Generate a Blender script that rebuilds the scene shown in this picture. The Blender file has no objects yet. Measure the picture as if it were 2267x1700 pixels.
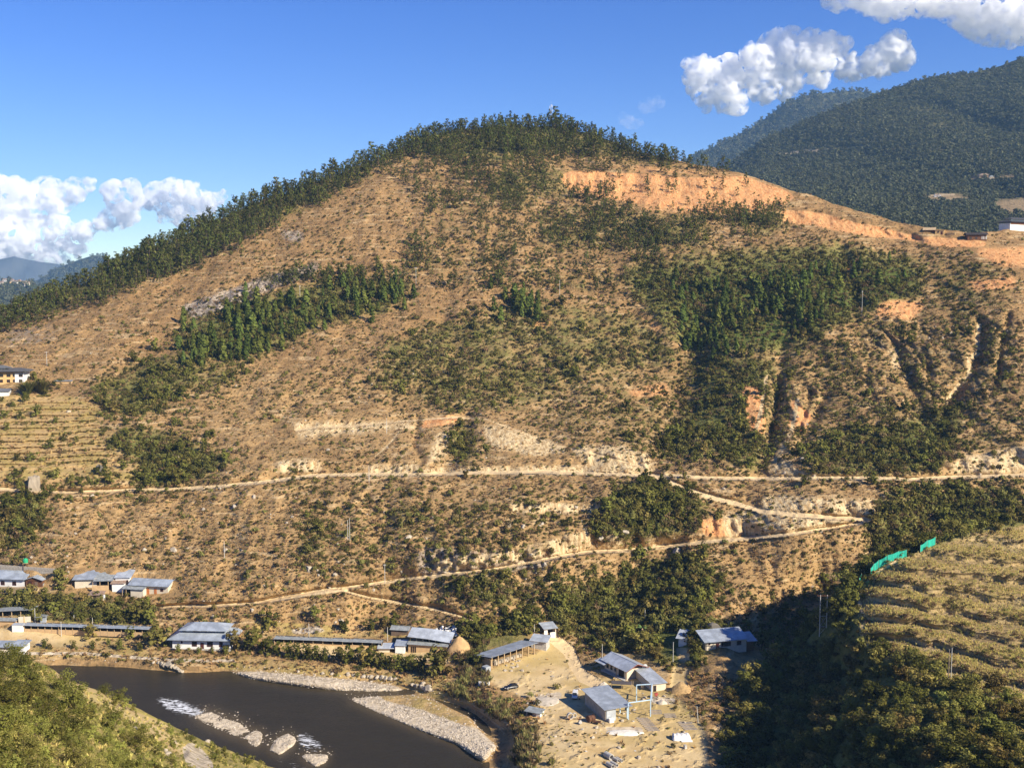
import bpy, bmesh, math, random
import numpy as np
from mathutils import Vector, Matrix

SC = bpy.context.scene
COL = SC.collection

# ------------------------------------------------------------------ camera, sky, sun, exposure
F, CX, CY, HZ = 2431.0, 1133.5, 850.0, 620.0        # focal length and centre of the photograph in its own pixels
H = 124.0                                           # camera height above the yard
TH = math.atan((CY - HZ) / F)
cam = bpy.data.cameras.new('camera')
camo = bpy.data.objects.new('camera', cam); COL.objects.link(camo)
camo.location = (0, 0, H); camo.rotation_euler = (math.pi / 2 - TH, 0, 0)
cam.sensor_fit = 'HORIZONTAL'; cam.sensor_width = 36.0; cam.lens = 36.0 * F / 2267.0
cam.clip_start = 1.0; cam.clip_end = 60000.0
SC.camera = camo

SUN_AZ, SUN_EL = math.radians(125.0), math.radians(31.5)      # azimuth clockwise from +Y: behind the camera, to the right
world = bpy.data.worlds.new('World'); SC.world = world; world.use_nodes = True
wt = world.node_tree; wt.nodes.clear()
sky = wt.nodes.new('ShaderNodeTexSky'); sky.sky_type = 'NISHITA'; sky.sun_disc = False
sky.sun_elevation = SUN_EL; sky.sun_rotation = SUN_AZ
sky.altitude = 1300; sky.air_density = 1.0; sky.dust_density = 0.25; sky.ozone_density = 4.0
bg = wt.nodes.new('ShaderNodeBackground'); bg.inputs[1].default_value = 0.080
wo = wt.nodes.new('ShaderNodeOutputWorld')
hsv = wt.nodes.new('ShaderNodeHueSaturation'); hsv.inputs['Saturation'].default_value = 1.30; hsv.inputs['Hue'].default_value = .523
wt.links.new(sky.outputs[0], hsv.inputs['Color']); wt.links.new(hsv.outputs[0], bg.inputs[0]); wt.links.new(bg.outputs[0], wo.inputs[0])

sl = bpy.data.lights.new('sun', 'SUN'); sl.energy = 5.0; sl.angle = math.radians(0.5); sl.color = (1.0, 0.91, 0.755)
so = bpy.data.objects.new('sun', sl); COL.objects.link(so)
SDIR = Vector((math.sin(SUN_AZ) * math.cos(SUN_EL), math.cos(SUN_AZ) * math.cos(SUN_EL), math.sin(SUN_EL)))
so.rotation_euler = SDIR.to_track_quat('Z', 'Y').to_euler(); so.location = (300, -200, 900)

vs = SC.view_settings
vs.view_transform = 'Standard'; vs.look = 'None'; vs.gamma = 1.0; vs.use_curve_mapping = False
vs.exposure = 0.92
SC.render.engine = 'CYCLES'
cy = SC.cycles
cy.max_bounces = 24; cy.diffuse_bounces = 2; cy.glossy_bounces = 2; cy.transmission_bounces = 2
cy.volume_bounces = 24; cy.transparent_max_bounces = 6
cy.volume_step_rate = .12; cy.volume_max_steps = 512
cy.caustics_reflective = False; cy.caustics_refractive = False
cy.sample_clamp_indirect = 6.0
cy.use_denoising = True
try:
    cy.denoiser = 'OPENIMAGEDENOISE'; cy.denoising_prefilter = 'ACCURATE'
except Exception: pass

# ------------------------------------------------------------------ numbers
def nd(x): return np.asarray(x, float)
S_ = 2267.0 / 2212.0
def dd(pts): return [(a * S_, b * S_) for a, b in pts]
def ray(px, py):
    """direction through a photograph pixel, scaled so that its y is 1 -> (x, z)"""
    a = (nd(px) - CX) / F; b = (CY - nd(py)) / F
    y = math.cos(TH) + b * math.sin(TH); z = -math.sin(TH) + b * math.cos(TH)
    return a / y, z / y
def Yz(py, z):
    """distance at which the ray of row py meets the level z"""
    _, rz = ray(0, py); return (nd(z) - H) / rz
def at(px, py, Y):
    rx, rz = ray(px, py); return np.stack([rx * Y, nd(Y) + 0 * rx, H + rz * Y], -1)
def proj(p):
    p = nd(p); x, y, z = p[..., 0], p[..., 1], p[..., 2] - H
    d = y * math.cos(TH) - z * math.sin(TH); u = y * math.sin(TH) + z * math.cos(TH)
    return CX + F * x / d, CY - F * u / d

def _hash(ix, iy, seed):
    h = (ix.astype(np.int64) * 374761393 + iy.astype(np.int64) * 668265263 + seed * 1442695041) & 0xFFFFFFFF
    h = ((h ^ (h >> 13)) * 1274126177) & 0xFFFFFFFF
    return (h ^ (h >> 16)) & 0xFFFFFFFF
def pn(x, y, seed=0):
    x, y = np.broadcast_arrays(nd(x), nd(y))
    ix, iy = np.floor(x), np.floor(y); fx, fy = x - ix, y - iy
    ix = ix.astype(np.int64); iy = iy.astype(np.int64)
    u = fx * fx * fx * (fx * (fx * 6 - 15) + 10); v = fy * fy * fy * (fy * (fy * 6 - 15) + 10)
    def g(a, b):
        t = _hash(ix + a, iy + b, seed) * (2 * math.pi / 4294967296.0)
        return np.cos(t) * (fx - a) + np.sin(t) * (fy - b)
    n0 = g(0, 0) * (1 - u) + g(1, 0) * u; n1 = g(0, 1) * (1 - u) + g(1, 1) * u
    return (n0 * (1 - v) + n1 * v) * 1.4
def fbm(x, y, seed=0, o=4, gain=.5):
    s = 0; a = 1.0; t = 0
    for k in range(o):
        s = s + a * pn(nd(x) * 2 ** k + 17.3 * k, nd(y) * 2 ** k - 9.1 * k, seed + k); t += a; a *= gain
    return s / t
def sm(a, b, x):
    t = np.clip((nd(x) - a) / (b - a), 0, 1); return t * t * (3 - 2 * t)

def rbf(ctrl, val, reg=1e-4):
    """smooth surface through scattered values (thin plate)"""
    c = nd(ctrl) / 1000.0; v = nd(val); n = len(c)
    def k(r2): return np.where(r2 > 0, .5 * r2 * np.log(np.maximum(r2, 1e-12)), 0)
    A = k(((c[:, None] - c[None]) ** 2).sum(-1)) + reg * np.eye(n)
    P = np.c_[np.ones(n), c]
    M = np.block([[A, P], [P.T, np.zeros((3, 3))]])
    w = np.linalg.solve(M, np.r_[v, 0, 0, 0])
    def f(px, py):
        px = nd(px) / 1000; py = nd(py) / 1000
        out = w[n] + w[n + 1] * px + w[n + 2] * py
        for i in range(n):
            out = out + w[i] * k((px - c[i, 0]) ** 2 + (py - c[i, 1]) ** 2)
        return out
    return f

# raster over the photograph's frame, 2 px cells
RX0, RY0, RS = -160, 220, 2.0
RW, RH = 1300, 800
RPX, RPY = np.meshgrid(RX0 + RS * np.arange(RW), RY0 + RS * np.arange(RH))
def blur(m, r):
    """box blur twice, r in photograph px"""
    k = max(1, int(round(r / RS)))
    for _ in range(2):
        for ax in (0, 1):
            p = np.pad(m, [(k + 1, k) if a == ax else (0, 0) for a in (0, 1)], mode='edge')
            c = np.cumsum(p, ax)
            m = (np.take(c, range(2 * k + 1, c.shape[ax]), ax) - np.take(c, range(0, c.shape[ax] - 2 * k - 1), ax)) / (2 * k + 1)
    return m
def poly(pts, soft=0, disp=False):
    if disp: pts = dd(pts)
    m = np.zeros((RH, RW), bool); n = len(pts)
    for i in range(n):
        (x0, y0), (x1, y1) = pts[i], pts[(i + 1) % n]
        if y0 == y1: continue
        j0 = max(0, int((min(y0, y1) - RY0) / RS) - 1); j1 = min(RH, int((max(y0, y1) - RY0) / RS) + 2)
        if j1 <= j0: continue
        X, Yy = RPX[j0:j1], RPY[j0:j1]
        hit = ((y0 > Yy) != (y1 > Yy)) & (X < (x1 - x0) * (Yy - y0) / (y1 - y0) + x0)
        m[j0:j1] ^= hit
    m = m.astype(float)
    return blur(m, soft) if soft else m
def seg_dist(pts, reach):
    """distance to a polyline and the signed row offset (row - line row) near it"""
    D = np.full((RH, RW), 1e4)
    for (x0, y0), (x1, y1) in zip(pts[:-1], pts[1:]):
        i0 = max(0, int((min(x0, x1) - reach - RX0) / RS)); i1 = min(RW, int((max(x0, x1) + reach - RX0) / RS) + 2)
        j0 = max(0, int((min(y0, y1) - reach - RY0) / RS)); j1 = min(RH, int((max(y0, y1) + reach - RY0) / RS) + 2)
        if i1 <= i0 or j1 <= j0: continue
        X, Yy = RPX[j0:j1, i0:i1], RPY[j0:j1, i0:i1]
        dx, dy = x1 - x0, y1 - y0
        t = np.clip(((X - x0) * dx + (Yy - y0) * dy) / (dx * dx + dy * dy + 1e-9), 0, 1)
        D[j0:j1, i0:i1] = np.minimum(D[j0:j1, i0:i1], np.hypot(X - x0 - t * dx, Yy - y0 - t * dy))
    return D
def line(pts, w, soft=1.5):
    return 1 - sm(w / 2 - soft * .5, w / 2 + soft, seg_dist(pts, w + 12))
def rast(m, px, py):
    """bilinear look-up"""
    x = np.clip((nd(px) - RX0) / RS, 0, RW - 1.001); y = np.clip((nd(py) - RY0) / RS, 0, RH - 1.001)
    i = x.astype(int); j = y.astype(int); fx = x - i; fy = y - j
    return (m[j, i] * (1 - fx) + m[j, i + 1] * fx) * (1 - fy) + (m[j + 1, i] * (1 - fx) + m[j + 1, i + 1] * fx) * fy

# ------------------------------------------------------------------ objects
def tag(o, label=None, cat=None, group=None, kind=None):
    if label: o['label'] = label
    if cat: o['category'] = cat; o['kind'] = 'thing'
    if group: o['group'] = group
    if kind: o['kind'] = kind
    return o
def empty(name, loc, rz=0.0, label=None, cat=None, group=None):
    o = bpy.data.objects.new(name, None); COL.objects.link(o)
    o.location = loc; o.rotation_euler = (0, 0, rz); o.empty_display_size = .5
    return tag(o, label, cat, group)
def mesh_obj(name, me, parent=None, loc=None):
    o = bpy.data.objects.new(name, me); COL.objects.link(o)
    if parent: o.parent = parent
    if loc is not None: o.location = loc
    return o
class MB:
    """collects boxes, bars, tubes and sheets and builds them as ONE mesh"""
    def __init__(s): s.v = []; s.f = []
    def add(s, vs, fs):
        n = len(s.v); s.v += [tuple(map(float, p)) for p in vs]; s.f += [tuple(n + i for i in f) for f in fs]; return s
    def box(s, x0, y0, z0, x1, y1, z1):
        return s.add([(x0, y0, z0), (x1, y0, z0), (x1, y1, z0), (x0, y1, z0), (x0, y0, z1), (x1, y0, z1), (x1, y1, z1), (x0, y1, z1)],
                     [(0, 3, 2, 1), (4, 5, 6, 7), (0, 1, 5, 4), (1, 2, 6, 5), (2, 3, 7, 6), (3, 0, 4, 7)])
    def tube(s, a, b, r, r2=None, n=6):
        a, b = Vector(a), Vector(b); r2 = r if r2 is None else r2
        d = (b - a).normalized(); u = d.orthogonal().normalized(); w = d.cross(u)
        vs = []
        for p, q in ((a, r), (b, r2)):
            vs += [p + (u * math.cos(2 * math.pi * k / n) + w * math.sin(2 * math.pi * k / n)) * q for k in range(n)]
        fs = [(k, (k + 1) % n, n + (k + 1) % n, n + k) for k in range(n)] + [tuple(range(n - 1, -1, -1)), tuple(range(n, 2 * n))]
        return s.add(vs, fs)
    def sheet(s, quad, t):
        """a thick sheet from four corners (anticlockwise seen from above)"""
        q = [Vector(p) for p in quad]
        nrm = (q[1] - q[0]).cross(q[3] - q[0]).normalized() * t
        return s.add(q + [p + nrm for p in q], [(3, 2, 1, 0), (4, 5, 6, 7), (0, 1, 5, 4), (1, 2, 6, 5), (2, 3, 7, 6), (3, 0, 4, 7)])
    def prism(s, pts, y0, y1):
        """profile in x-z pulled along y"""
        n = len(pts)
        vs = [(x, y0, z) for x, z in pts] + [(x, y1, z) for x, z in pts]
        return s.add(vs, [(k, (k + 1) % n, n + (k + 1) % n, n + k) for k in range(n)] + [tuple(range(n - 1, -1, -1)), tuple(range(n, 2 * n))])
    def mesh(s, name, mat):
        me = bpy.data.meshes.new(name); me.from_pydata(s.v, [], s.f); me.materials.append(mat); me.update(); return me
    def build(s, name, mat, parent=None, loc=None):
        return mesh_obj(name, s.mesh(name, mat), parent, loc)

# ------------------------------------------------------------------ materials
def mat_new(name):
    m = bpy.data.materials.new(name); m.use_nodes = True
    nt = m.node_tree; nt.nodes.clear()
    return m, nt, nt.nodes.new, nt.links.new
def _noise(nt, vec, scale, detail=4, rough=.6):
    n = nt.nodes.new('ShaderNodeTexNoise'); n.inputs['Scale'].default_value = scale
    n.inputs['Detail'].default_value = detail; n.inputs['Roughness'].default_value = rough
    if vec is not None: nt.links.new(vec, n.inputs['Vector'])
    return n.outputs['Fac']
def _math(nt, op, a, b=None, clamp=False):
    n = nt.nodes.new('ShaderNodeMath'); n.operation = op; n.use_clamp = clamp
    for k, v in enumerate((a, b)):
        if v is None: continue
        if isinstance(v, (int, float)): n.inputs[k].default_value = v
        else: nt.links.new(v, n.inputs[k])
    return n.outputs[0]
def _mix(nt, fac, a, b, kind='MIX'):
    n = nt.nodes.new('ShaderNodeMix'); n.data_type = 'RGBA'; n.blend_type = kind
    for k, v in ((0, fac), (6, a), (7, b)):
        if isinstance(v, (int, float)): n.inputs[k].default_value = v
        elif isinstance(v, tuple): n.inputs[k].default_value = (*v, 1)
        else: nt.links.new(v, n.inputs[k])
    return n.outputs[2]
def _map(nt, v, a, b, c=0.0, d=1.0):
    n = nt.nodes.new('ShaderNodeMapRange'); nt.links.new(v, n.inputs[0])
    for k, q in enumerate((a, b, c, d)): n.inputs[k + 1].default_value = q
    n.interpolation_type = 'SMOOTHSTEP'
    return n.outputs[0]
def plain(name, col, rough=.8, metal=0.0, var=.25, scale=.8, bump=0.0, spec=.3, col2=None, stripe=None):
    """painted or bare surface with mottling and wear in object space"""
    m, nt, N, L = mat_new(name)
    tc = N('ShaderNodeTexCoord'); oi = N('ShaderNodeObjectInfo')
    p = N('ShaderNodeBsdfPrincipled'); out = N('ShaderNodeOutputMaterial'); L(p.outputs[0], out.inputs[0])
    n1 = _noise(nt, tc.outputs['Object'], scale, 5, .65)
    dk = tuple(c * (1 - var) for c in col) if col2 is None else col2
    c = _mix(nt, _map(nt, n1, .35, .68), dk, col)
    if stripe:
        w = N('ShaderNodeTexWave'); w.inputs['Scale'].default_value = stripe; w.bands_direction = 'X'; L(tc.outputs['Object'], w.inputs['Vector'])
        b = N('ShaderNodeBump'); b.inputs['Strength'].default_value = .5; b.inputs['Distance'].default_value = .05
        L(w.outputs['Fac'], b.inputs['Height']); L(b.outputs[0], p.inputs['Normal'])
        c = _mix(nt, _math(nt, 'MULTIPLY', w.outputs['Fac'], .18), c, tuple(q * .75 for q in col))
    elif bump:
        b = N('ShaderNodeBump'); b.inputs['Strength'].default_value = bump; b.inputs['Distance'].default_value = .1
        L(_noise(nt, tc.outputs['Object'], scale * 5, 6, .7), b.inputs['Height']); L(b.outputs[0], p.inputs['Normal'])
    L(c, p.inputs['Base Color']); p.inputs['Roughness'].default_value = rough; p.inputs['Metallic'].default_value = metal
    p.inputs['Specular IOR Level'].default_value = spec
    return m
def foliage(name, ca, cb, cc=None, trans=.25, hue=.05, val=.35):
    """leaf colour: tint per leaf clump (mesh attribute) and per plant (object random)"""
    m, nt, N, L = mat_new(name)
    a = N('ShaderNodeAttribute'); a.attribute_name = 'tint'; oi = N('ShaderNodeObjectInfo')
    c = _mix(nt, a.outputs['Fac'], ca, cb)
    if cc: c = _mix(nt, _map(nt, oi.outputs['Random'], .3, .9), c, cc)
    hs = N('ShaderNodeHueSaturation'); L(c, hs.inputs['Color'])
    r2 = _math(nt, 'FRACT', _math(nt, 'MULTIPLY', oi.outputs['Random'], 37.7))
    L(_map(nt, oi.outputs['Random'], 0, 1, .5 - hue * .6, .5 + hue * .4), hs.inputs['Hue'])
    L(_map(nt, r2, 0, 1, 1 - val, 1 + val), hs.inputs['Value'])
    d = N('ShaderNodeBsdfDiffuse'); t = N('ShaderNodeBsdfTranslucent'); mx = N('ShaderNodeMixShader'); out = N('ShaderNodeOutputMaterial')
    L(hs.outputs[0], d.inputs[0]); L(hs.outputs[0], t.inputs[0]); mx.inputs[0].default_value = trans
    L(d.outputs[0], mx.inputs[1]); L(t.outputs[0], mx.inputs[2]); L(mx.outputs[0], out.inputs[0])
    return m
# ------------------------------------------------------------------ the big hillside: distances at known pixels of the photograph
SKY = [(-200, 775), (0, 706), (100, 664), (205, 618), (307, 570), (410, 520), (512, 473), (615, 432), (717, 395), (800, 366), (870, 335), (943, 303),
       (1025, 287), (1127, 279), (1230, 281), (1312, 297), (1384, 324), (1455, 345), (1520, 359), (1600, 375), (1640, 386), (1742, 418), (1804, 436),
       (1896, 466), (2000, 494), (2060, 507), (2153, 515), (2200, 512), (2235, 507), (2267, 505), (2460, 498)]
def skyrow(px):
    a, b = zip(*SKY); return np.interp(px, a, b) + 4 * pn(nd(px) / 60, 0.3, 5) + 1.5 * pn(nd(px) / 14, 0.7, 6)
ZC = [  # px, py, level
    (1100, 1500, 0), (1250, 1440, .3), (1300, 1560, 0), (1450, 1620, 0), (1400, 1700, 0), (1540, 1600, 0), (1200, 1690, 0), (1220, 1620, 0), (1500, 1470, 1), (1180, 1580, -.5),
    (1235, 1408, 1.5), (1590, 1430, 4), (1490, 1415, 3), (100, 1400, 1), (300, 1412, 0), (450, 1430, -.5), (600, 1435, -.5), (800, 1440, 0), (950, 1440, 0), (30, 1400, 1), (200, 1448, -2.2), (500, 1465, -2.6),
    (800, 1482, -2.8), (960, 1510, -2.5), (1060, 1540, -2), (1140, 1590, -1.5), (20, 1440, -1.5), (60, 1298, 10), (220, 1307, 9), (340, 1318, 8), (500, 1340, 8), (750, 1308, 13), (900, 1357, 5), (1100, 1392, 3),
    (20, 1350, 4.5), (300, 1372, 2.5), (600, 1400, 1.5), (800, 1396, 1.2), (1000, 1272, 18), (1200, 1239, 22), (1471, 1212, 24), (1742, 1184, 29), (1937, 1150, 33), (1682, 1130, 34), (1456, 1053, 43), (0, 1085, 38),
    (600, 1063, 41), (1000, 1048, 43), (1900, 1057, 43), (2267, 1052, 44), (1700, 1400, 4), (1850, 1300, 11), (2000, 1230, 19), (2267, 1130, 33), (2267, 1320, 8), (2267, 1500, 0), (1700, 1600, 0), (2267, 1720, 0),
    (1700, 1260, 18), (1350, 1330, 8), (1300, 1385, 3.5), (400, 1550, -4), (700, 1600, -4), (900, 1650, -4), (600, 1760, -4), (100, 1600, -4), (0, 1760, -4), (1000, 1770, -4), (1300, 1790, 0), (-200, 1600, -4), (-200, 1400, 1), (1700, 1790, 0), (2400, 1790, 0), (2400, 1500, 0)]
YC = [  # px, py, distance
    (-150, 900, 515), (0, 900, 520), (300, 900, 528), (600, 900, 532), (900, 900, 534), (1200, 900, 537), (1500, 900, 548), (1800, 900, 528), (2100, 900, 522), (2400, 900, 520),
    (-150, 770, 640), (0, 760, 620), (0, 706, 680), (300, 570, 740), (600, 437, 800), (900, 325, 865), (1127, 279, 885), (1384, 324, 862), (1640, 386, 805), (1896, 466, 745), (2153, 520, 705), (2267, 505, 760), (2400, 500, 790), (2267, 545, 690),
    (300, 720, 625), (600, 700, 635), (900, 700, 632), (1200, 700, 632), (1500, 700, 628), (1800, 700, 610), (2100, 700, 603), (2350, 700, 600), (600, 550, 715), (900, 500, 730), (1200, 450, 760), (1500, 450, 750), (1800, 560, 682), (2100, 600, 655),
    (900, 400, 800), (1200, 350, 828)]
ctrl = [(a, b) for a, b, _ in ZC] + [(a, b) for a, b, _ in YC]
vals = [1000.0 / float(Yz(b, z)) for a, b, z in ZC] + [1000.0 / y for a, b, y in YC]
_base = rbf(ctrl, vals, 2e-5)
# evaluated once on the raster
sx, sy = RPX[::4, ::4], RPY[::4, ::4]
Q = _base(sx, sy)
def _up(q):
    j = np.linspace(0, q.shape[0] - 1, RH); i = np.linspace(0, q.shape[1] - 1, RW)
    j0 = np.minimum(j.astype(int), q.shape[0] - 2); i0 = np.minimum(i.astype(int), q.shape[1] - 2); fj = (j - j0)[:, None]; fi = (i - i0)[None]
    return (q[j0][:, i0] * (1 - fj) + q[j0 + 1][:, i0] * fj) * (1 - fi) + (q[j0][:, i0 + 1] * (1 - fj) + q[j0 + 1][:, i0 + 1] * fj) * fi
sxx = RX0 + RS * np.linspace(0, RW - 1, RW // 4); syy = RY0 + RS * np.linspace(0, RH - 1, RH // 4)
Q = _up(_base(*np.meshgrid(sxx, syy)))
BASEY = 1000.0 / np.clip(Q, .9, 4.5)
WXY = at(RPX, RPY, BASEY)                       # world point of every raster cell on the smooth hill
WX, WY, WZ = WXY[..., 0], WXY[..., 1], WXY[..., 2]

# --- masks, all drawn in the photograph's own pixels and used only through the world points they fall on
MAIN_ROAD = [(-200, 1086), (0, 1083), (63, 1087), (145, 1089), (256, 1086), (392, 1083), (482, 1077), (600, 1065), (690, 1053), (811, 1050), (931, 1050), (1052, 1047), (1200, 1045), (1336, 1049), (1456, 1053),
             (1501, 1053), (1562, 1058), (1682, 1060), (1788, 1058), (1908, 1057), (2014, 1061), (2119, 1056), (2267, 1052), (2440, 1050)]
BRANCH = [(1440, 1052), (1471, 1061), (1516, 1082), (1577, 1102), (1637, 1117), (1682, 1131), (1760, 1140), (1850, 1146), (1937, 1150)]
LOWER = [(1937, 1152), (1830, 1170), (1742, 1184), (1660, 1192), (1578, 1198), (1471, 1211), (1381, 1219), (1305, 1221), (1245, 1231), (1200, 1240), (1112, 1257), (992, 1272), (901, 1282), (811, 1295),
         (771, 1300), (726, 1306), (636, 1321), (560, 1335), (482, 1340), (377, 1342), (316, 1347)]
SPURROAD = [(751, 1304), (762, 1308), (816, 1323), (892, 1336), (967, 1350), (1042, 1372), (1100, 1388)]
TRACK = [(655, 953), (700, 946), (780, 944), (871, 934), (962, 927), (1022, 923)]
RIDGEPATH = [(1022, 925), (1076, 928), (1150, 955), (1230, 986), (1330, 1008), (1425, 1034)]
YARDROAD = [(1228, 1412), (1240, 1424), (1260, 1440), (1272, 1469), (1290, 1497), (1320, 1512)]
PATHS = [[(284, 920), (292, 935), (305, 955), (330, 968)], [(140, 1090), (170, 1112), (215, 1128), (262, 1145), (330, 1140)], [(172, 1112), (215, 1102), (256, 1090)], [(215, 1128), (235, 1160), (250, 1195)],
         [(430, 995), (465, 985), (470, 970)], [(690, 1055), (740, 1070), (800, 1090)], [(640, 1120), (670, 1160), (720, 1200), (800, 1240)], [(1568, 1245), (1572, 1265), (1595, 1278)],
         [(490, 1010), (520, 1020), (560, 1040)], [(560, 1190), (610, 1205), (700, 1210), (780, 1230)]]
road = np.zeros((RH, RW))
for pts, w in ((MAIN_ROAD, 7), (BRANCH, 10), (LOWER, 7), (SPURROAD, 5), (YARDROAD, 26)): road = np.maximum(road, line(pts, w))
road = np.maximum(road, .6 * line(TRACK, 5))
road = np.maximum(road, line([(600, 1327), (680, 1314), (770, 1302)], 12))
for p in PATHS: road = np.maximum(road, .5 * line(p, 2.2, 2.5))
road = np.maximum(road, .6 * line(RIDGEPATH, 5))
road *= np.clip(.95 + .7 * fbm(RPX / 26, RPY / 10, 15, 3), .35, 1.0)
delta = np.zeros((RH, RW))
PXrow = RPX[0]
def bench(pts, W, w, h, fade=30):
    """cut a level bench of depth W (m) and its back wall into the slope; h = height of the wall in px, a number or [(px, h)]; likewise W"""
    global delta
    xs, ys = zip(*sorted(pts)); py = np.interp(PXrow, xs, ys)
    Wc = np.interp(PXrow, *zip(*W)) if isinstance(W, list) else np.full(RW, float(W))
    hc = np.interp(PXrow, *zip(*h)) if isinstance(h, list) else np.full(RW, float(h))
    hc = np.maximum(hc * (1 + .35 * pn(PXrow / 22, 1.5, 8)), 4)
    end = np.clip((PXrow - xs[0]) / fade + .5, 0, 1) * np.clip((xs[-1] - PXrow) / fade + .5, 0, 1)
    s = RPY - py[None]
    g = np.clip((w / 2 - s) / w, 0, 1); up = np.clip((-w / 2 - s) / hc[None], 0, 1)
    delta += (Wc * end)[None] * g * (1 - up)
bench(MAIN_ROAD, [(-200, 2.5), (500, 2.5), (600, 7), (930, 6), (1040, 4), (1200, 4), (1290, 10), (1440, 10), (1470, 3), (1680, 3), (1700, 7), (1760, 7), (1800, 3), (2080, 3), (2120, 9), (2440, 9)], 6,
      [(-200, 8), (500, 10), (600, 26), (930, 24), (1040, 14), (1200, 14), (1300, 50), (1440, 40), (1470, 8), (1680, 10), (1720, 40), (1760, 30), (1800, 8), (2080, 10), (2150, 50), (2440, 56)])
bench(BRANCH, 4, 9, [(1440, 6), (1620, 8), (1690, 34), (1800, 34), (1850, 40), (1937, 34)])
bench(LOWER, [(316, 3), (780, 3), (950, 5), (1200, 6), (1300, 9), (1480, 7), (1580, 7), (1650, 7), (1700, 3), (1937, 3)], 6,
      [(316, 6), (780, 8), (960, 32), (1200, 26), (1290, 44), (1480, 24), (1580, 44), (1650, 40), (1700, 10), (1937, 8)])
bench(SPURROAD, 3, 5, 10); bench(TRACK, 2.5, 5, [(655, 22), (760, 12), (1022, 12)])
bench([(1240, 428), (1330, 428), (1433, 436), (1560, 446), (1660, 450)], [(1240, 10), (1433, 14), (1660, 6)], 12, [(1240, 34), (1433, 48), (1660, 40)])
bench([(1725, 496), (1803, 503), (1857, 512), (1938, 524), (2006, 531), (2041, 536)], 8, 6, 34)
bench([(1130, 1140), (1230, 1138), (1330, 1137)], 5, 5, 26)
bench([(2052, 531), (2100, 533), (2140, 536)], 4, 4, 18)
# gullies: (polyline, width px, depth m)
GUL = [(dd([(1690, 760), (1684, 830), (1678, 900), (1660, 960), (1640, 1015)]), 22, 9), (dd([(1500, 700), (1495, 790), (1480, 860), (1450, 930), (1430, 990)]), 40, 10),
       (dd([(1820, 540), (1835, 600), (1850, 660)]), 20, 8), (dd([(1780, 860), (1750, 920), (1720, 980)]), 12, 6), ([(1290, 1405), (1330, 1330), (1420, 1270), (1470, 1225)], 60, 9),
       (dd([(1010, 900), (1000, 960), (960, 1010)]), 24, 7), ([(925, 925), (922, 960), (915, 990), (935, 1020)], 8, 3.5), ([(2172, 722), (2168, 780), (2150, 830), (2100, 895), (2080, 950)], 18, 8),
       ([(1985, 780), (2010, 830), (2030, 880), (2050, 950)], 22, 7), (dd([(960, 700), (980, 760), (970, 830)]), 22, 4), (dd([(420, 660), (400, 690), (250, 830)]), 40, 6),
       ([(1880, 1180), (1850, 1260), (1780, 1340), (1680, 1420)], 60, 8), ([(2267, 1080), (2100, 1130), (1950, 1200)], 40, 6)]
GUL += [([(1795, 870), (1780, 920), (1765, 965)], 7, 4.5), ([(1925, 790), (1918, 830), (1932, 880)], 7, 2.5), ([(2232, 700), (2215, 780), (2205, 850)], 8, 5), ([(2052, 800), (2058, 830), (2066, 880)], 7, 2.5), ([(1722, 845), (1716, 900), (1706, 960)], 8, 6)]
gul = np.zeros((RH, RW))
for pts, w, dep in GUL:
    g = np.exp(-(seg_dist(pts, w * 2.2) / w) ** 2); delta += dep * g; gul = np.maximum(gul, g)

A_orange = np.zeros((RH, RW)); A_pale = np.zeros((RH, RW))
def paint(m, pts, v=1.0, soft=4, disp=False): np.maximum(m, v * poly(pts, soft, disp), out=m)
for q in ([(1239, 391), (1262, 378), (1331, 380), (1389, 385), (1433, 384), (1505, 394), (1592, 391), (1650, 391), (1693, 407), (1740, 422), (1762, 436), (1740, 452), (1693, 458), (1650, 470), (1560, 470), (1480, 462), (1380, 446), (1260, 425)],
          [(1727, 464), (1781, 467), (1830, 475), (1862, 483), (1897, 494), (1938, 500), (2006, 518), (2041, 524), (2038, 537), (2006, 531), (1938, 526), (1857, 512), (1803, 500), (1735, 493)],
          [(2040, 524), (2150, 530), (2185, 536), (2180, 548), (2050, 545)], [(940, 930), (1000, 918), (1020, 925), (1000, 940), (930, 950)],
          [(1550, 1150), (1640, 1150), (1648, 1184), (1560, 1188)], [(1640, 850), (1690, 860), (1696, 960), (1660, 970)], [(1752, 880), (1800, 920), (1780, 960), (1745, 950)]): paint(A_orange, q)
for q in ([(2150, 548), (2267, 545), (2400, 560), (2400, 590), (2230, 596), (2170, 570)], [(2130, 622), (2250, 605), (2255, 640), (2160, 650)], [(1944, 668), (2000, 660), (2056, 672), (2020, 712), (1930, 705)], [(1875, 560), (1895, 590), (1888, 640), (1872, 610)]): paint(A_orange, q, .75, 9)
for q in ([(1400, 360), (1640, 385), (1640, 395), (1400, 385)], [(1400, 440), (1660, 450), (1760, 440), (1690, 480), (1560, 478), (1420, 474)], [(1430, 710), (1470, 705), (1466, 745), (1440, 740)], [(1170, 700), (1230, 705), (1225, 730), (1180, 730)], [(1380, 860), (1480, 840), (1490, 880), (1400, 885)]): paint(A_orange, q, .55, 6)
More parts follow.
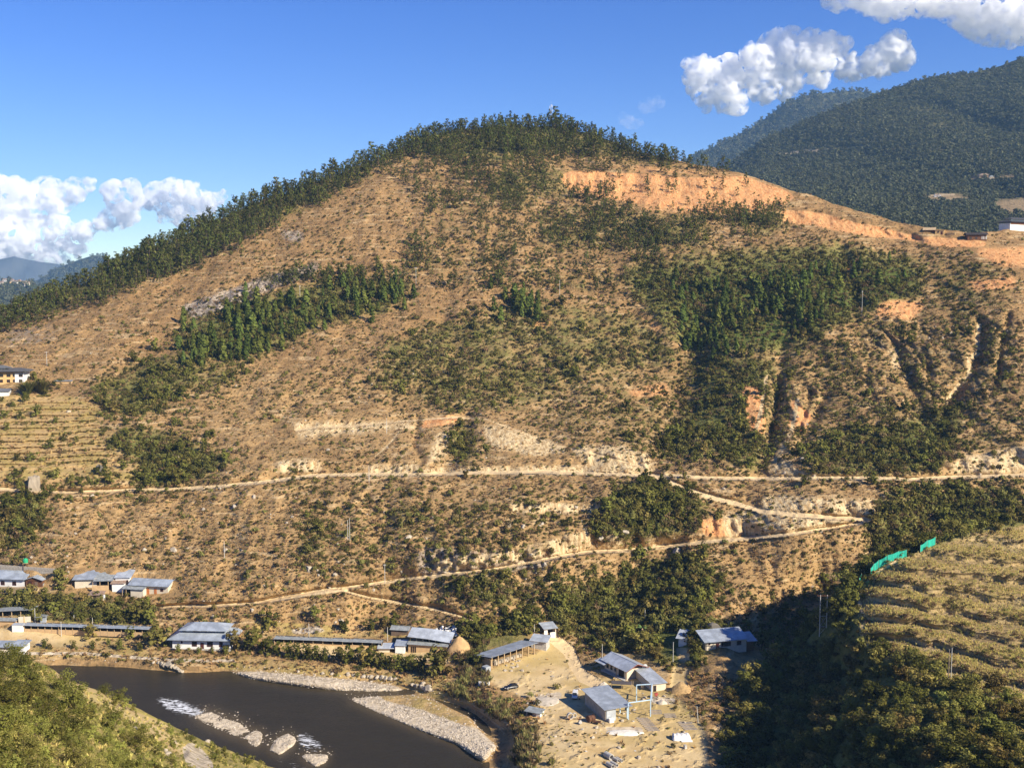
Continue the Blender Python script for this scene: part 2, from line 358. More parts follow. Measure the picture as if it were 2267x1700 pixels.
for q in ([(605, 1022), (660, 1014), (712, 1018), (717, 1044), (600, 1046)], [(811, 1030), (931, 1026), (931, 1052), (811, 1052)], [(931, 1036), (1290, 1030), (1456, 1038), (1456, 1052), (931, 1050)], [(1262, 1000), (1290, 985), (1380, 983), (1402, 998), (1441, 1003), (1445, 1045), (1320, 1040)],
          [(1060, 940), (1110, 945), (1200, 968), (1280, 1000), (1180, 1010), (1080, 985)], [(1690, 1051), (1742, 1012), (1768, 1042), (1800, 1052)], [(2085, 1046), (2130, 1012), (2190, 1000), (2267, 985), (2430, 980), (2430, 1050)],
          [(1685, 1098), (1803, 1096), (1806, 1134), (1690, 1130)], [(1854, 1104), (1950, 1102), (1950, 1140), (1860, 1142)], [(1130, 1114), (1200, 1112), (1330, 1116), (1330, 1138), (1130, 1138)],
          [(1212, 1200), (1260, 1180), (1305, 1176), (1315, 1218), (1215, 1236)], [(1345, 1180), (1375, 1176), (1378, 1217), (1340, 1217)], [(1423, 1190), (1486, 1192), (1480, 1212), (1425, 1214)], [(1964, 770), (1986, 770), (1994, 816), (1977, 820)]): paint(A_pale, q, 1.0, 7)
for q in ([(958, 1236), (1200, 1205), (1212, 1236), (958, 1270)], [(1600, 1190), (1640, 1190), (1650, 1200), (1610, 1204)], [(640, 930), (930, 930), (930, 950), (660, 975)], [(960, 960), (1020, 940), (990, 1010), (940, 1040)], [(1600, 1130), (1700, 1125), (1900, 1145), (1850, 1175), (1600, 1190)], [(1425, 1040), (1500, 1044), (1540, 1064), (1480, 1066)], [(1690, 1090), (1860, 1100), (1930, 1140), (1700, 1136)]): paint(A_pale, q, .75, 8)
for p, w in (([(2167, 722), (2164, 749), (2167, 780), (2146, 792), (2146, 831), (2119, 858), (2095, 891)], 10), ([(1697, 831), (1690, 880), (1680, 930), (1672, 955)], 8), ([(1766, 885), (1754, 948), (1738, 985), (1715, 1020)], 9), ([(900, 936), (860, 985), (830, 1010)], 3)): A_pale = np.maximum(A_pale, line(p, w))
A_green = np.zeros((RH, RW))
GREENS = [  # display polygon, strength: scrub and trees on the hill
    ([(395, 690), (520, 640), (700, 610), (890, 600), (890, 650), (780, 690), (700, 700), (560, 770), (420, 790), (365, 775)], 1.0),
    ([(190, 830), (350, 760), (450, 790), (560, 760), (500, 830), (400, 850), (330, 900), (220, 900)], .85), ([(195, 930), (330, 925), (440, 960), (520, 995), (400, 1050), (290, 1045)], .95),
    ([(820, 720), (1100, 640), (1300, 650), (1450, 700), (1480, 800), (1300, 830), (1150, 890), (950, 890), (780, 840)], .62), ([(1330, 570), (1560, 540), (1800, 520), (2010, 560), (2000, 640), (1900, 680), (1820, 700), (1700, 770), (1480, 760), (1380, 660)], .95),
    ([(1480, 760), (1700, 770), (1650, 850), (1660, 930), (1650, 1020), (1590, 1020), (1560, 980), (1430, 1000), (1415, 950), (1500, 860)], .95), ([(1720, 970), (1850, 930), (2000, 900), (2080, 850), (2080, 920), (2040, 1010), (1900, 1030), (1740, 1015)], 1.0),
    ([(1680, 780), (1700, 790), (1690, 900), (1660, 930), (1655, 850)], 1.0), ([(0, 650), (100, 620), (300, 530), (600, 400), (780, 345), (900, 300), (900, 330), (760, 400), (600, 480), (400, 580), (100, 680), (0, 700)], .9),
    ([(880, 280), (1100, 250), (1300, 270), (1500, 345), (1560, 365), (1440, 370), (1250, 330), (1060, 360), (900, 340)], .8), ([(1060, 360), (1200, 350), (1330, 380), (1420, 440), (1330, 430), (1180, 430), (1100, 470), (1040, 420)], .65),
    ([(1570, 440), (1700, 450), (1720, 500), (1640, 520), (1540, 480)], .7), ([(1330, 1040), (1450, 1035), (1530, 1090), (1520, 1140), (1400, 1170), (1290, 1160)], 1.0), ([(1190, 1270), (1350, 1240), (1500, 1190), (1570, 1250), (1500, 1330), (1620, 1370), (1480, 1450), (1300, 1400), (1180, 1350)], 1.0),
    ([(0, 1285), (150, 1285), (320, 1330), (320, 1365), (0, 1335)], 1.0), ([(0, 1080), (110, 1065), (60, 1180), (0, 1200)], .9), ([(0, 1025), (310, 1030), (400, 1055), (0, 1055)], .7), ([(2000, 540), (2212, 580), (2212, 660), (2000, 680)], .55),
    ([(1960, 690), (2212, 650), (2212, 830), (2090, 900), (2000, 870)], .4), ([(1900, 1060), (2212, 1040), (2212, 1160), (2000, 1180), (1850, 1200)], .8), ([(600, 720), (900, 690), (900, 760), (700, 780)], .3), ([(1150, 430), (1560, 450), (1560, 560), (1150, 560)], .55), ([(880, 330), (1200, 350), (1200, 450), (1080, 640), (860, 600), (900, 480)], .38), ([(1440, 690), (1480, 640), (2212, 560), (2212, 1010), (1380, 1000), (1100, 900), (1150, 800)], .42), ([(560, 880), (760, 700), (1000, 700), (960, 900), (600, 900)], .26), ([(380, 560), (700, 430), (900, 380), (900, 600), (500, 640)], .16), ([(200, 640), (400, 600), (400, 680), (200, 760)], .14), ([(620, 1060), (1280, 1060), (1250, 1240), (640, 1250)], .3), ([(1400, 600), (1700, 560), (1990, 560), (1990, 640), (1850, 680), (1700, 760), (1500, 750)], 1.2),
    ([(1100, 540), (1350, 560), (1400, 650), (1100, 640)], .42), ([(640, 1100), (720, 1100), (700, 1240), (640, 1240)], .6), ([(600, 1030), (680, 1025), (680, 1060), (600, 1060)], .7), ([(830, 1070), (920, 1080), (920, 1180), (820, 1160)], .5),
    ([(950, 1200), (1180, 1270), (1180, 1330), (1000, 1320)], .6), ([(970, 920), (1030, 910), (1030, 1010), (970, 1000)], .9), ([(560, 590), (850, 570), (880, 600), (700, 620)], .55), ([(1000, 1360), (1160, 1330), (1180, 1370), (1040, 1420), (960, 1400)], .9)]
for q, v in GREENS: A_green = np.maximum(A_green, v * poly(q, 24, True))
B_rock = np.zeros((RH, RW))
for q, v in (([(380, 660), (480, 630), (560, 600), (700, 560), (680, 590), (560, 640), (420, 690)], 1), ([(600, 490), (660, 500), (660, 530), (610, 520)], .8), ([(760, 430), (800, 430), (800, 490), (770, 480)], .5), ([(900, 1180), (1200, 1190), (1180, 1240), (900, 1250)], .7), ([(700, 1050), (900, 1060), (880, 1160), (720, 1130)], .3),
             ([(0, 700), (120, 690), (130, 740), (0, 760)], .5), ([(1860, 700), (2000, 700), (2030, 780), (1890, 780)], .4), ([(2040, 720), (2200, 690), (2212, 760), (2080, 780)], .4)): B_rock = np.maximum(B_rock, v * poly(q, 10, True))
B_field = np.maximum(poly([(-160, 880), (150, 878), (215, 900), (225, 980), (330, 1030), (300, 1060), (-160, 1062)], 10), poly([(-160, 1395), (60, 1410), (330, 1412), (360, 1455), (100, 1452), (-160, 1450)], 6))
B_field = np.maximum(B_field, poly([(560, 1375), (900, 1395), (905, 1410), (700, 1408), (560, 1400)], 5)); B_field = np.maximum(B_field, .8 * poly([(480, 1448), (1000, 1500), (1080, 1560), (1010, 1560), (860, 1510), (480, 1480)], 6))
B_sand = np.maximum(poly([(1225, 1405), (1260, 1425), (1300, 1500), (1420, 1500), (1500, 1540), (1560, 1600), (1580, 1790), (1180, 1790), (1160, 1640), (1200, 1560), (1100, 1520), (1060, 1490), (1200, 1440)], 8), poly([(-160, 1385), (330, 1410), (200, 1432), (-160, 1425)], 6))
for p in ([(1250, 1500), (1225, 1560), (1222, 1610), (1260, 1670), (1330, 1720)], [(1262, 1500), (1238, 1560), (1236, 1610), (1275, 1670), (1345, 1720)], [(1285, 1510), (1200, 1515), (1130, 1508)], [(1400, 1560), (1450, 1600), (1470, 1660), (1440, 1740)], [(1412, 1556), (1462, 1600), (1484, 1660), (1455, 1740)]): road = np.maximum(road, .55 * line(p, 3.5, 3) * np.clip(.7 + fbm(RPX / 9, RPY / 9, 16, 2), .2, 1))
B_sand *= np.clip(1.1 - 1.5 * np.clip(fbm(RPX / 38, RPY / 16, 17, 4), 0, 1) * sm(1430, 1520, RPY), .8, 1)
B_sand = np.maximum(B_sand, .9 * poly([(1490, 1470), (1525, 1480), (1520, 1540), (1480, 1530)], 4)); B_sand = np.maximum(B_sand, .8 * poly([(590, 1420), (1000, 1440), (1000, 1470), (700, 1455)], 5)); B_sand = np.maximum(B_sand, poly([(1495, 1432), (1530, 1435), (1535, 1470), (1505, 1465)], 3))
RIVER = [(118, 1458), (187, 1462), (271, 1465), (362, 1474), (404, 1482), (482, 1482), (500, 1480), (590, 1485), (711, 1497), (801, 1505), (877, 1514), (922, 1526), (967, 1538), (1027, 1555), (1073, 1580), (1096, 1594), (1130, 1612), (1140, 1638), (1130, 1662), (1152, 1695), (1160, 1790), (-160, 1790), (-160, 1480)]
river = poly(RIVER, 4)
BARS = [[(514, 1488), (560, 1486), (651, 1492), (771, 1504), (861, 1516), (904, 1528), (831, 1533), (756, 1530), (651, 1516), (560, 1503)],
        [(765, 1546), (780, 1539), (831, 1537), (922, 1536), (982, 1561), (1042, 1592), (1056, 1612), (1087, 1640), (1100, 1652), (1072, 1684), (1012, 1648), (922, 1615), (831, 1579), (786, 1558)],
        [(428, 1586), (470, 1574), (527, 1595), (551, 1616), (518, 1631), (461, 1607)], [(533, 1631), (566, 1613), (584, 1622), (581, 1643), (566, 1655)], [(596, 1658), (611, 1634), (636, 1622), (655, 1634), (651, 1649), (621, 1670)], [(664, 1673), (687, 1666), (723, 1667), (729, 1673), (720, 1688), (699, 1697)]]
bars = np.zeros((RH, RW))
BARS = BARS[:2] + [[(sum(a for a, _ in q) / len(q) + 1.18 * (x - sum(a for a, _ in q) / len(q)), sum(b for _, b in q) / len(q) + 1.18 * (y - sum(b for _, b in q) / len(q))) for x, y in q] for q in BARS[2:]]
for q in BARS: bars = np.maximum(bars, poly(q, 3))
bars_green = np.maximum(poly([(831, 1537), (922, 1536), (982, 1561), (1042, 1592), (1056, 1614), (1020, 1605), (940, 1575), (850, 1552)], 3), .6 * poly([(560, 1490), (700, 1500), (760, 1510), (700, 1522), (600, 1506)], 4))
B_gravel = np.maximum(bars * (1 - .8 * bars_green), .55 * blur(river, 8) * (1 - river))
B_gravel = np.maximum(B_gravel, poly([(1181, 1540), (1246, 1531), (1236, 1555), (1200, 1560)], 4)); B_gravel = np.maximum(B_gravel, poly([(1339, 1609), (1420, 1610), (1425, 1624), (1390, 1630), (1350, 1622)], 2)); B_gravel = np.maximum(B_gravel, .8 * poly([(1440, 1540), (1500, 1545), (1490, 1560), (1440, 1555)], 3))
B_gravel = np.maximum(B_gravel, .8 * line([(0, 1446), (190, 1446), (300, 1455), (420, 1462), (520, 1462)], 6)); B_gravel = np.maximum(B_gravel, .8 * poly([(640, 1392), (700, 1385), (730, 1398), (650, 1404)], 3))
B_field = np.maximum(B_field, bars_green * .7)
flat = np.maximum.reduce([poly([(1040, 1480), (1225, 1400), (1300, 1440), (1560, 1470), (1600, 1790), (1150, 1790), (1100, 1560)], 10), poly([(-160, 1375), (1000, 1410), (1050, 1450), (1100, 1560), (400, 1480), (-160, 1460)], 10), blur(river, 10), .8 * poly([(-160, 1275), (400, 1290), (420, 1325), (-160, 1320)], 8), .85 * poly([(-160, 880), (200, 880), (320, 1040), (-160, 1060)], 12)])
B_rough = np.zeros((RH, RW))

# --- relief: depth noise taken in world metres, so it is real ground relief
calm = 1 - .94 * flat
rel = 9 * fbm(WX / 110, WY / 150, 11, 3) + 7.0 * fbm(WX / 28 + .3 * pn(WX / 60, WY / 60, 4), WY / 75, 21, 3) + 2.3 * fbm(WX / 7, WY / 11, 31, 3) + 1.3 * np.abs(pn(WX / 3.2, WZ / 2.6, 41)) * sm(0, 1, .35 + B_rock)
rel += 8.0 * B_rock * (np.abs(fbm(WX / 9, WZ / 7, 51, 3)) - .25) * 1.6
rough = blur(np.maximum.reduce([poly([(1870, 715), (2060, 700), (2250, 720), (2267, 900), (2080, 960), (1900, 900)], 4), poly([(1690, 830), (1830, 860), (1800, 980), (1680, 980)], 4), .7 * poly([(1540, 1140), (1650, 1140), (1650, 1190), (1540, 1190)], 4), .6 * poly([(1280, 1180), (1500, 1180), (1500, 1215), (1280, 1215)], 4)]), 14)
rel += rough * (4.2 * (np.abs(fbm(WX / 13 + .8 * pn(WX / 20, WZ / 16, 58), WZ / 22, 55, 4)) * 2 - .4) + 3.2 * np.abs(fbm(WX / 3.5, WZ / 9, 57, 3)))
B_rock = np.maximum(B_rock, .35 * rough)
cut = np.clip(A_orange + A_pale, 0, 1)
rel += cut * 1.5 * np.abs(fbm(WX / 2.2, WZ / 14, 61, 3))
delta += rel * calm * (1 - .6 * road)
# field terraces at the left
ph = (RPY + 5 * pn(RPX / 160, RPY / 60, 71) + .035 * RPX) / 13.0
A_stripe = (sm(.1, .3, ph % 1.0) * (1 - sm(.45, .7, ph % 1.0)) * (.4 + .6 * sm(-.3, .3, fbm(WX / 40, WY / 14, 73, 2)))) * poly([(-160, 884), (150, 882), (215, 905), (225, 980), (300, 1030), (-160, 1045)], 8)
A_green = np.maximum(A_green, 1.0 * A_stripe)
delta += 3.6 * (1 - (ph % 1.0)) * poly([(-160, 884), (150, 882), (215, 905), (225, 980), (300, 1030), (-160, 1040)], 8)
TOTY = BASEY + delta
# river bed
zc = H + ray(RPX, RPY)[1] * TOTY
river_s = blur(river, 8)
zbed = zc - 2.4 * river_s * (1 - bars) + bars * (.25 * fbm(WX / 6, WY / 6, 81, 3) - .35)
TOTY = np.where(river_s > .001, Yz(RPY, np.minimum(zbed, np.where(river > .5, -1, 99))), TOTY)

class Sheet:
    """a stretch of ground: a grid of points, one column per photo column, from its skyline down; every point has its own distance"""
    def __init__(s, x0, x1, nx, top, bottom, ny, Yf, back=((8, -3), (25, -12), (70, -40), (160, -90))):
        s.x0, s.x1, s.nx, s.ny = x0, x1, nx, ny
        s.px = np.linspace(x0, x1, nx); s.top = nd(top(s.px)); s.bot = nd(bottom(s.px)) if callable(bottom) else np.full(nx, float(bottom))
        t = np.linspace(0, 1, ny)[:, None]
        s.PX = np.broadcast_to(s.px, (ny, nx)).copy(); s.PY = s.top * (1 - t) + s.bot * t
        s.Y = Yf(s.PX, s.PY); s.P = at(s.PX, s.PY, s.Y)
        s.back = back
    def hit(s, px, py):
        x = np.clip((nd(px) - s.x0) / (s.x1 - s.x0) * (s.nx - 1), 0, s.nx - 1.001); i = x.astype(int); fx = x - i
        tp = s.top[i] * (1 - fx) + s.top[i + 1] * fx; bt = s.bot[i] * (1 - fx) + s.bot[i + 1] * fx
        y = np.clip((nd(py) - tp) / (bt - tp) * (s.ny - 1), 0, s.ny - 1.001); j = y.astype(int); fy = y - j
        Yv = (s.Y[j, i] * (1 - fx) + s.Y[j, i + 1] * fx) * (1 - fy) + (s.Y[j + 1, i] * (1 - fx) + s.Y[j + 1, i + 1] * fx) * fy
        return at(px, np.maximum(py, tp), Yv)
    def mesh(s, name, mat, attrs):
        rows = [s.P]; A = {k: [v] for k, v in attrs.items()}
        for dY, dz in s.back:                                   # the far side, falling away behind the skyline
            q = s.P[:1].copy(); q[..., 1] += dY; q[..., 0] *= (q[..., 1] / s.P[:1, :, 1]); q[..., 2] += dz; rows.insert(0, q)
            for k in A: A[k].insert(0, attrs[k][:1])
        P = np.concatenate(rows, 0); ny, nx = P.shape[:2]
        me = bpy.data.meshes.new(name); n = nx * ny
        idx = np.arange(n).reshape(ny, nx)
        quads = np.stack([idx[1:, :-1], idx[1:, 1:], idx[:-1, 1:], idx[:-1, :-1]], -1).reshape(-1, 4)
        me.vertices.add(n); me.vertices.foreach_set('co', P.reshape(-1).astype(np.float32))
        me.loops.add(quads.size); me.loops.foreach_set('vertex_index', quads.reshape(-1).astype(np.int32))
        me.polygons.add(len(quads)); me.polygons.foreach_set('loop_start', np.arange(0, quads.size, 4, dtype=np.int32))
        me.polygons.foreach_set('use_smooth', np.ones(len(quads), bool))
        me.update(calc_edges=True)
        for k, v in A.items():
            at_ = me.attributes.new(k, 'FLOAT_COLOR', 'POINT')
            at_.data.foreach_set('color', np.concatenate(v, 0).reshape(-1).astype(np.float32))
        me.materials.append(mat)
        o = bpy.data.objects.new(name, me); COL.objects.link(o); tag(o, kind='structure'); return o

def ground_mat(name, dry, dry2, dark, pale=(.50, .36, .19)):
    m, nt, N, L = mat_new(name)
    tc = N('ShaderNodeTexCoord'); pos = tc.outputs['Object']
    def attr(k):
        a = N('ShaderNodeAttribute'); a.attribute_name = k; sp = N('ShaderNodeSeparateColor'); L(a.outputs['Color'], sp.inputs[0]); return sp.outputs[0], sp.outputs[1], sp.outputs[2], a.outputs['Alpha']
    road, org, pal, grn = attr('maskA'); rock, fld, grv, snd = attr('maskB')
    nL = _noise(nt, pos, .018, 5, .6); nM = _noise(nt, pos, .11, 6, .68); nS = _noise(nt, pos, .55, 6, .72); nX = _noise(nt, pos, 2.2, 4, .7)
    mp = N('ShaderNodeMapping'); mp.inputs['Scale'].default_value = (.06, .06, .85); L(pos, mp.inputs[0])
    nT = _noise(nt, mp.outputs[0], 1.0, 4, .6)                                       # little contour terraces trodden by cattle
    nMS = _math(nt, 'ADD', _math(nt, 'MULTIPLY', nM, .55), _math(nt, 'MULTIPLY', nS, .45))
    mr = N('ShaderNodeMapping'); mr.inputs['Scale'].default_value = (.9, .35, .10); L(pos, mr.inputs[0]); nR = _noise(nt, mr.outputs[0], 1.0, 5, .7)   # rain rills down bare faces
    c = _mix(nt, _map(nt, nM, .38, .66), dry, dry2)
    c = _mix(nt, _map(nt, nL, .5, .66, 0, .55), c, (.24, .148, .066))
    sz = N('ShaderNodeSeparateXYZ'); L(pos, sz.inputs[0]); hi_ = _map(nt, _math(nt, 'ADD', sz.outputs[2], _math(nt, 'MULTIPLY', _math(nt, 'SUBTRACT', nL, .5), 120)), 40, 110)   # coarser, redder grass grows higher up
    c = _mix(nt, _math(nt, 'MULTIPLY', hi_, .85), c, _mix(nt, 1.0, c, (.84, .78, .74), 'MULTIPLY'))
    c = _mix(nt, _map(nt, nS, .5, .63, 0, .75), c, dark)
    c = _mix(nt, _map(nt, nT, .55, .64, 0, .7), c, pale)
    c = _mix(nt, _map(nt, nX, .6, .72, 0, .5), c, (.46, .34, .17))
    def lay(c, mask, col, lo=.25, hi=.6, noise=nS, k=.5):
        f = _math(nt, 'ADD', mask, _math(nt, 'MULTIPLY', _math(nt, 'SUBTRACT', noise, .5), k))
        f = _math(nt, 'MULTIPLY', _map(nt, f, lo, hi), _map(nt, mask, .02, .12)); return _mix(nt, f, c, col)
    gcol = _mix(nt, _map(nt, nS, .4, .62), (.12, .12, .03), (.21, .18, .06))
    gcol = _mix(nt, _map(nt, grn, .8, 1.1), gcol, (.085, .105, .022)); c = lay(c, grn, gcol, .3, .85, nM, 1.1)
    fcol = _mix(nt, _map(nt, nM, .42, .6), (.42, .285, .125), (.34, .25, .085)); c = lay(c, fld, fcol, .2, .6)
    rcol = _mix(nt, _map(nt, nS, .36, .62), (.12, .09, .07), (.40, .33, .25)); c = lay(c, rock, rcol, .35, .75, nM, 1.0)
    ocol = _mix(nt, _map(nt, nR, .35, .62), (.48, .20, .072), (.62, .35, .15)); c = lay(c, org, ocol, .3, .7, nMS, 1.1)
    pcol = _mix(nt, _map(nt, nR, .36, .62), (.34, .22, .10), (.62, .48, .27)); c = lay(c, pal, pcol, .3, .75, nMS, 1.3)
    scol = _mix(nt, _map(nt, nM, .4, .66), (.56, .42, .22), (.47, .325, .145)); scol = _mix(nt, _map(nt, nL, .46, .6, 0, .8), scol, (.40, .29, .11)); scol = _mix(nt, _map(nt, nS, .55, .68, 0, .7), scol, (.28, .20, .085)); c = lay(c, snd, scol, .25, .7, nM, .8)
    vo = N('ShaderNodeTexVoronoi'); vo.inputs['Scale'].default_value = .9; L(pos, vo.inputs['Vector'])
    sp = N('ShaderNodeSeparateColor'); L(vo.outputs['Color'], sp.inputs[0])
    vcol = _mix(nt, sp.outputs[0], (.34, .27, .18), (.62, .52, .38)); c = lay(c, grv, vcol, .3, .55)
    c = lay(c, road, (.60, .44, .235), .3, .6, nS, .35)
    p = N('ShaderNodeBsdfPrincipled'); p.inputs['Roughness'].default_value = .95; p.inputs['Specular IOR Level'].default_value = .1
    L(c, p.inputs['Base Color'])
    hgt = _math(nt, 'ADD', _math(nt, 'MULTIPLY', nM, 2.2), _math(nt, 'ADD', _math(nt, 'MULTIPLY', nS, .8), _math(nt, 'MULTIPLY', nT, .8)))
    hgt = _math(nt, 'MULTIPLY', hgt, _math(nt, 'SUBTRACT', 1.0, _math(nt, 'MULTIPLY', _math(nt, 'MAXIMUM', road, snd), .85)))
    b = N('ShaderNodeBump'); b.inputs['Strength'].default_value = .9; b.inputs['Distance'].default_value = 1.0
    L(hgt, b.inputs['Height']); L(b.outputs[0], p.inputs['Normal'])
    out = N('ShaderNodeOutputMaterial'); L(p.outputs[0], out.inputs[0])
    return m
M_HILL = ground_mat('dry_hill_ground', (.405, .256, .110), (.275, .172, .075), (.125, .095, .042))
M_SPUR = ground_mat('terrace_ground', (.36, .27, .12), (.29, .205, .09), (.12, .09, .04))
M_NEAR = ground_mat('near_slope_ground', (.46, .36, .10), (.36, .30, .08), (.22, .20, .06))

hill = Sheet(-560, 2900, 1110, skyrow, 1765, 640, lambda a, b: rast(TOTY, a, b))
def masks(sh, *names): return np.stack([rast(m, sh.PX, sh.PY) if not isinstance(m, (int, float)) else np.full(sh.PX.shape, float(m)) for m in names], -1)
hill.mesh('hillside', M_HILL, {'maskA': masks(hill, road, A_orange, A_pale, A_green), 'maskB': masks(hill, B_rock, B_field, B_gravel, B_sand)})

# ------------------------------------------------------------------ the terraced spur at the right and the wooded flank in front of it
SPTOP = [(1470, 1760), (1510, 1700), (1545, 1640), (1570, 1590), (1620, 1540), (1700, 1478), (1790, 1412), (1850, 1352), (1890, 1300), (1915, 1275), (1965, 1245), (2007, 1232), (2071, 1204), (2150, 1176), (2267, 1152), (2440, 1135)]
def sptop(px): a, b = zip(*SPTOP); return np.interp(px, a, b) + 2.5 * pn(nd(px) / 18, 3.3, 91)
sp_c = [(1470, 1760, 268), (1510, 1700, 282), (1545, 1640, 295), (1570, 1590, 308), (1620, 1540, 318), (1700, 1478, 327), (1790, 1412, 330), (1850, 1352, 331), (1900, 1295, 333), (1965, 1245, 338), (2071, 1204, 346), (2267, 1152, 362), (2440, 1135, 375),
        (2010, 1515, 262), (2267, 1500, 252), (2440, 1480, 250), (1900, 1400, 300), (1900, 1500, 291), (1950, 1600, 238), (2100, 1350, 303), (2300, 1330, 306), (1800, 1500, 316), (1700, 1560, 308), (1620, 1620, 294), (1700, 1690, 273), (1850, 1600, 268), (2000, 1690, 212), (2267, 1700, 186), (2440, 1700, 180), (1550, 1700, 277), (1600, 1790, 259), (2100, 1790, 176), (2440, 1790, 150)]
_sp = rbf([q[:2] for q in sp_c], [1000.0 / q[2] for q in sp_c], 1e-4)
TERR = poly([(1905, 1300), (1965, 1250), (2071, 1208), (2150, 1185), (2267, 1162), (2420, 1150), (2420, 1600), (2267, 1560), (2120, 1515), (2000, 1475), (1930, 1430), (1905, 1390)], 6)
def terr_phase(px, py):
    q = nd(py) - (.07 + .17 * np.clip((nd(py) - 1200) / 350, 0, 1.4)) * (nd(px) - 1900) + 9 * pn(nd(px) / 120, nd(py) / 90, 95) + 4 * pn(nd(px) / 34, nd(py) / 50, 96)
    return (q - 1170) / 37.0
def spY(px, py):
    Y = 1000.0 / np.clip(_sp(np.clip(px, 1400, 2460), py), 1.5, 8)
    w = at(px, py, Y); t = rast(TERR, px, py)
    Y = Y + (2.6 * fbm(w[..., 0] / 22, w[..., 1] / 30, 101, 4) + .7 * fbm(w[..., 0] / 4, w[..., 1] / 6, 102, 3)) * (1 - .6 * t)
    f = terr_phase(px, py) % 1.0
    return Y + t * 3.5 * np.where(f > .35, (1 - f) / .65, f / .35)
spur = Sheet(1470, 2900, 560, sptop, 1785, 330, spY, back=((4, -3), (14, -11), (30, -22), (60, -40)))
# earth path along its left edge
EDGE = [(1909, 1300), (1902, 1320), (1905, 1345), (1915, 1362), (1913, 1380), (1905, 1400), (1920, 1430)]
sp_road = np.maximum(line(EDGE, 7), np.maximum(line([(1909, 1302), (1918, 1290), (1940, 1268), (1985, 1243)], 6), line([(1920, 1420), (2000, 1460), (2100, 1490), (2267, 1530)], 7) * .7))
fz = terr_phase(RPX, RPY) % 1.0
sp_bare = TERR * (.8 * sm(.02, .12, fz) * (1 - sm(.25, .4, fz))) + .9 * poly([(2130, 1510), (2267, 1530), (2420, 1560), (2420, 1620), (2267, 1570), (2150, 1540)], 5)
sp_green = .9 * (1 - TERR)
spur.mesh('terraced_spur', M_SPUR, {'maskA': masks(spur, sp_road, 0, np.clip(sp_bare * .45, 0, 1), sp_green), 'maskB': masks(spur, 0, TERR * sm(.4, .6, fz) * .7, 0, .55 * sp_bare)})

# ------------------------------------------------------------------ the near slope at the lower left
NTOP = [(-160, 1425), (0, 1444), (54, 1456), (90, 1466), (121, 1482), (145, 1505), (181, 1515), (226, 1532), (256, 1542), (301, 1566), (347, 1588), (392, 1612), (452, 1638), (512, 1662), (600, 1697), (680, 1728), (760, 1762), (800, 1785)]
def ntop(px): a, b = zip(*NTOP); return np.interp(px, a, b) + 2 * pn(nd(px) / 20, 5.3, 111)
n_c = [(-160, 1425, 205), (0, 1444, 200), (121, 1482, 204), (226, 1532, 210), (347, 1588, 218), (512, 1662, 228), (680, 1728, 238), (800, 1785, 244), (-160, 1600, 128), (0, 1600, 135), (150, 1600, 150), (250, 1620, 168), (-160, 1790, 82), (0, 1790, 86), (300, 1790, 112), (500, 1790, 158), (420, 1700, 185), (650, 1790, 205)]
_np = rbf([q[:2] for q in n_c], [1000.0 / q[2] for q in n_c], 1e-4)
def nY(px, py):
    Y = 1000.0 / np.clip(_np(np.clip(px, -180, 900), py), 2, 14); w = at(px, py, Y)
    return Y + 1.8 * fbm(w[..., 0] / 14, w[..., 1] / 18, 121, 4) + .5 * fbm(w[..., 0] / 3, w[..., 1] / 4, 122, 2)
near = Sheet(-600, 800, 430, ntop, lambda p: np.full(len(p), 1800.0), 220, nY, back=((4, -4), (14, -15), (30, -34), (50, -60)))
n_pale = poly([(404, 1655), (420, 1643), (440, 1650), (465, 1680), (478, 1705), (440, 1705), (412, 1690)], 3)
n_dry = np.maximum(line([(135, 1490), (170, 1520), (250, 1560), (330, 1610), (400, 1660)], 26, 10), line([(250, 1555), (300, 1580), (370, 1610)], 12, 5))
near.mesh('near_slope', M_NEAR, {'maskA': masks(near, 0, n_dry * .35, 0, .55), 'maskB': masks(near, 0, .3, n_pale, n_dry * .55)})

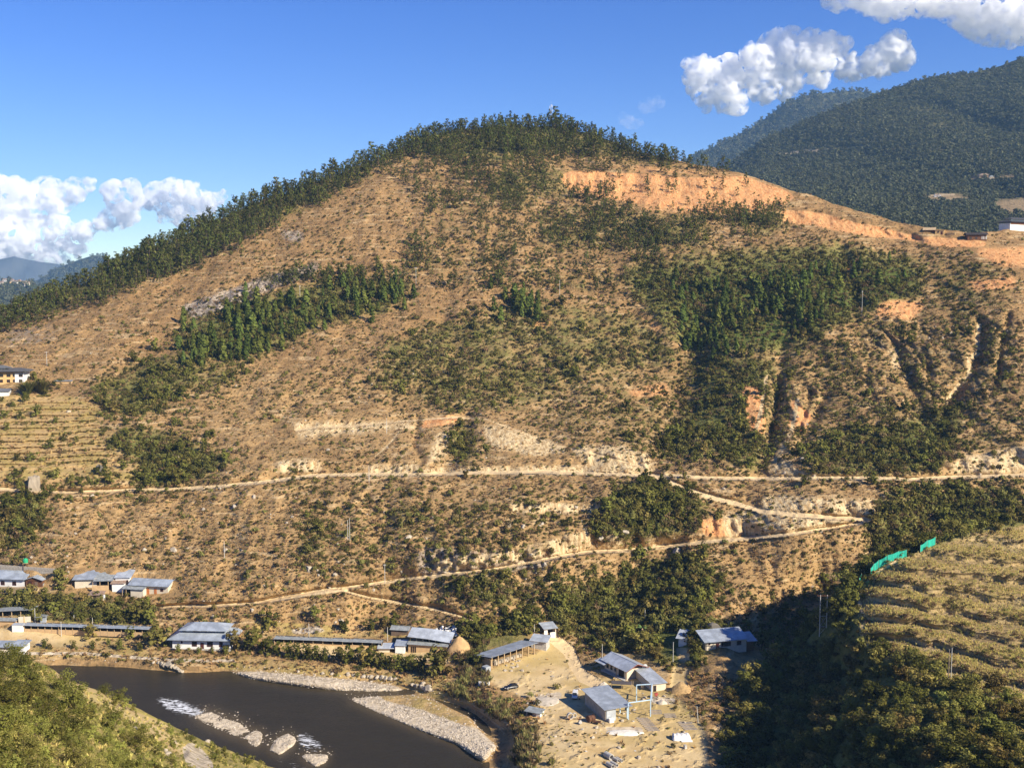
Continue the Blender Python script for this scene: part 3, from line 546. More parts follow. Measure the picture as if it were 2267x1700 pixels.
# ------------------------------------------------------------------ river water
FOAM = np.maximum.reduce([poly([(335, 1540), (400, 1545), (470, 1575), (430, 1590), (370, 1575)], 6), .9 * poly([(655, 1622), (690, 1622), (720, 1650), (700, 1668), (655, 1650)], 6), .5 * poly([(600, 1660), (640, 1680), (780, 1700), (700, 1720), (600, 1690)], 8), .35 * line([(420, 1600), (520, 1650), (600, 1690)], 14, 8), .35 * poly([(1060, 1690), (1130, 1660), (1150, 1710), (1080, 1720)], 8), .25 * line([(560, 1610), (700, 1640), (800, 1690)], 10, 8)])
shal = np.clip(blur(bars, 10) * 1.6 + .5 * blur(1 - river, 8), 0, 1)
def water_mat():
    m, nt, N, L = mat_new('river_water')
    tc = N('ShaderNodeTexCoord'); pos = tc.outputs['Object']
    a = N('ShaderNodeAttribute'); a.attribute_name = 'maskA'; sp = N('ShaderNodeSeparateColor'); L(a.outputs['Color'], sp.inputs[0])
    mp = N('ShaderNodeMapping'); mp.inputs['Scale'].default_value = (.5, 1.5, 1); mp.inputs['Rotation'].default_value = (0, 0, .45); L(pos, mp.inputs[0])
    n = _noise(nt, mp.outputs[0], 1.1, 5, .7); n2 = _noise(nt, mp.outputs[0], .10, 6, .65)
    base = _mix(nt, n2, (.020, .017, .011), (.036, .030, .019)); base = _mix(nt, sp.outputs[1], base, (.075, .055, .028))
    fo = _map(nt, _math(nt, 'ADD', n, _math(nt, 'MULTIPLY', sp.outputs[0], .36)), .76, .96)
    fo = _math(nt, 'MULTIPLY', fo, _map(nt, sp.outputs[0], .05, .3))
    c = _mix(nt, fo, base, (.78, .80, .82))
    p = N('ShaderNodeBsdfPrincipled'); L(c, p.inputs['Base Color']); L(_map(nt, fo, 0, 1, .2, .8), p.inputs['Roughness']); p.inputs['IOR'].default_value = 1.33; p.inputs['Specular IOR Level'].default_value = .24
    b = N('ShaderNodeBump'); b.inputs['Strength'].default_value = .7; b.inputs['Distance'].default_value = .2; L(n, b.inputs['Height']); L(b.outputs[0], p.inputs['Normal'])
    out = N('ShaderNodeOutputMaterial'); L(p.outputs[0], out.inputs[0]); return m
gx, gy = np.meshgrid(np.linspace(-290, 60, 280), np.linspace(250, 400, 150)); WL = -4.9
wp = np.stack([gx, gy, 0 * gx + WL], -1); wpx, wpy = proj(wp)
class _W: pass
wsh = Sheet.__new__(Sheet); wsh.P = wp[::-1]; wsh.back = ()
wpx, wpy = wpx[::-1], wpy[::-1]
wsh.mesh('river', water_mat(), {'maskA': np.stack([rast(FOAM, wpx, wpy), rast(shal, wpx, wpy), 0 * wpx, 0 * wpx], -1)})

# ------------------------------------------------------------------ mountains beyond
def far_mat(name, ca, cb, cc, s, open_=None):
    m, nt, N, L = mat_new(name)
    tc = N('ShaderNodeTexCoord'); pos = tc.outputs['Object']
    c = _mix(nt, _map(nt, _noise(nt, pos, s, 6, .7), .35, .65), ca, cb); c = _mix(nt, _map(nt, _noise(nt, pos, s * .12, 4, .6), .52, .7, 0, .7), c, cc)
    if open_:
        a = N('ShaderNodeAttribute'); a.attribute_name = 'maskA'; sp = N('ShaderNodeSeparateColor'); L(a.outputs['Color'], sp.inputs[0])
        c = _mix(nt, sp.outputs[0], c, open_); c = _mix(nt, sp.outputs[1], c, (.5, .38, .24))
    p = N('ShaderNodeBsdfPrincipled'); p.inputs['Roughness'].default_value = 1; p.inputs['Specular IOR Level'].default_value = 0; L(c, p.inputs['Base Color'])
    b = N('ShaderNodeBump'); b.inputs['Strength'].default_value = 1; b.inputs['Distance'].default_value = 8; L(_noise(nt, pos, s * 1.3, 5, .65), b.inputs['Height']); L(b.outputs[0], p.inputs['Normal'])
    out = N('ShaderNodeOutputMaterial'); L(p.outputs[0], out.inputs[0]); return m
def mountain(name, crest, y_top, y_bot, rows, mat, relief, seed, x0, x1, nx, ny, attrs=None):
    a, b = zip(*[(q[0] * S_, q[1] * S_) for q in crest])
    top = lambda px: np.interp(px, a, b) + 3 * pn(nd(px) / 40, .5, seed)
    def Yf(px, py):
        t = np.clip((py - top(px)) / (rows - top(px)), 0, 1)
        Y = y_top + (y_bot - y_top) * t; w = at(px, py, Y)
        return Y + relief * (.75 * fbm(w[..., 0] / (relief * 2.2) + .6 * w[..., 2] / (relief * 4), w[..., 2] / (relief * 4), seed, 4) - .5 * np.abs(pn(w[..., 0] / (relief * 1.4) + .8 * w[..., 2] / (relief * 2.5), w[..., 2] / (relief * 5), seed + 9))) * np.minimum(1, t * 6 + .05)
    sh = Sheet(x0, x1, nx, top, rows, ny, Yf, back=((200, -60), (700, -400)))
    z = np.zeros(sh.PX.shape); att = attrs(sh) if attrs else np.stack([z, z, z, z], -1)
    sh.obj = sh.mesh(name, mat, {'maskA': att}); return sh
CR_A = [(1380, 470), (1480, 410), (1560, 365), (1590, 345), (1650, 300), (1720, 270), (1800, 236), (1900, 200), (2000, 170), (2050, 161), (2100, 159), (2150, 146), (2212, 126), (2400, 70)]
def a_open(sh):
    o = np.maximum.reduce([poly(q, 5, True) for q in ([(2140, 435), (2212, 425), (2400, 420), (2400, 470), (2160, 460)], [(1990, 424), (2060, 418), (2110, 430), (2060, 438), (2000, 434)], [(2080, 380), (2200, 378), (2190, 390), (2090, 390)], [(1920, 383), (2000, 380), (1990, 388), (1930, 390)])])
    r = np.maximum(line(dd([(1680, 335), (1730, 328), (1800, 324), (1880, 318)]), 5), line(dd([(1990, 424), (2060, 420)]), 3)) * .8
    z = np.zeros(sh.PX.shape); return np.stack([rast(o, sh.PX, sh.PY), rast(r, sh.PX, sh.PY), z, z], -1)
mtA = mountain('wooded_mountain', CR_A, 2700, 1000, 600, far_mat('wooded_mountain_slope', (.045, .052, .022), (.09, .09, .038), (.13, .11, .055), .05, (.25, .18, .10)), 230, 131, 1380, 3000, 340, 150, a_open)
CR_B = [(1380, 400), (1510, 330), (1560, 310), (1620, 281), (1650, 258), (1680, 234), (1710, 218), (1740, 207), (1800, 200), (1850, 197), (1900, 200), (2000, 215), (2200, 240)]
mtB = mountain('blue_mountain', CR_B, 4600, 3600, 470, far_mat('blue_mountain_slope', (.045, .05, .024), (.085, .085, .04), (.12, .105, .06), .03), 260, 141, 1400, 2300, 160, 80)
CR_C = [(-160, 640), (-40, 628), (75, 606), (110, 590), (140, 572), (170, 560), (200, 553), (225, 556), (270, 575), (340, 600), (420, 640)]
mtC = mountain('left_mountain', CR_C, 5600, 4800, 690, far_mat('left_mountain_slope', (.028, .034, .02), (.05, .052, .03), (.07, .065, .04), .02), 150, 151, -170, 440, 100, 50)
CR_D = [(-170, 545), (-60, 556), (0, 560), (30, 552), (60, 560), (100, 566), (150, 576), (200, 590), (300, 620), (420, 660)]
mtD = mountain('distant_mountain', CR_D, 9000, 8400, 700, far_mat('distant_mountain_slope', (.035, .042, .04), (.06, .065, .06), (.09, .09, .085), .006), 260, 161, -170, 440, 80, 40)
CR_E = [(-170, 606), (0, 606), (40, 608), (75, 615), (110, 625), (200, 660), (300, 700)]
mtE = mountain('far_slope', CR_E, 3000, 2300, 760, far_mat('far_slope_cover', (.035, .045, .02), (.06, .07, .03), (.2, .16, .1), .03), 70, 171, -170, 320, 90, 50)
fl = MB(); fl.add([(-9000, -300, -14), (9000, -300, -14), (9000, 9450, -14), (-9000, 9450, -14)], [(0, 1, 2, 3)])
tag(fl.build('valley_floor', plain('valley_floor_cover', (.10, .10, .05), .95, scale=.004)), kind='structure')

# ------------------------------------------------------------------ haze and clouds
def volume_mat(name, col, dens, aniso=0.0, ragged=0.0):
    m, nt, N, L = mat_new(name)
    v = N('ShaderNodeVolumePrincipled'); v.inputs['Color'].default_value = (*col, 1); v.inputs['Density'].default_value = dens; v.inputs['Anisotropy'].default_value = aniso
    if ragged:                                            # vapour thickness varies: billows and torn edges
        tc = N('ShaderNodeTexCoord'); q = _noise(nt, tc.outputs['Object'], ragged, 6, .62); L(_math(nt, 'MULTIPLY', _map(nt, q, .43, .66), dens), v.inputs['Density'])
    out = N('ShaderNodeOutputMaterial'); L(v.outputs[0], out.inputs['Volume']); return m
hz = MB(); hz.box(-9500, -400, -16, 9500, 9480, 1000)
tag(hz.build('haze', volume_mat('valley_haze', (.34, .62, 1.0), 5.2e-5, .0)), kind='stuff')

def pn3(p, seed):
    """3-D noise from three 2-D slices"""
    return (pn(p[:, 0] + .37 * p[:, 2], p[:, 1] - .21 * p[:, 2], seed) + pn(p[:, 1] + 5.2 + .3 * p[:, 0], p[:, 2], seed + 7) + pn(p[:, 2] - 3.1, p[:, 0] + .25 * p[:, 1], seed + 13)) / 1.8
def cloud(name, label, blobs, dens, seed, Y=10500.0, fuzz=1.0):
    """one cloud: puffs merged into a single closed skin with billows at several sizes, filled with scattering vapour"""
    k = Y / F; rng = random.Random(seed); bm = bmesh.new()
    c0 = at(np.mean([b[0] for b in blobs]) * S_, np.mean([b[1] for b in blobs]) * S_, Y)
    for (x, y, r) in blobs:
        p = at(x * S_, y * S_, Y) - c0; R = r * S_ * k
        for q in range(12):
            d = Vector((rng.gauss(0, 1), rng.gauss(0, 1), rng.gauss(0, .8))).normalized()
            rr = R * (1.0 if q == 0 else rng.uniform(.3, .6)); off = Vector((0, 0, 0)) if q == 0 else d * R * .72
            mtx = Matrix.Translation(Vector(p) + off + Vector((0, rng.uniform(-.5, .5) * R, 0))) @ Matrix.Diagonal((rr, rr * 1.1, rr * .9, 1))
            bmesh.ops.create_icosphere(bm, subdivisions=2, radius=1.0, matrix=mtx)
    me = bpy.data.meshes.new('cloud'); bm.to_mesh(me); bm.free()
    tmp = bpy.data.objects.new('cloud', me); COL.objects.link(tmp)
    md = tmp.modifiers.new('remesh', 'REMESH'); md.mode = 'VOXEL'; md.voxel_size = 3.2 * k
    dg = bpy.context.evaluated_depsgraph_get(); me2 = bpy.data.meshes.new_from_object(tmp.evaluated_get(dg))
    bpy.data.objects.remove(tmp)
    n = len(me2.vertices); co = np.empty(n * 3, np.float32); no = np.empty(n * 3, np.float32)
    me2.vertices.foreach_get('co', co); me2.vertex_normals.foreach_get('vector', no)
    co = co.reshape(-1, 3).astype(float); no = no.reshape(-1, 3); s = k
    w = np.full(n, 5.0 * s)
    for sc_, am, bl in ((60, 17, 0), (28, 11, 0), (14, 7, 0), (6.5, 4, 1)):
        q = pn3(co / (sc_ * s), seed + int(sc_)); w += am * s * (.5 - 1.3 * np.abs(q) if bl else q)
    co = co + no * (w * fuzz)[:, None]
    me2.vertices.foreach_set('co', co.reshape(-1).astype(np.float32)); me2.update(); me2.name = 'cloud'
    me2.materials.clear(); me2.materials.append(volume_mat('cloud_vapour', (1, 1, 1), dens, 0.0, .013))
    o = bpy.data.objects.new('cloud', me2); COL.objects.link(o); o.location = c0
    return tag(o, label, 'cloud', 'white clouds')
cloud('cloud', 'large bright white cloud at the left edge above the far blue peaks',
      [(-60, 470, 70), (20, 450, 60), (70, 430, 42), (120, 425, 34), (160, 408, 20), (195, 394, 13), (10, 520, 55), (70, 510, 52), (-30, 540, 30), (130, 490, 26), (60, 555, 26), (110, 555, 26), (160, 530, 26), (-130, 480, 60), (190, 505, 24), (225, 480, 24), (260, 455, 28), (250, 425, 26), (285, 425, 26)], .045, 3)
cloud('cloud', 'long white cloud touching the pine ridge on the left, grey underneath', [(320, 430, 30), (345, 412, 24), (370, 412, 26), (400, 430, 32), (430, 440, 28), (460, 432, 20), (482, 424, 12), (385, 455, 26), (350, 465, 18)], .042, 5, Y=10900.0)
cloud('cloud', 'white billowing cloud above the blue mountain top at the right',
      [(1510, 160, 34), (1545, 175, 40), (1590, 165, 44), (1640, 140, 44), (1690, 115, 46), (1740, 120, 44), (1790, 115, 42), (1640, 185, 34), (1570, 210, 26), (1700, 165, 36), (1840, 140, 28), (1880, 135, 30), (1920, 115, 32), (1945, 130, 26), (1930, 95, 22), (1760, 165, 24), (1530, 215, 18)], .036, 9)
cloud('cloud', 'flat white cloud cut by the top edge, left of the corner cloud', [(1830, -20, 40), (1880, -10, 48), (1930, -15, 46), (1800, -25, 24), (1965, -25, 30), (1995, -12, 38)], .026, 15, Y=10200.0)
cloud('cloud', 'big grey-white cloud in the upper right corner', [(2060, -10, 50), (2110, 20, 52), (2160, 30, 56), (2210, 30, 60), (2260, 20, 60), (2030, -25, 30), (2120, 55, 30)], .026, 17, Y=10300.0)
cloud('cloud', 'faint small wisp of cloud just above the right end of the pine summit', [(1348, 256, 11), (1362, 263, 13), (1378, 266, 13)], .003, 21, Y=10000.0, fuzz=.5)
cloud('cloud', 'faint wisp of cloud left of the billowing cloud', [(1395, 230, 12), (1408, 227, 13), (1420, 222, 12)], .0026, 23, Y=10050.0, fuzz=.5)
# ------------------------------------------------------------------ plants: prototypes
PROTO = bpy.data.collections.new('prototypes')            # never linked to the scene: only its meshes are used
def leaf_mesh(name, quads, tints, mats, midx=None, extra=None):
    """quads: (n,4,3) leaf clumps; extra: (verts, faces) of bark"""
    n = len(quads); v = quads.reshape(-1, 3); nv = len(v); f = [(4 * i, 4 * i + 1, 4 * i + 2, 4 * i + 3) for i in range(n)]
    vs = v.tolist(); mi = [0] * n if midx is None else list(midx); tt = list(tints)
    if extra:
        vs += [tuple(p) for p in extra[0]]; f += [tuple(nv + i for i in q) for q in extra[1]]; mi += [len(mats) - 1] * len(extra[1]); tt += [.5] * len(extra[1])
    me = bpy.data.meshes.new(name); me.from_pydata(vs, [], f)
    for m in mats: me.materials.append(m)
    me.polygons.foreach_set('material_index', np.array(mi, np.int32))
    a = me.attributes.new('tint', 'FLOAT', 'FACE'); a.data.foreach_set('value', np.array(tt, np.float32)); me.update()
    return me
def quads_at(c, nrm, size, rng, aspect=.75):
    """one bent leaf-clump quad per centre, facing roughly nrm"""
    n = len(c); nrm = nrm / (np.linalg.norm(nrm, axis=1, keepdims=True) + 1e-9)
    r = rng.normal(size=(n, 3)); u = np.cross(nrm, r); u /= np.linalg.norm(u, axis=1, keepdims=True) + 1e-9; w = np.cross(nrm, u)
    s = size * rng.uniform(.6, 1.3, (n, 1)); h = s * aspect
    q = np.stack([c - u * s - w * h * .3, c + w * -h + nrm * s * .15, c + u * s + w * h * .3, c + w * h - nrm * s * .15], 1)
    return q
def sphere(n, rng):
    d = rng.normal(size=(n, 3)); return d / np.linalg.norm(d, axis=1, keepdims=True)
def trunk(h, r, rng, limbs=(), n=6, lean=.03):
    mb = MB(); k = 3; p = [Vector((0, 0, -.25))]
    for i in range(1, k + 1): p.append(Vector((rng.normal() * lean * h, rng.normal() * lean * h, h * i / k)))
    for i in range(k): mb.tube(p[i], p[i + 1], r * (1 - .75 * i / k), r * (1 - .75 * (i + 1) / k), n)
    for a, b, q in limbs: mb.tube(a, b, q, q * .35, 4)
    return mb.v, mb.f
def broadleaf(seed, clumps, per, leaf, spread=1.0, base=.25, squash=.8):
    """1 m tall unit tree: clumps of leaves on limbs; returns quads, tints, bark"""
    rng = np.random.default_rng(seed); Qs, T, limbs = [], [], []
    for i in range(clumps):
        a = 2.4 * i + rng.uniform(-.5, .5); z = base + (1 - base) * (i + .5) / clumps; rad = .40 * spread * math.sin(math.pi * min(1, .25 + .75 * (1 - abs(z - .55) / .6))) * rng.uniform(.45, 1.15)
        if i == clumps - 1: rad *= .3
        c = np.array([math.cos(a) * rad, math.sin(a) * rad, z * .86 + rng.uniform(-.05, .05)]); R = rng.uniform(.13, .22) * (1.2 if clumps < 9 else 1)
        limbs.append(((0, 0, c[2] * .45), tuple(c), .014))
        d = sphere(per, rng); p = c + d * R * rng.uniform(.55, 1.05, (per, 1)) * np.array([1, 1, squash])
        Qs.append(quads_at(p, d + np.array([0, 0, .5]) + rng.normal(size=d.shape) * .35, leaf, rng)); t = rng.uniform(.1, .9); T += list(np.clip(t + rng.normal(size=per) * .18, 0, 1))
    return np.concatenate(Qs), T, trunk(.75, .03, rng, limbs)
def pine(seed, tiers=9, per=15, leaf=.085):
    rng = np.random.default_rng(seed); Qs, T, limbs = [], [], []
    for i in range(tiers):
        z = .22 + .74 * i / (tiers - 1); rad = .23 * (1 - (i / tiers) ** 1.4) + .035
        for k in range(3 if i < tiers - 2 else 2):
            a = rng.uniform(0, 6.28); r = rad * rng.uniform(.4, 1.15)
            if rng.uniform() < .12: continue
            c = np.array([math.cos(a) * r, math.sin(a) * r, z + rng.uniform(-.03, .05)]); limbs.append(((0, 0, z - .03), tuple(c), .006))
            m = per // 2; d = sphere(m, rng); p = c + d * np.array([.085, .085, .055]) * rng.uniform(.5, 1.1, (m, 1))
            Qs.append(quads_at(p, d + np.array([0, 0, .6]), leaf * .6, rng, .6)); T += list(np.clip(rng.uniform(.1, .9) + rng.normal(size=m) * .15, 0, 1))
    return np.concatenate(Qs), T, trunk(.95, .018, rng, limbs, lean=.012)
def cypress(seed, n=150):
    rng = np.random.default_rng(seed); z = rng.uniform(.04, 1, n) ** .85; a = rng.uniform(0, 6.28, n); lump = 1 + .3 * np.sin(3 * a + 9 * z)
    r = .17 * (1 - z) ** .62 * np.minimum(1, z * 6) * lump * rng.uniform(.75, 1.05, n) + .01
    c = np.stack([np.cos(a) * r, np.sin(a) * r, z], 1); nr = np.stack([np.cos(a), np.sin(a), .35 + 0 * a], 1) + rng.normal(size=(n, 3)) * .35
    return quads_at(c, nr, .07, rng, .8), list(np.clip(.5 + .35 * np.sin(5 * a + 14 * z) + rng.normal(size=n) * .15, 0, 1)), trunk(.5, .022, rng)
def shrub(seed, n=108, flat=.85, leaf=.155):
    rng = np.random.default_rng(seed); Qs, T = [], []
    for i in range(6):
        a = rng.uniform(0, 6.28); r = rng.uniform(0, .33); c = np.array([math.cos(a) * r, math.sin(a) * r, .22 + rng.uniform(0, .22)]); m = n // 6
        d = sphere(m, rng); d[:, 2] = np.abs(d[:, 2]) * 1.0 - .2; p = c + d * np.array([.27, .27, .27 * flat]) * rng.uniform(.6, 1.1, (m, 1))
        Qs.append(quads_at(p, d + np.array([0, 0, .5]) + rng.normal(size=d.shape) * .3, leaf * .5, rng)); T += list(np.clip(rng.uniform(.15, .85) + rng.normal(size=m) * .15, 0, 1))
    return np.concatenate(Qs), T, None
def tuft(seed, n=14, h=1.0, w=.10, lean=.45):
    """a clump of dry grass: narrow blades leaning out"""
    rng = np.random.default_rng(seed); a = rng.uniform(0, 6.28, n); b = rng.uniform(0, .22, n); L = h * rng.uniform(.55, 1.0, n); le = rng.uniform(.1, lean, n)
    o = np.stack([np.cos(a), np.sin(a), 0 * a], 1); s = np.stack([-np.sin(a), np.cos(a), 0 * a], 1)
    base = o * b[:, None]; tip = base + o * (L * le)[:, None] + np.array([0, 0, 1]) * L[:, None]; mid = base * .5 + tip * .5 - o * (L * le * .15)[:, None]
    q = np.stack([base - s * w * .5, mid - s * w, tip, mid + s * w], 1)
    return q, list(rng.uniform(0, 1, n)), None
M_PINE = foliage('pine_needles', (.042, .054, .014), (.135, .145, .036), (.10, .105, .026), .2)
M_CYP = foliage('cypress_leaves', (.044, .066, .014), (.15, .18, .038), (.10, .12, .026), .22)
M_BROAD = foliage('broad_leaves', (.046, .058, .012), (.20, .20, .042), (.15, .135, .032), .28, .06)
M_WARM = foliage('olive_leaves', (.08, .08, .018), (.31, .275, .07), (.22, .18, .05), .3, .07)
M_LIME = foliage('yellow_green_leaves', (.12, .135, .028), (.36, .34, .085), (.27, .26, .06), .32, .04)
M_SHRUB = foliage('shrub_leaves', (.052, .056, .013), (.20, .19, .046), (.155, .13, .042), .22, .07, .5)
M_DRY = foliage('dry_grass_blades', (.24, .15, .06), (.52, .36, .16), (.40, .245, .105), .2, .03, .35)
M_BROWN = foliage('brown_weed_leaves', (.09, .062, .030), (.22, .15, .07), (.14, .10, .045), .15, .03)
M_CROP = foliage('ripe_crop_leaves', (.40, .34, .105), (.78, .66, .25), (.58, .50, .16), .3, .03)
M_BARK = plain('bark', (.16, .11, .07), .95, var=.5, scale=3)
def combo(name, gen, mat):
    q, t, bark = gen; return leaf_mesh(name, q, t, [mat, M_BARK] if bark else [mat], None, bark)
def split(name, gen, mat):
    q, t, bark = gen
    cr = leaf_mesh(name + '_crown', q, t, [mat]); tr = bpy.data.meshes.new(name + '_trunk'); tr.from_pydata([tuple(p) for p in bark[0]], [], bark[1]); tr.materials.append(M_BARK); tr.update()
    return cr, tr
def scatter(name, meshes, P, scale, rng, mat=None, tall=(1, 1), tilt=.0):
    """ONE stuff object: instances of the given meshes on points (geometry nodes)"""
    n = len(P); me = bpy.data.meshes.new(name); me.vertices.add(n); me.vertices.foreach_set('co', nd(P).reshape(-1).astype(np.float32))
    rot = np.stack([rng.normal(size=n) * tilt, rng.normal(size=n) * tilt, rng.uniform(0, 6.28, n)], 1)
    sc = np.stack([scale, scale, scale * rng.uniform(*tall, n)], 1)
    for k, v in (('rot', rot), ('size', sc)):
        a = me.attributes.new(k, 'FLOAT_VECTOR', 'POINT'); a.data.foreach_set('vector', v.reshape(-1).astype(np.float32))
    a = me.attributes.new('pick', 'INT', 'POINT'); a.data.foreach_set('value', rng.integers(0, len(meshes), n).astype(np.int32))
    o = bpy.data.objects.new(name, me); COL.objects.link(o); tag(o, kind='stuff')
    cl = bpy.data.collections.new(name + '_kinds')
    for k, m in enumerate(meshes): cl.objects.link(bpy.data.objects.new('%s_kind' % name, m))
    g = bpy.data.node_groups.new(name, 'GeometryNodeTree')
    g.interface.new_socket('Geometry', in_out='INPUT', socket_type='NodeSocketGeometry'); g.interface.new_socket('Geometry', in_out='OUTPUT', socket_type='NodeSocketGeometry')
    N, L = g.nodes.new, g.links.new
    gi, go = N('NodeGroupInput'), N('NodeGroupOutput'); ip = N('GeometryNodeInstanceOnPoints'); ci = N('GeometryNodeCollectionInfo')
    ci.inputs['Collection'].default_value = cl; ci.inputs['Separate Children'].default_value = True; ci.inputs['Reset Children'].default_value = True
    def na(k, t): x = N('GeometryNodeInputNamedAttribute'); x.data_type = t; x.inputs['Name'].default_value = k; return x.outputs['Attribute']
    L(gi.outputs[0], ip.inputs['Points']); L(ci.outputs[0], ip.inputs['Instance']); ip.inputs['Pick Instance'].default_value = True
    L(na('pick', 'INT'), ip.inputs['Instance Index']); L(na('rot', 'FLOAT_VECTOR'), ip.inputs['Rotation']); L(na('size', 'FLOAT_VECTOR'), ip.inputs['Scale'])
    L(ip.outputs[0], go.inputs[0])
    o.modifiers.new('plants', 'NODES').node_group = g
    return o
RNG = np.random.default_rng(7)
def sample(weight, n, jit=1.0):
    """n photograph positions drawn from a raster of weights"""
    p = np.clip(weight, 0, None).reshape(-1); c = np.cumsum(p); k = np.searchsorted(c, RNG.uniform(0, c[-1], n))
    return RPX.reshape(-1)[k] + RNG.uniform(-1, 1, n) * jit, RPY.reshape(-1)[k] + RNG.uniform(-1, 1, n) * jit
def thin(x, y, r):
    """drop points closer than r px to an earlier one"""
    keep = []; grid = {}
    for i in range(len(x)):
        k = (int(x[i] // r), int(y[i] // r)); ok = True
        for a in (-1, 0, 1):
            for b in (-1, 0, 1):
                for j in grid.get((k[0] + a, k[1] + b), ()):
                    if (x[i] - x[j]) ** 2 + ((y[i] - y[j]) * 1.3) ** 2 < r * r: ok = False
        if ok: keep.append(i); grid.setdefault(k, []).append(i)
    return np.array(keep, int)

HPROTO = {}
HPROTO['pine'] = [pine(s) for s in (1, 2, 3, 4)]
HPROTO['cypress'] = [cypress(s) for s in (11, 12, 13)]
HPROTO['broad'] = [broadleaf(s, 9, 26, .075) for s in (21, 22, 23, 24)]
HPROTO['broadfine'] = [broadleaf(s, 16, 60, .042, 1.05) for s in (31, 32, 33, 34)]
HPROTO['neartree'] = [broadleaf(s, 26, 90, .024, 1.15, .12) for s in (41, 42, 43)]
HPROTO['column'] = [broadleaf(s, 12, 26, .06, .62, .12, 1.1) for s in (51, 52)]
SPLIT = {}
for k, m in (('pine', M_PINE), ('cypress', M_CYP), ('broad', M_BROAD), ('broadfine', M_BROAD), ('neartree', M_LIME), ('column', M_BROAD)): SPLIT[k] = [split(k, g, m) for g in HPROTO[k]]
SPLIT['warmfine'] = [split('olive', g, M_WARM) for g in HPROTO['broadfine']]; SPLIT['neardark'] = [split('neardark', g, M_BROAD) for g in HPROTO['neartree']]
SPLIT['warm'] = [split('olive', g, M_WARM) for g in HPROTO['broad']]
SPLIT['limefine'] = [split('lime', g, M_LIME) for g in HPROTO['broadfine']]
S_SHRUB = [combo('shrub', shrub(s), M_SHRUB) for s in (61, 62, 63, 64)]; S_SHRUBW = [combo('dry_shrub', shrub(s, 72, .7, .17), M_BROWN) for s in (65, 66)]
def plant(name, cat, kind, base, height, label, group=None, wide=1.0, var=None):
    """one tree: an Empty at its foot with its trunk and crown"""
    cr, tr = SPLIT[kind][RNG.integers(0, len(SPLIT[kind])) if var is None else var]
    r = empty(name, base, RNG.uniform(0, 6.28), label, cat, group); r.scale = (height * wide, height * wide, height)
    mesh_obj('trunk', tr, r); mesh_obj('crown', cr, r); return r
def bush(name, cat, meshes, base, size, label, group=None, tall=1.0):
    o = mesh_obj(name, meshes[RNG.integers(0, len(meshes))]); o.location = base; o.rotation_euler = (0, 0, RNG.uniform(0, 6.28)); o.scale = (size, size, size * tall); return tag(o, label, cat, group)

# ------------------------------------------------------------------ plants on the big hillside
inframe = ((RPX > -120) & (RPX < 2390) & (RPY > 230) & (RPY < 1735)).astype(float)
below_sky = (RPY > skyrow(PXrow)[None] - 1).astype(float)
hid_spur = (RPY > sptop(PXrow)[None] + 6) & (RPX > 1475); hid_near = (RPY > ntop(PXrow)[None] + 6) & (RPX < 800)
BUILT = np.zeros((RH, RW))                               # ground kept free of plants: buildings, yard things
for q in ([(-160, 1252), (132, 1252), (132, 1318), (-160, 1318)], [(160, 1255), (395, 1262), (395, 1322), (160, 1322)], [(-160, 1345), (66, 1350), (66, 1400), (-160, 1400)], [(40, 1370), (335, 1384), (335, 1412), (40, 1410)], [(0, 1418), (58, 1418), (58, 1446), (0, 1446)],
          [(372, 1390), (530, 1390), (530, 1440), (372, 1440)], [(600, 1402), (900, 1415), (1010, 1400), (1040, 1412), (1040, 1448), (890, 1450), (600, 1436)], [(860, 1388), (912, 1388), (912, 1408), (860, 1408)], [(1075, 1415), (1230, 1395), (1245, 1410), (1190, 1490), (1075, 1490)], [(1200, 1380), (1245, 1380), (1245, 1414), (1200, 1414)],
          [(1330, 1445), (1440, 1445), (1480, 1500), (1480, 1535), (1330, 1500)], [(1295, 1520), (1460, 1520), (1460, 1610), (1295, 1610)], [(1455, 1402), (1525, 1402), (1525, 1436), (1455, 1436)], [(1550, 1405), (1680, 1405), (1690, 1490), (1550, 1490)], [(1455, 1402), (1528, 1402), (1528, 1475), (1460, 1475)], [(-160, 812), (58, 812), (58, 880), (-160, 880)], [(60, 1050), (95, 1050), (95, 1092), (60, 1092)], [(2030, 490), (2195, 500), (2195, 540), (2030, 530)], [(2225, 480), (2420, 480), (2420, 515), (2225, 515)], [(1100, 1505), (1165, 1505), (1165, 1545), (1100, 1545)]): BUILT = np.maximum(BUILT, poly(q))
free = inframe * below_sky * (1 - np.clip(road * 1.2, 0, 1)) * (1 - BUILT) * (1 - np.clip(river * 1.5, 0, 1)) * ~hid_spur * ~hid_near
dens = 1.0 / np.maximum((BASEY / 500.0), .5) ** 0
patchy = np.clip(.5 + 1.1 * fbm(WX / 26, WY / 34, 201, 4), 0.02, 1.6); fine = np.clip(.5 + 1.3 * fbm(WX / 9, WY / 12, 203, 3), .02, 1.6)
big_patch = np.clip(.5 + 1.8 * fbm(WX / 55, WY / 70, 207, 3), .05, 2)
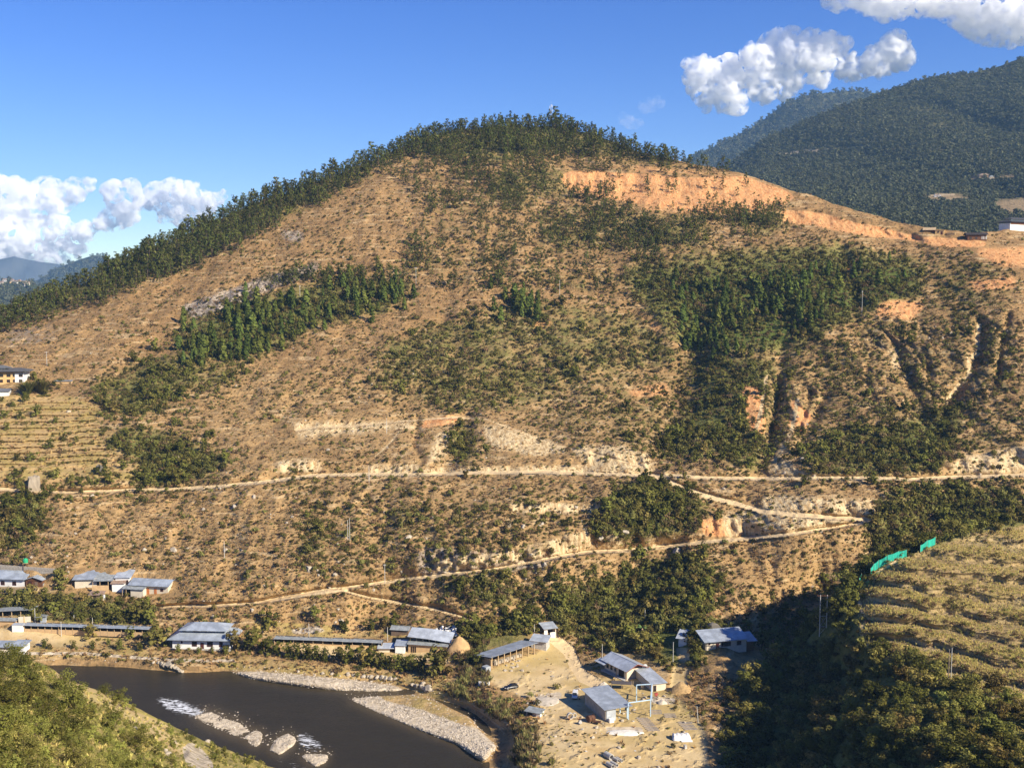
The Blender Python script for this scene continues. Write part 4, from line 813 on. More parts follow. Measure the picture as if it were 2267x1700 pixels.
def zone(x, y):
    if y > 1395:
        return 'beside the river' if x < 1180 else 'around the works yard'
    if y > 1190 and x > 1150:
        return ('just under the lower dirt road, ' if y < 1290 else 'in the gully ') + ('above the long work shed' if x < 1240 else 'above the open hut' if x < 1340 else 'above the gabled house' if x < 1450 else 'above the small white house' if x < 1560 else 'above the half-shaded house')
    if y > 1190: return ('below the lower dirt road on the left' if x < 700 else 'between the lower dirt road and the works yard') if y > 1290 or x > 1150 else ('between the two dirt roads, left of the centre' if x < 620 else 'between the two dirt roads, in the centre')
    if y > 1052: return 'between the two dirt roads, left of the centre' if x < 620 else 'between the two dirt roads, in the centre' if x < 1280 else 'below the fork of the dirt roads' if x < 1900 else 'above the terraced spur'
    if y > 880: return 'by the terraced field on the left' if x < 500 else 'just above the main dirt road in the centre' if x < 1400 else 'in the gullies above the right end of the main road'
    if y > 640: return 'on the lower left flank of the hill' if x < 700 else 'in the middle of the hill' if x < 1380 else 'in the green basin on the right of the hill'
    if y > 400: return 'on the dry upper left slope' if x < 900 else 'on the upper slope below the orange cut' if x < 1700 else 'on the right shoulder of the hill'
    return 'on the upper slope below the summit'
def instances(kind_list, P, hs, nm, mats):
    return scatter(nm, mats, P, hs, RNG, None, (.85, 1.2), .04)

def size_word(h, a, b, w=('small', 'middling', 'tall')): return w[0] if h < a else w[1] if h < b else w[2]
def pine_label(h, x, z):
    w = size_word(h, 10.2, 11.6, ('shorter', 'medium-height', 'tall'))
    if 'ridge' in z: z = ('at the low left end of the skyline ridge' if x < 150 else 'on the left skyline ridge above the grassy slope' if x < 400 else 'on the skyline ridge between the cloud and the steep rocks' if x < 620 else 'on the steep upper stretch of the left skyline ridge')
    if 'summit' in z: z = 'on the wooded summit left of the mast' if x < 1205 else 'on the wooded summit right of the mast' if x < 1400 else 'in the last trees at the right end of the summit'
    return '%s dark green pine %s' % (w, z)
# pines: ridge band, summit, and loose ones on the upper slope
w_ridge = poly([(-160, 745), (0, 695), (100, 650), (205, 605), (410, 510), (615, 422), (800, 356), (930, 300), (945, 330), (800, 400), (740, 440), (620, 495), (500, 560), (400, 600), (300, 640), (150, 690), (0, 740), (-160, 800)], 9)
w_top = poly([(900, 315), (1025, 283), (1127, 275), (1230, 277), (1312, 293), (1384, 320), (1520, 355), (1560, 366), (1500, 372), (1400, 362), (1300, 352), (1180, 362), (1060, 372), (960, 360), (900, 350)], 9)
w_loose = .22 * poly([(860, 360), (1200, 350), (1400, 365), (1500, 400), (1660, 395), (1760, 430), (1740, 520), (1420, 560), (1150, 520), (960, 480)], 12) + .08 * poly([(900, 480), (1450, 480), (1450, 640), (900, 640)], 12) + .5 * poly([(1250, 405), (1330, 410), (1460, 440), (1380, 450), (1270, 440)], 5) + .5 * poly([(1540, 445), (1720, 455), (1740, 505), (1600, 500)], 6) + .35 * poly([(1060, 380), (1200, 370), (1230, 470), (1100, 480)], 8) + .3 * poly([(570, 620), (860, 590), (890, 620), (640, 650)], 6)
px, py = sample((w_ridge * 1.2 + w_top * 1.6 + w_loose * 1.5) * free * (1 - .85 * np.clip(A_orange, 0, 1)) * np.clip(.05 + 1.3 * patchy * (.4 + .8 * big_patch), 0, 3), 4200); k = thin(px, py, 6.0); px, py = px[k][:1900], py[k][:1900]
# a ragged row right on the skyline
ex = np.concatenate([np.arange(-110, 905, 6.0) + RNG.uniform(-3, 3, 170), np.arange(905, 1500, 7.0) + RNG.uniform(-4, 4, 85), [1472, 1498, 1512, 1545, 1562, 1590, 1600, 1612]]); ex = ex[(ex < 1500) | (ex > 1500)]
ey = skyrow(ex) + RNG.uniform(1, 10, len(ex)); px = np.r_[ex, px]; py = np.r_[ey, py]
P = hill.hit(px, py); hh = RNG.uniform(6.5, 12.2, len(px)); hh *= np.where(RNG.uniform(size=len(px)) < .06, 1.4, 1); hh[rast(w_loose, px, py) > .05] *= .72
sz = hh * F / P[:, 1]; order = np.argsort(-sz); big = np.zeros(len(px), bool); big[order[:300]] = True
for i in np.where(big)[0]:
    z = 'along the left skyline ridge' if px[i] < 905 and rast(w_ridge, px[i], py[i]) > .2 else 'on the wooded summit' if py[i] < 372 else zone(px[i], py[i])
    plant('pine_tree', 'pine tree', 'pine', P[i] - (0, 0, .4), hh[i], pine_label(hh[i], px[i], z), 'pines on the hill', RNG.uniform(.85, 1.25))
i = ~big; scatter('pine_wood', [combo('pine', g, M_PINE) for g in HPROTO['pine']], P[i] - (0, 0, .4), hh[i], RNG, None, (.85, 1.15), .03)

# cypress stand on the left flank and in the right-hand basin
w_cy = poly([(405, 720), (480, 690), (560, 668), (700, 640), (860, 628), (905, 640), (900, 690), (800, 700), (720, 715), (640, 745), (570, 790), (470, 805), (400, 800)], 14) + .8 * poly([(1085, 660), (1180, 655), (1200, 700), (1090, 710)], 12) + .9 * poly([(1490, 640), (1860, 600), (1870, 690), (1740, 740), (1680, 790), (1520, 780)], 10) + .25 * poly([(1880, 590), (2060, 590), (2060, 650), (1880, 650)], 10)
px, py = sample(w_cy * free * patchy ** 1.6 * (.3 + fine), 900); k = thin(px, py, 11); px, py = px[k][:240], py[k][:240]; P = hill.hit(px, py); hh = RNG.uniform(5.5, 11.5, len(px))
for i in range(len(px)):
    plant('cypress_tree', 'conifer', 'cypress', P[i] - (0, 0, .4), hh[i], '%s dark pointed conifer %s' % (size_word(hh[i], 7.5, 9.5), 'in the left half of the dense stand on the left flank' if px[i] < 640 else 'in the right half of the dense stand on the left flank' if px[i] < 920 else 'in the clump at the middle of the hill' if px[i] < 1300 else 'at the left side of the green basin on the right' if px[i] < 1640 else 'amid the green basin on the right' if px[i] < 1880 else 'at the right side of the green basin'), 'pointed conifers on the hill', RNG.uniform(1.0, 1.6))

# broadleaf trees in gullies and hedges
hedge = np.maximum.reduce([poly(dd(q), 20) for q in ([(0, 1288), (150, 1285), (325, 1330), (320, 1362), (60, 1340), (0, 1330)], [(0, 1030), (300, 1030), (330, 1055), (0, 1056)], [(1340, 1040), (1450, 1040), (1530, 1095), (1520, 1140), (1400, 1165), (1290, 1155)], [(1200, 1262), (1350, 1240), (1500, 1200), (1560, 1260), (1500, 1340), (1600, 1370), (1480, 1440), (1310, 1390), (1185, 1350)],
      [(1440, 860), (1600, 870), (1650, 960), (1640, 1020), (1590, 1020), (1560, 975), (1425, 1000), (1415, 950)], [(1700, 960), (1850, 930), (2000, 900), (2080, 850), (2085, 920), (2040, 1015), (1900, 1025), (1740, 1015)], [(1680, 790), (1702, 800), (1692, 900), (1660, 930)], [(970, 920), (1030, 910), (1030, 1000), (970, 1000)], [(1000, 1365), (1160, 1335), (1180, 1370), (1040, 1415)], [(2080, 480), (2160, 478), (2165, 500), (2090, 503)], [(0, 1080), (110, 1065), (60, 1180), (0, 1200)], [(210, 935), (420, 940), (500, 985), (400, 1045), (290, 1040)], [(40, 820), (108, 815), (110, 850), (45, 855)], [(1960, 1160), (1850, 1270), (1840, 1350), (1700, 1420), (1560, 1400), (1700, 1330), (1820, 1250), (1900, 1170)], [(1900, 1080), (2200, 1060), (2212, 1150), (2000, 1180)], [(200, 830), (350, 765), (440, 790), (560, 765), (500, 825), (400, 845), (320, 895), (225, 895)], [(700, 580), (860, 575), (880, 600), (680, 640)])])
w_br = (hedge * 1.0 + .42 * np.clip(A_green - .3, 0, 1)) * free * (1 - .8 * np.clip(A_pale + A_orange, 0, 1)) * (.1 + patchy ** 1.5) * (.4 + fine)
px, py = sample(w_br, 4200); k = thin(px, py, 10); px, py = px[k][:2100], py[k][:2100]; P = hill.hit(px, py)
hh = np.clip(RNG.lognormal(1.35, .33, len(px)), 2.2, 8.5); hh[P[:, 1] < 440] *= 1.05
# ------------------------------------------------------------------ trees of the spur, the river bank and the near slope come first: they show largest
TREES = 0
def spur_zone(x, y):
    if x < 1780: return 'in the shaded wood right beside the works yard' if x < 1640 else 'in the shaded wood below the H-shaped pylon'
    if y < 1480: return 'along the left edge of the terraced field'
    if y < 1590: return 'directly under the lowest terrace, left of the pole pair' if x < 2090 else 'directly under the lowest terrace, right of the pole pair'
    return 'at the bottom edge below the shaded wood' if x < 1950 else 'at the bottom edge in the sunlit wood' if x < 2150 else 'in the bottom right corner of the wood'
sx_, sy_ = sample((1 - TERR) * (1 - np.clip(1.5 * line(EDGE + [(1930, 1430)], 44, 6) + 1.5 * line([(1805, 1400), (1832, 1400)], 50, 6) + 1.5 * line([(1895, 1306), (1907, 1284), (1927, 1272), (1965, 1241), (2007, 1229), (2071, 1202)], 60, 6), 0, 1)) * (RPY > sptop(PXrow)[None] + 3) * (RPX > 1490) * (RPX < 2400) * (RPY < 1760), 900); k = thin(sx_, sy_, 27); sx_, sy_ = sx_[k], sy_[k]
ridge_x = np.array([1530, 1556, 1580, 1612, 1650, 1690, 1728, 1768, 1850]); sx_ = np.r_[ridge_x, sx_]; sy_ = np.r_[sptop(ridge_x) + 8, sy_]
SP = spur.hit(sx_, sy_); 
for i in range(len(sx_)):
    h = RNG.uniform(3.6, 7.2) * (.8 if SP[i, 1] < 240 else 1.0) * (.62 if sx_[i] < 1600 else 1)
    kd = ('broadfine', 'warmfine', 'broadfine', 'warmfine', 'limefine')[RNG.integers(0, 5)] if sx_[i] > 1700 else ('broadfine', 'broadfine', 'warmfine')[RNG.integers(0, 3)]
    if kd == 'limefine' and RNG.uniform() < .6: kd = 'warmfine'
    lab = {'broadfine': 'deep green leafy tree', 'warmfine': 'olive green bushy tree', 'limefine': 'pale yellow-green tree'}[kd]
    plant('broadleaf_tree', 'tree', kd, SP[i] - (0, 0, .5), h, size_word(h, 4.6, 5.9, ('low', 'medium', 'tall')) + ' ' + lab + ' ' + spur_zone(sx_[i], sy_[i]), 'trees on the terraced spur', RNG.uniform(.95, 1.35)); TREES += 1
# trees just over the crest, behind the net fence: their tops show above it and shade the ravine
for x in np.arange(1790, 2240, 9.5):
    q = at(x, float(sptop(np.array([x]))[0]), 1000.0 / float(_sp(x, float(sptop(np.array([x]))[0])))) + np.array([RNG.uniform(-1, 1), RNG.uniform(4, 10), 0]); q[2] -= 4.5 + RNG.uniform(0, 2)
    kd = ('broadfine', 'warmfine')[RNG.integers(0, 2)]
    plant('broadleaf_tree', 'tree', kd, q, RNG.uniform(6.0, 8.6), ('deep green' if kd == 'broadfine' else 'olive green') + (' tree just left of the net fence, rising out of the ravine' if x < 1900 else ' tree peeping up behind the net fence' if x < 2080 else ' tree behind the top right end of the terraced field'), 'trees behind the net fence', RNG.uniform(1.0, 1.3)); TREES += 1
for x, dy in ((1842, 6), (1848, 22), (1855, 8), (1860, 26), (1868, 10), (1874, 30), (1880, 10), (1884, 34), (1889, 12)):
    plant('broadleaf_tree', 'tree', 'broadfine', spur.hit(x, float(sptop(np.array([x]))[0]) + dy) - (0, 0, .4), RNG.uniform(6.2, 8.0), 'tall dark tree on the crest between the H-shaped pylon and the net fence', 'trees on the crest by the pylon', RNG.uniform(1.0, 1.25)); TREES += 1
# near slope
nx_, ny_ = sample(poly([(-120, 1455), (60, 1460), (130, 1520), (190, 1580), (150, 1640), (-120, 1650)], 5) * hid_near, 60); k = thin(nx_, ny_, 30); nx_, ny_ = nx_[k], ny_[k]; NP = near.hit(nx_, ny_)
for i in range(len(nx_)):
    h = RNG.uniform(3.6, 5.6); plant('broadleaf_tree', 'tree', 'neardark', NP[i] - (0, 0, .3), h, '%s dark green leafy tree %s' % (size_word(h, 4.3, 5.0, ('low', 'medium-high', 'tall')), 'at the left edge of the clump on the near slope' if nx_[i] < 50 else 'at the right side of the clump on the near slope'), 'trees on the near slope', RNG.uniform(1.0, 1.3)); TREES += 1
nx_, ny_ = sample(poly([(-120, 1640), (60, 1610), (150, 1640), (280, 1660), (330, 1760), (-120, 1780)], 5), 60); k = thin(nx_, ny_, 38); nx_, ny_ = nx_[k], ny_[k]; NP = near.hit(nx_, ny_)
for i in range(len(nx_)):
    plant('broadleaf_tree', 'tree', 'neartree', NP[i] - (0, 0, .3), RNG.uniform(2.4, 3.6), 'yellow-green leafy tree %s' % ('in the bottom left corner of the near slope' if nx_[i] < 110 else 'at the bottom of the near slope, right of the corner'), 'trees on the near slope', RNG.uniform(1.1, 1.5)); TREES += 1
for x, y, h, kd, lab in ((300, 1658, 3.6, 'neardark', 'dark rounded tree in the yellow grass left of the pale rock slab'), (232, 1536, 2.4, 'neardark', 'small silvery pointed bush on the rim of the near slope above the river'), (262, 1555, 3.2, 'neardark', 'low dark tree on the rim of the near slope beside the silvery bush')):
    plant('broadleaf_tree', 'tree', kd, near.hit(x, y) - (0, 0, .3), h, lab, None, 1.3); TREES += 1
# river bank row
BANK = [(350, 1432, 8.5, 'warm', 'tall thin olive tree left of the big white house'), (517, 1440, 8.0, 'warm', 'bare brownish tree covering the right end of the big white house'), (560, 1440, 8.8, 'broad', 'tall dark tree just right of the big white house'), (592, 1447, 6, 'broad', ''), (612, 1449, 5.2, 'broad', ''), (640, 1455, 6, 'column', ''), (660, 1457, 6.2, 'column', ''), (682, 1460, 6, 'column', ''), (700, 1460, 5.6, 'column', ''), (718, 1464, 5.4, 'column', ''),
        (752, 1468, 6.4, 'warm', ''), (775, 1470, 7.0, 'broad', ''), (800, 1472, 7.0, 'warm', ''), (822, 1474, 7.4, 'broad', ''), (845, 1478, 5.5, 'column', ''), (862, 1480, 5, 'column', ''), (884, 1482, 6.2, 'column', ''), (902, 1484, 5.6, 'column', ''), (914, 1482, 5.8, 'limefine', 'yellow-tipped slim tree in the row on the river bank'), (934, 1492, 5.8, 'broad', 'black-green tree at the right end of the river bank row'),
        (966, 1496, 10.5, 'warm', 'tall bushy brown-green tree in front of the tan open shed'), (978, 1492, 9.0, 'warm', 'brown-green tree close behind the tallest bank tree'), (500, 1449, 3.4, 'column', ''), (470, 1447, 3.0, 'column', ''), (440, 1446, 2.8, 'column', ''), (395, 1443, 3.4, 'column', ''), (310, 1440, 3.4, 'column', ''), (265, 1438, 4.4, 'column', ''), (205, 1436, 3.4, 'column', ''), (162, 1436, 3.6, 'column', ''), (98, 1432, 3.6, 'column', ''), (240, 1426, 2.6, 'column', ''),
        (700, 1365, 5.0, 'broad', 'round green tree above the second long shed'), (762, 1398, 5.2, 'broad', 'dark tree at the top edge of the strip of grass above the second long shed'), (820, 1396, 4.6, 'broad', ''), (850, 1394, 5.6, 'warm', ''), (870, 1390, 5.8, 'broad', ''), (595, 1392, 7.5, 'broad', 'tall tree with a pale leaning trunk above the second long shed'), (1030, 1412, 5.5, 'broad', ''), (1060, 1412, 6.0, 'broad', ''), (1085, 1410, 5.5, 'broad', ''),
        (1135, 1398, 6.5, 'broad', ''), (1150, 1392, 7.0, 'broad', ''), (1172, 1378, 7.5, 'broadfine', 'clipped rectangular-looking dark tree behind the small grey shed'), (1355, 1445, 5, 'warm', ''), (1385, 1440, 6, 'warm', ''), (1420, 1438, 7, 'warmfine', 'large olive tree behind the gabled house in the works yard'), (1450, 1458, 4.6, 'warmfine', 'olive tree right of the gabled house in the works yard'), (1470, 1474, 3.6, 'broad', ''), (1535, 1462, 3.2, 'broad', 'green tree in front of the half-shaded long house'), (1560, 1472, 3.2, 'broad', '')]
for x, y, h, kd, lab in BANK:
    plant('broadleaf_tree', 'tree', kd, hill.hit(x, y) - (0, 0, .3), h, lab or ('slim leafy tree in the row along the river bank' if x < 1000 and y > 1425 else 'leafy green tree ' + ('behind the long sheds' if x < 1000 else 'on the bank behind the grey works sheds' if x < 1300 else 'behind the gabled house of the works yard')), None if lab else 'trees on the valley floor', RNG.uniform(1.0, 1.3) if kd in ('warm', 'broad', 'warmfine', 'broadfine') else 1.1); TREES += 1
sz = hh * F / P[:, 1]; order = np.argsort(-sz); big = np.zeros(len(px), bool); big[order[:max(0, 300 - TREES)]] = True
for i in np.where(big)[0]:
    kd = 'broad' if RNG.uniform() < .7 else 'warm'
    plant('broadleaf_tree', 'tree', kd, P[i] - (0, 0, .4), hh[i], '%s %s tree %s' % (size_word(hh[i], 6, 7.2, ('low', 'medium-sized', 'large')), 'dense green' if kd == 'broad' else 'olive coloured', zone(px[i], py[i])), 'trees on the hillside', RNG.uniform(1.1, 1.6))
i = ~big; scatter('hillside_trees', [combo('tree', g, M_BROAD) for g in HPROTO['broad']] + [combo('tree', g, M_WARM) for g in HPROTO['broad'][:1]], P[i] - (0, 0, .4), hh[i], RNG, None, (.75, 1.0), .05)

# shrubs: 300 objects, the rest one mass
w_sh = free * (.09 + .9 * np.clip(A_green, 0, 1) * (.35 + patchy) + .42 * patchy * fine * big_patch) * (1 - .93 * np.clip(A_orange, 0, 1)) * (1 - .7 * np.clip(A_pale, 0, 1)) * (1 - .8 * B_field) * (1 - .97 * B_sand) * (1 - .95 * bars)
px, py = sample(w_sh, 62000); P = hill.hit(px, py); ss = np.clip(RNG.lognormal(.50, .48, len(px)), .6, 4.6) * (.75 + .4 * rast(A_green, px, py))
near_road = RNG.uniform(size=len(px)); sz = ss * F / P[:, 1]; order = np.argsort(-sz); big = np.zeros(len(px), bool); big[order[:300]] = True
SQ = np.quantile(ss[big], (.33, .67))
for i in np.where(big)[0]: bush('shrub', 'shrub', S_SHRUB, P[i] - (0, 0, .15 * ss[i]), ss[i] * 1.15, '%s rounded green shrub %s' % (size_word(ss[i], SQ[0], SQ[1], ('smaller', 'broad', 'very broad')), zone(px[i], py[i])) if True else zone(px[i], py[i]), 'shrubs scattered over the hillside', RNG.uniform(.9, 1.3))
i = ~big; scatter('hillside_scrub', S_SHRUB * 2 + S_SHRUBW, P[i] - (0, 0, .12) * ss[i][:, None], ss[i], RNG, None, (.75, 1.4), .12)
# dry grass tussocks and low brown weeds
w_gr = free * (.7 + .5 * fine) * (1 - .9 * np.clip(A_orange + A_pale, 0, 1)) * (1 - .985 * B_sand) * (1 - .95 * bars) * (1 - .35 * A_green)
px, py = sample(w_gr, 34000); P = hill.hit(px, py); ss = RNG.uniform(.55, 1.5, len(px))
scatter('dry_grass', [combo('tussock', tuft(s, 9, 1.0, .12, .8), M_DRY) for s in (71, 72, 73)] + [combo('weed', tuft(s, 9, .8, .14, .9), M_BROWN) for s in (74,)], P - (0, 0, .05), ss, RNG, None, (.6, 1.0), .1)
# terraces of the spur: standing crop on the edges, dark weeds on the risers
w_cr = TERR * (.22 + sm(.45, .55, fz) * (1 - sm(.80, .92, fz))) * (.3 + patchy); sx_, sy_ = sample(w_cr, 14500, 2); SP = spur.hit(sx_, sy_)
scatter('terrace_crop', [combo('crop', tuft(s, 12, 1.3, .09, .35), M_CROP) for s in (81, 82, 83)], SP - (0, 0, .05), RNG.uniform(.3, .62, len(sx_)), RNG, None, (.8, 1.3), .08)
w_wd = TERR * np.maximum(sm(.80, .9, fz), 1 - sm(.02, .1, fz)) * (.25 + patchy) + .12 * TERR; sx_, sy_ = sample(w_wd, 1500, 2); SP = spur.hit(sx_, sy_)
scatter('terrace_weeds', S_SHRUBW * 2 + S_SHRUB[:2], SP - (0, 0, .1), np.clip(RNG.lognormal(.15, .4, len(sx_)), .5, 2.6), RNG, None, (.7, 1.1), .1)
sx_, sy_ = sample((1 - TERR) * (RPY > sptop(PXrow)[None] + 2) * (RPX > 1480) * (RPX < 2410) * (RPY < 1775), 1700, 2); SP = spur.hit(sx_, sy_)
scatter('spur_undergrowth', S_SHRUB + [combo('olive_shrub', shrub(67), M_WARM)], SP - (0, 0, .2), np.clip(RNG.lognormal(.75, .4, len(sx_)), .8, 4), RNG, None, (.8, 1.3), .1)
# near slope cover
nx_, ny_ = sample(hid_near * (RPX > -150) * (1 - .9 * n_pale), 5200, 2); NP = near.hit(nx_, ny_)
scatter('near_slope_grass', [combo('grass', tuft(s, 14, .9, .07, .6), M_CROP) for s in (91, 92)] + [combo('herb', shrub(s, 60, .7, .16), M_LIME) for s in (93, 94)], NP - (0, 0, .04), RNG.uniform(.35, .95, len(nx_)), RNG, None, (.8, 1.2), .1)
nx_, ny_ = sample(hid_near * (RPX > -150) * (1 - .9 * n_pale) * (1 - .6 * n_dry) * (.15 + patchy), 1000, 2); NP = near.hit(nx_, ny_)
scatter('near_slope_scrub', [combo('near_shrub', broadleaf(s, 9, 40, .06, 1.3, .1), M_BROAD) for s in (95, 96)] + [combo('near_shrub', broadleaf(97, 9, 40, .06, 1.3, .1), M_LIME)] * 2, NP - (0, 0, .1), np.clip(RNG.lognormal(.15, .35, len(nx_)), .5, 2.6), RNG, None, (.8, 1.1), .08)
# forest on the far mountains
def forest(sh, name, n, h0, h1, mat, skip=None):
    u = RNG.integers(0, sh.nx - 1, n); v = (RNG.uniform(0, 1, n) ** .9 * (sh.ny - 2)).astype(int); fx = RNG.uniform(0, 1, n)
    P = sh.P[v, u] * (1 - fx[:, None]) + sh.P[v, u + 1] * fx[:, None]; x = sh.PX[v, u]; y = sh.PY[v, u]; k = (y < skyrow(x) + 20) & (x > -150) & (x < 2420)
    if skip is not None: k &= rast(skip, x, y) < RNG.uniform(.2, .7, n)
    P = P[k]; return scatter(name, [combo('far_tree', broadleaf(s, 6, 7, .16, 1.2, .1), mat) for s in (101, 102, 103)], P - (0, 0, 2), RNG.uniform(h0, h1, len(P)), RNG, None, (.7, 1.1), .05)
OPEN = np.maximum.reduce([poly(q, 5, True) for q in ([(2140, 435), (2212, 425), (2400, 420), (2400, 470), (2160, 460)], [(1990, 424), (2060, 418), (2110, 430), (2060, 438), (2000, 434)], [(2080, 380), (2200, 378), (2190, 390), (2090, 390)])] + [line(dd([(1680, 335), (1730, 328), (1800, 324), (1880, 318)]), 4)])
M_FAR = foliage('far_forest_leaves', (.058, .072, .036), (.105, .118, .056), (.115, .11, .06), .2, .05, .22)
forest(mtA, 'mountain_forest', 42000, 6.5, 12.5, M_FAR, OPEN); forest(mtB, 'far_mountain_forest', 7000, 14, 26, M_FAR); forest(mtE, 'far_slope_forest', 1500, 9, 20, M_FAR); forest(mtC, 'left_mountain_forest', 2500, 16, 30, M_FAR)
# ------------------------------------------------------------------ building materials
M_BLUE = plain('blue_grey_sheet_roof', (.44, .485, .53), .42, .2, .38, .35, spec=.5, stripe=1.3)
M_PALE = plain('pale_sheet_roof', (.56, .60, .63), .4, .2, .36, .4, spec=.5, stripe=1.3)
M_GREY = plain('weathered_sheet_roof', (.36, .38, .37), .55, .1, .4, .9, stripe=1.3)
M_RUST = plain('rusty_sheet_roof', (.34, .27, .21), .7, .05, .5, 1.2, stripe=1.3, col2=(.26, .15, .09))
M_WHITE = plain('whitewashed_wall', (.80, .78, .73), .9, var=.12, scale=.5)
M_CREAM = plain('cream_wall', (.66, .57, .42), .9, var=.16, scale=.5)
M_TAN = plain('mud_wall', (.60, .40, .20), .95, var=.2, scale=.6, bump=.3)
M_OCHRE = plain('ochre_wall', (.70, .47, .20), .9, var=.15, scale=.5)
M_BRICK = plain('grey_block_wall', (.46, .40, .32), .95, var=.25, scale=.9, bump=.4)
M_WOOD = plain('brown_boards', (.17, .075, .035), .85, var=.4, scale=2.5)
M_OLDWOOD = plain('grey_brown_boards', (.22, .15, .10), .9, var=.4, scale=2.5)
M_TIMBER = plain('pale_timber', (.50, .36, .20), .85, var=.3, scale=2)
M_DARKR = plain('dark_red_joinery', (.11, .028, .022), .6, var=.3, scale=2)
M_GLASS = plain('window_glass', (.025, .028, .03), .12, var=.3, scale=1, spec=.6)
M_INSIDE = plain('painted_inside_shade', (.035, .022, .016), .95, var=.3, scale=2)  # near-black colour stands for the shade inside openings and open sheds
M_ORANGE = plain('orange_door_paint', (.50, .17, .05), .7, var=.2, scale=2)
M_CONC = plain('concrete', (.50, .47, .42), .9, var=.3, scale=1.5, bump=.3)
M_SLAB = plain('weathered_concrete_beams', (.33, .28, .23), .95, var=.4, scale=2)
M_STEELB = plain('pale_blue_steel_paint', (.50, .66, .78), .5, .1, .2, 2)
M_TEAL = plain('green_tank_plastic', (.03, .36, .16), .45, var=.15, scale=2)
M_NET = plain('green_shade_net', (.02, .40, .28), .85, var=.35, scale=.8)
M_TARP = plain('white_tarpaulin', (.80, .77, .70), .7, var=.15, scale=.9, bump=.3)
M_STONE = plain('pale_stone', (.50, .42, .31), .95, var=.4, scale=.9, bump=.8)
M_DKSTONE = plain('dark_stone', (.17, .15, .12), .95, var=.4, scale=.5, bump=.8)
M_POLE = plain('galvanised_pole', (.58, .55, .48), .6, .1, .2, 1)
M_WPOLE = plain('wooden_pole', (.34, .26, .18), .9, var=.3, scale=1)
M_EARTH = plain('heaped_earth', (.52, .33, .15), .95, var=.25, scale=.6, bump=.8)
M_SANDH = plain('heaped_sand', (.58, .50, .38), .95, var=.25, scale=.8, bump=.6)
M_BLACK = plain('black_car_paint', (.012, .012, .014), .22, .0, .1, 1, spec=.6)
M_SILVER = plain('silver_white_car_paint', (.72, .72, .72), .3, .1, .05, 1, spec=.5)
M_RUBBER = plain('tyre_rubber', (.02, .02, .02), .9)
M_RIM = plain('wheel_rim_metal', (.45, .45, .46), .35, .7)
M_LAMP = plain('lamp_glass', (.85, .85, .82), .1, spec=.6)
M_RED = plain('faded_red_paint', (.36, .06, .04), .6, var=.3, scale=2)
M_RUSTY = plain('rusty_steel', (.16, .075, .04), .8, .2, .5, 2)
M_TRIM = plain('red_brown_trim', (.22, .07, .05), .7)

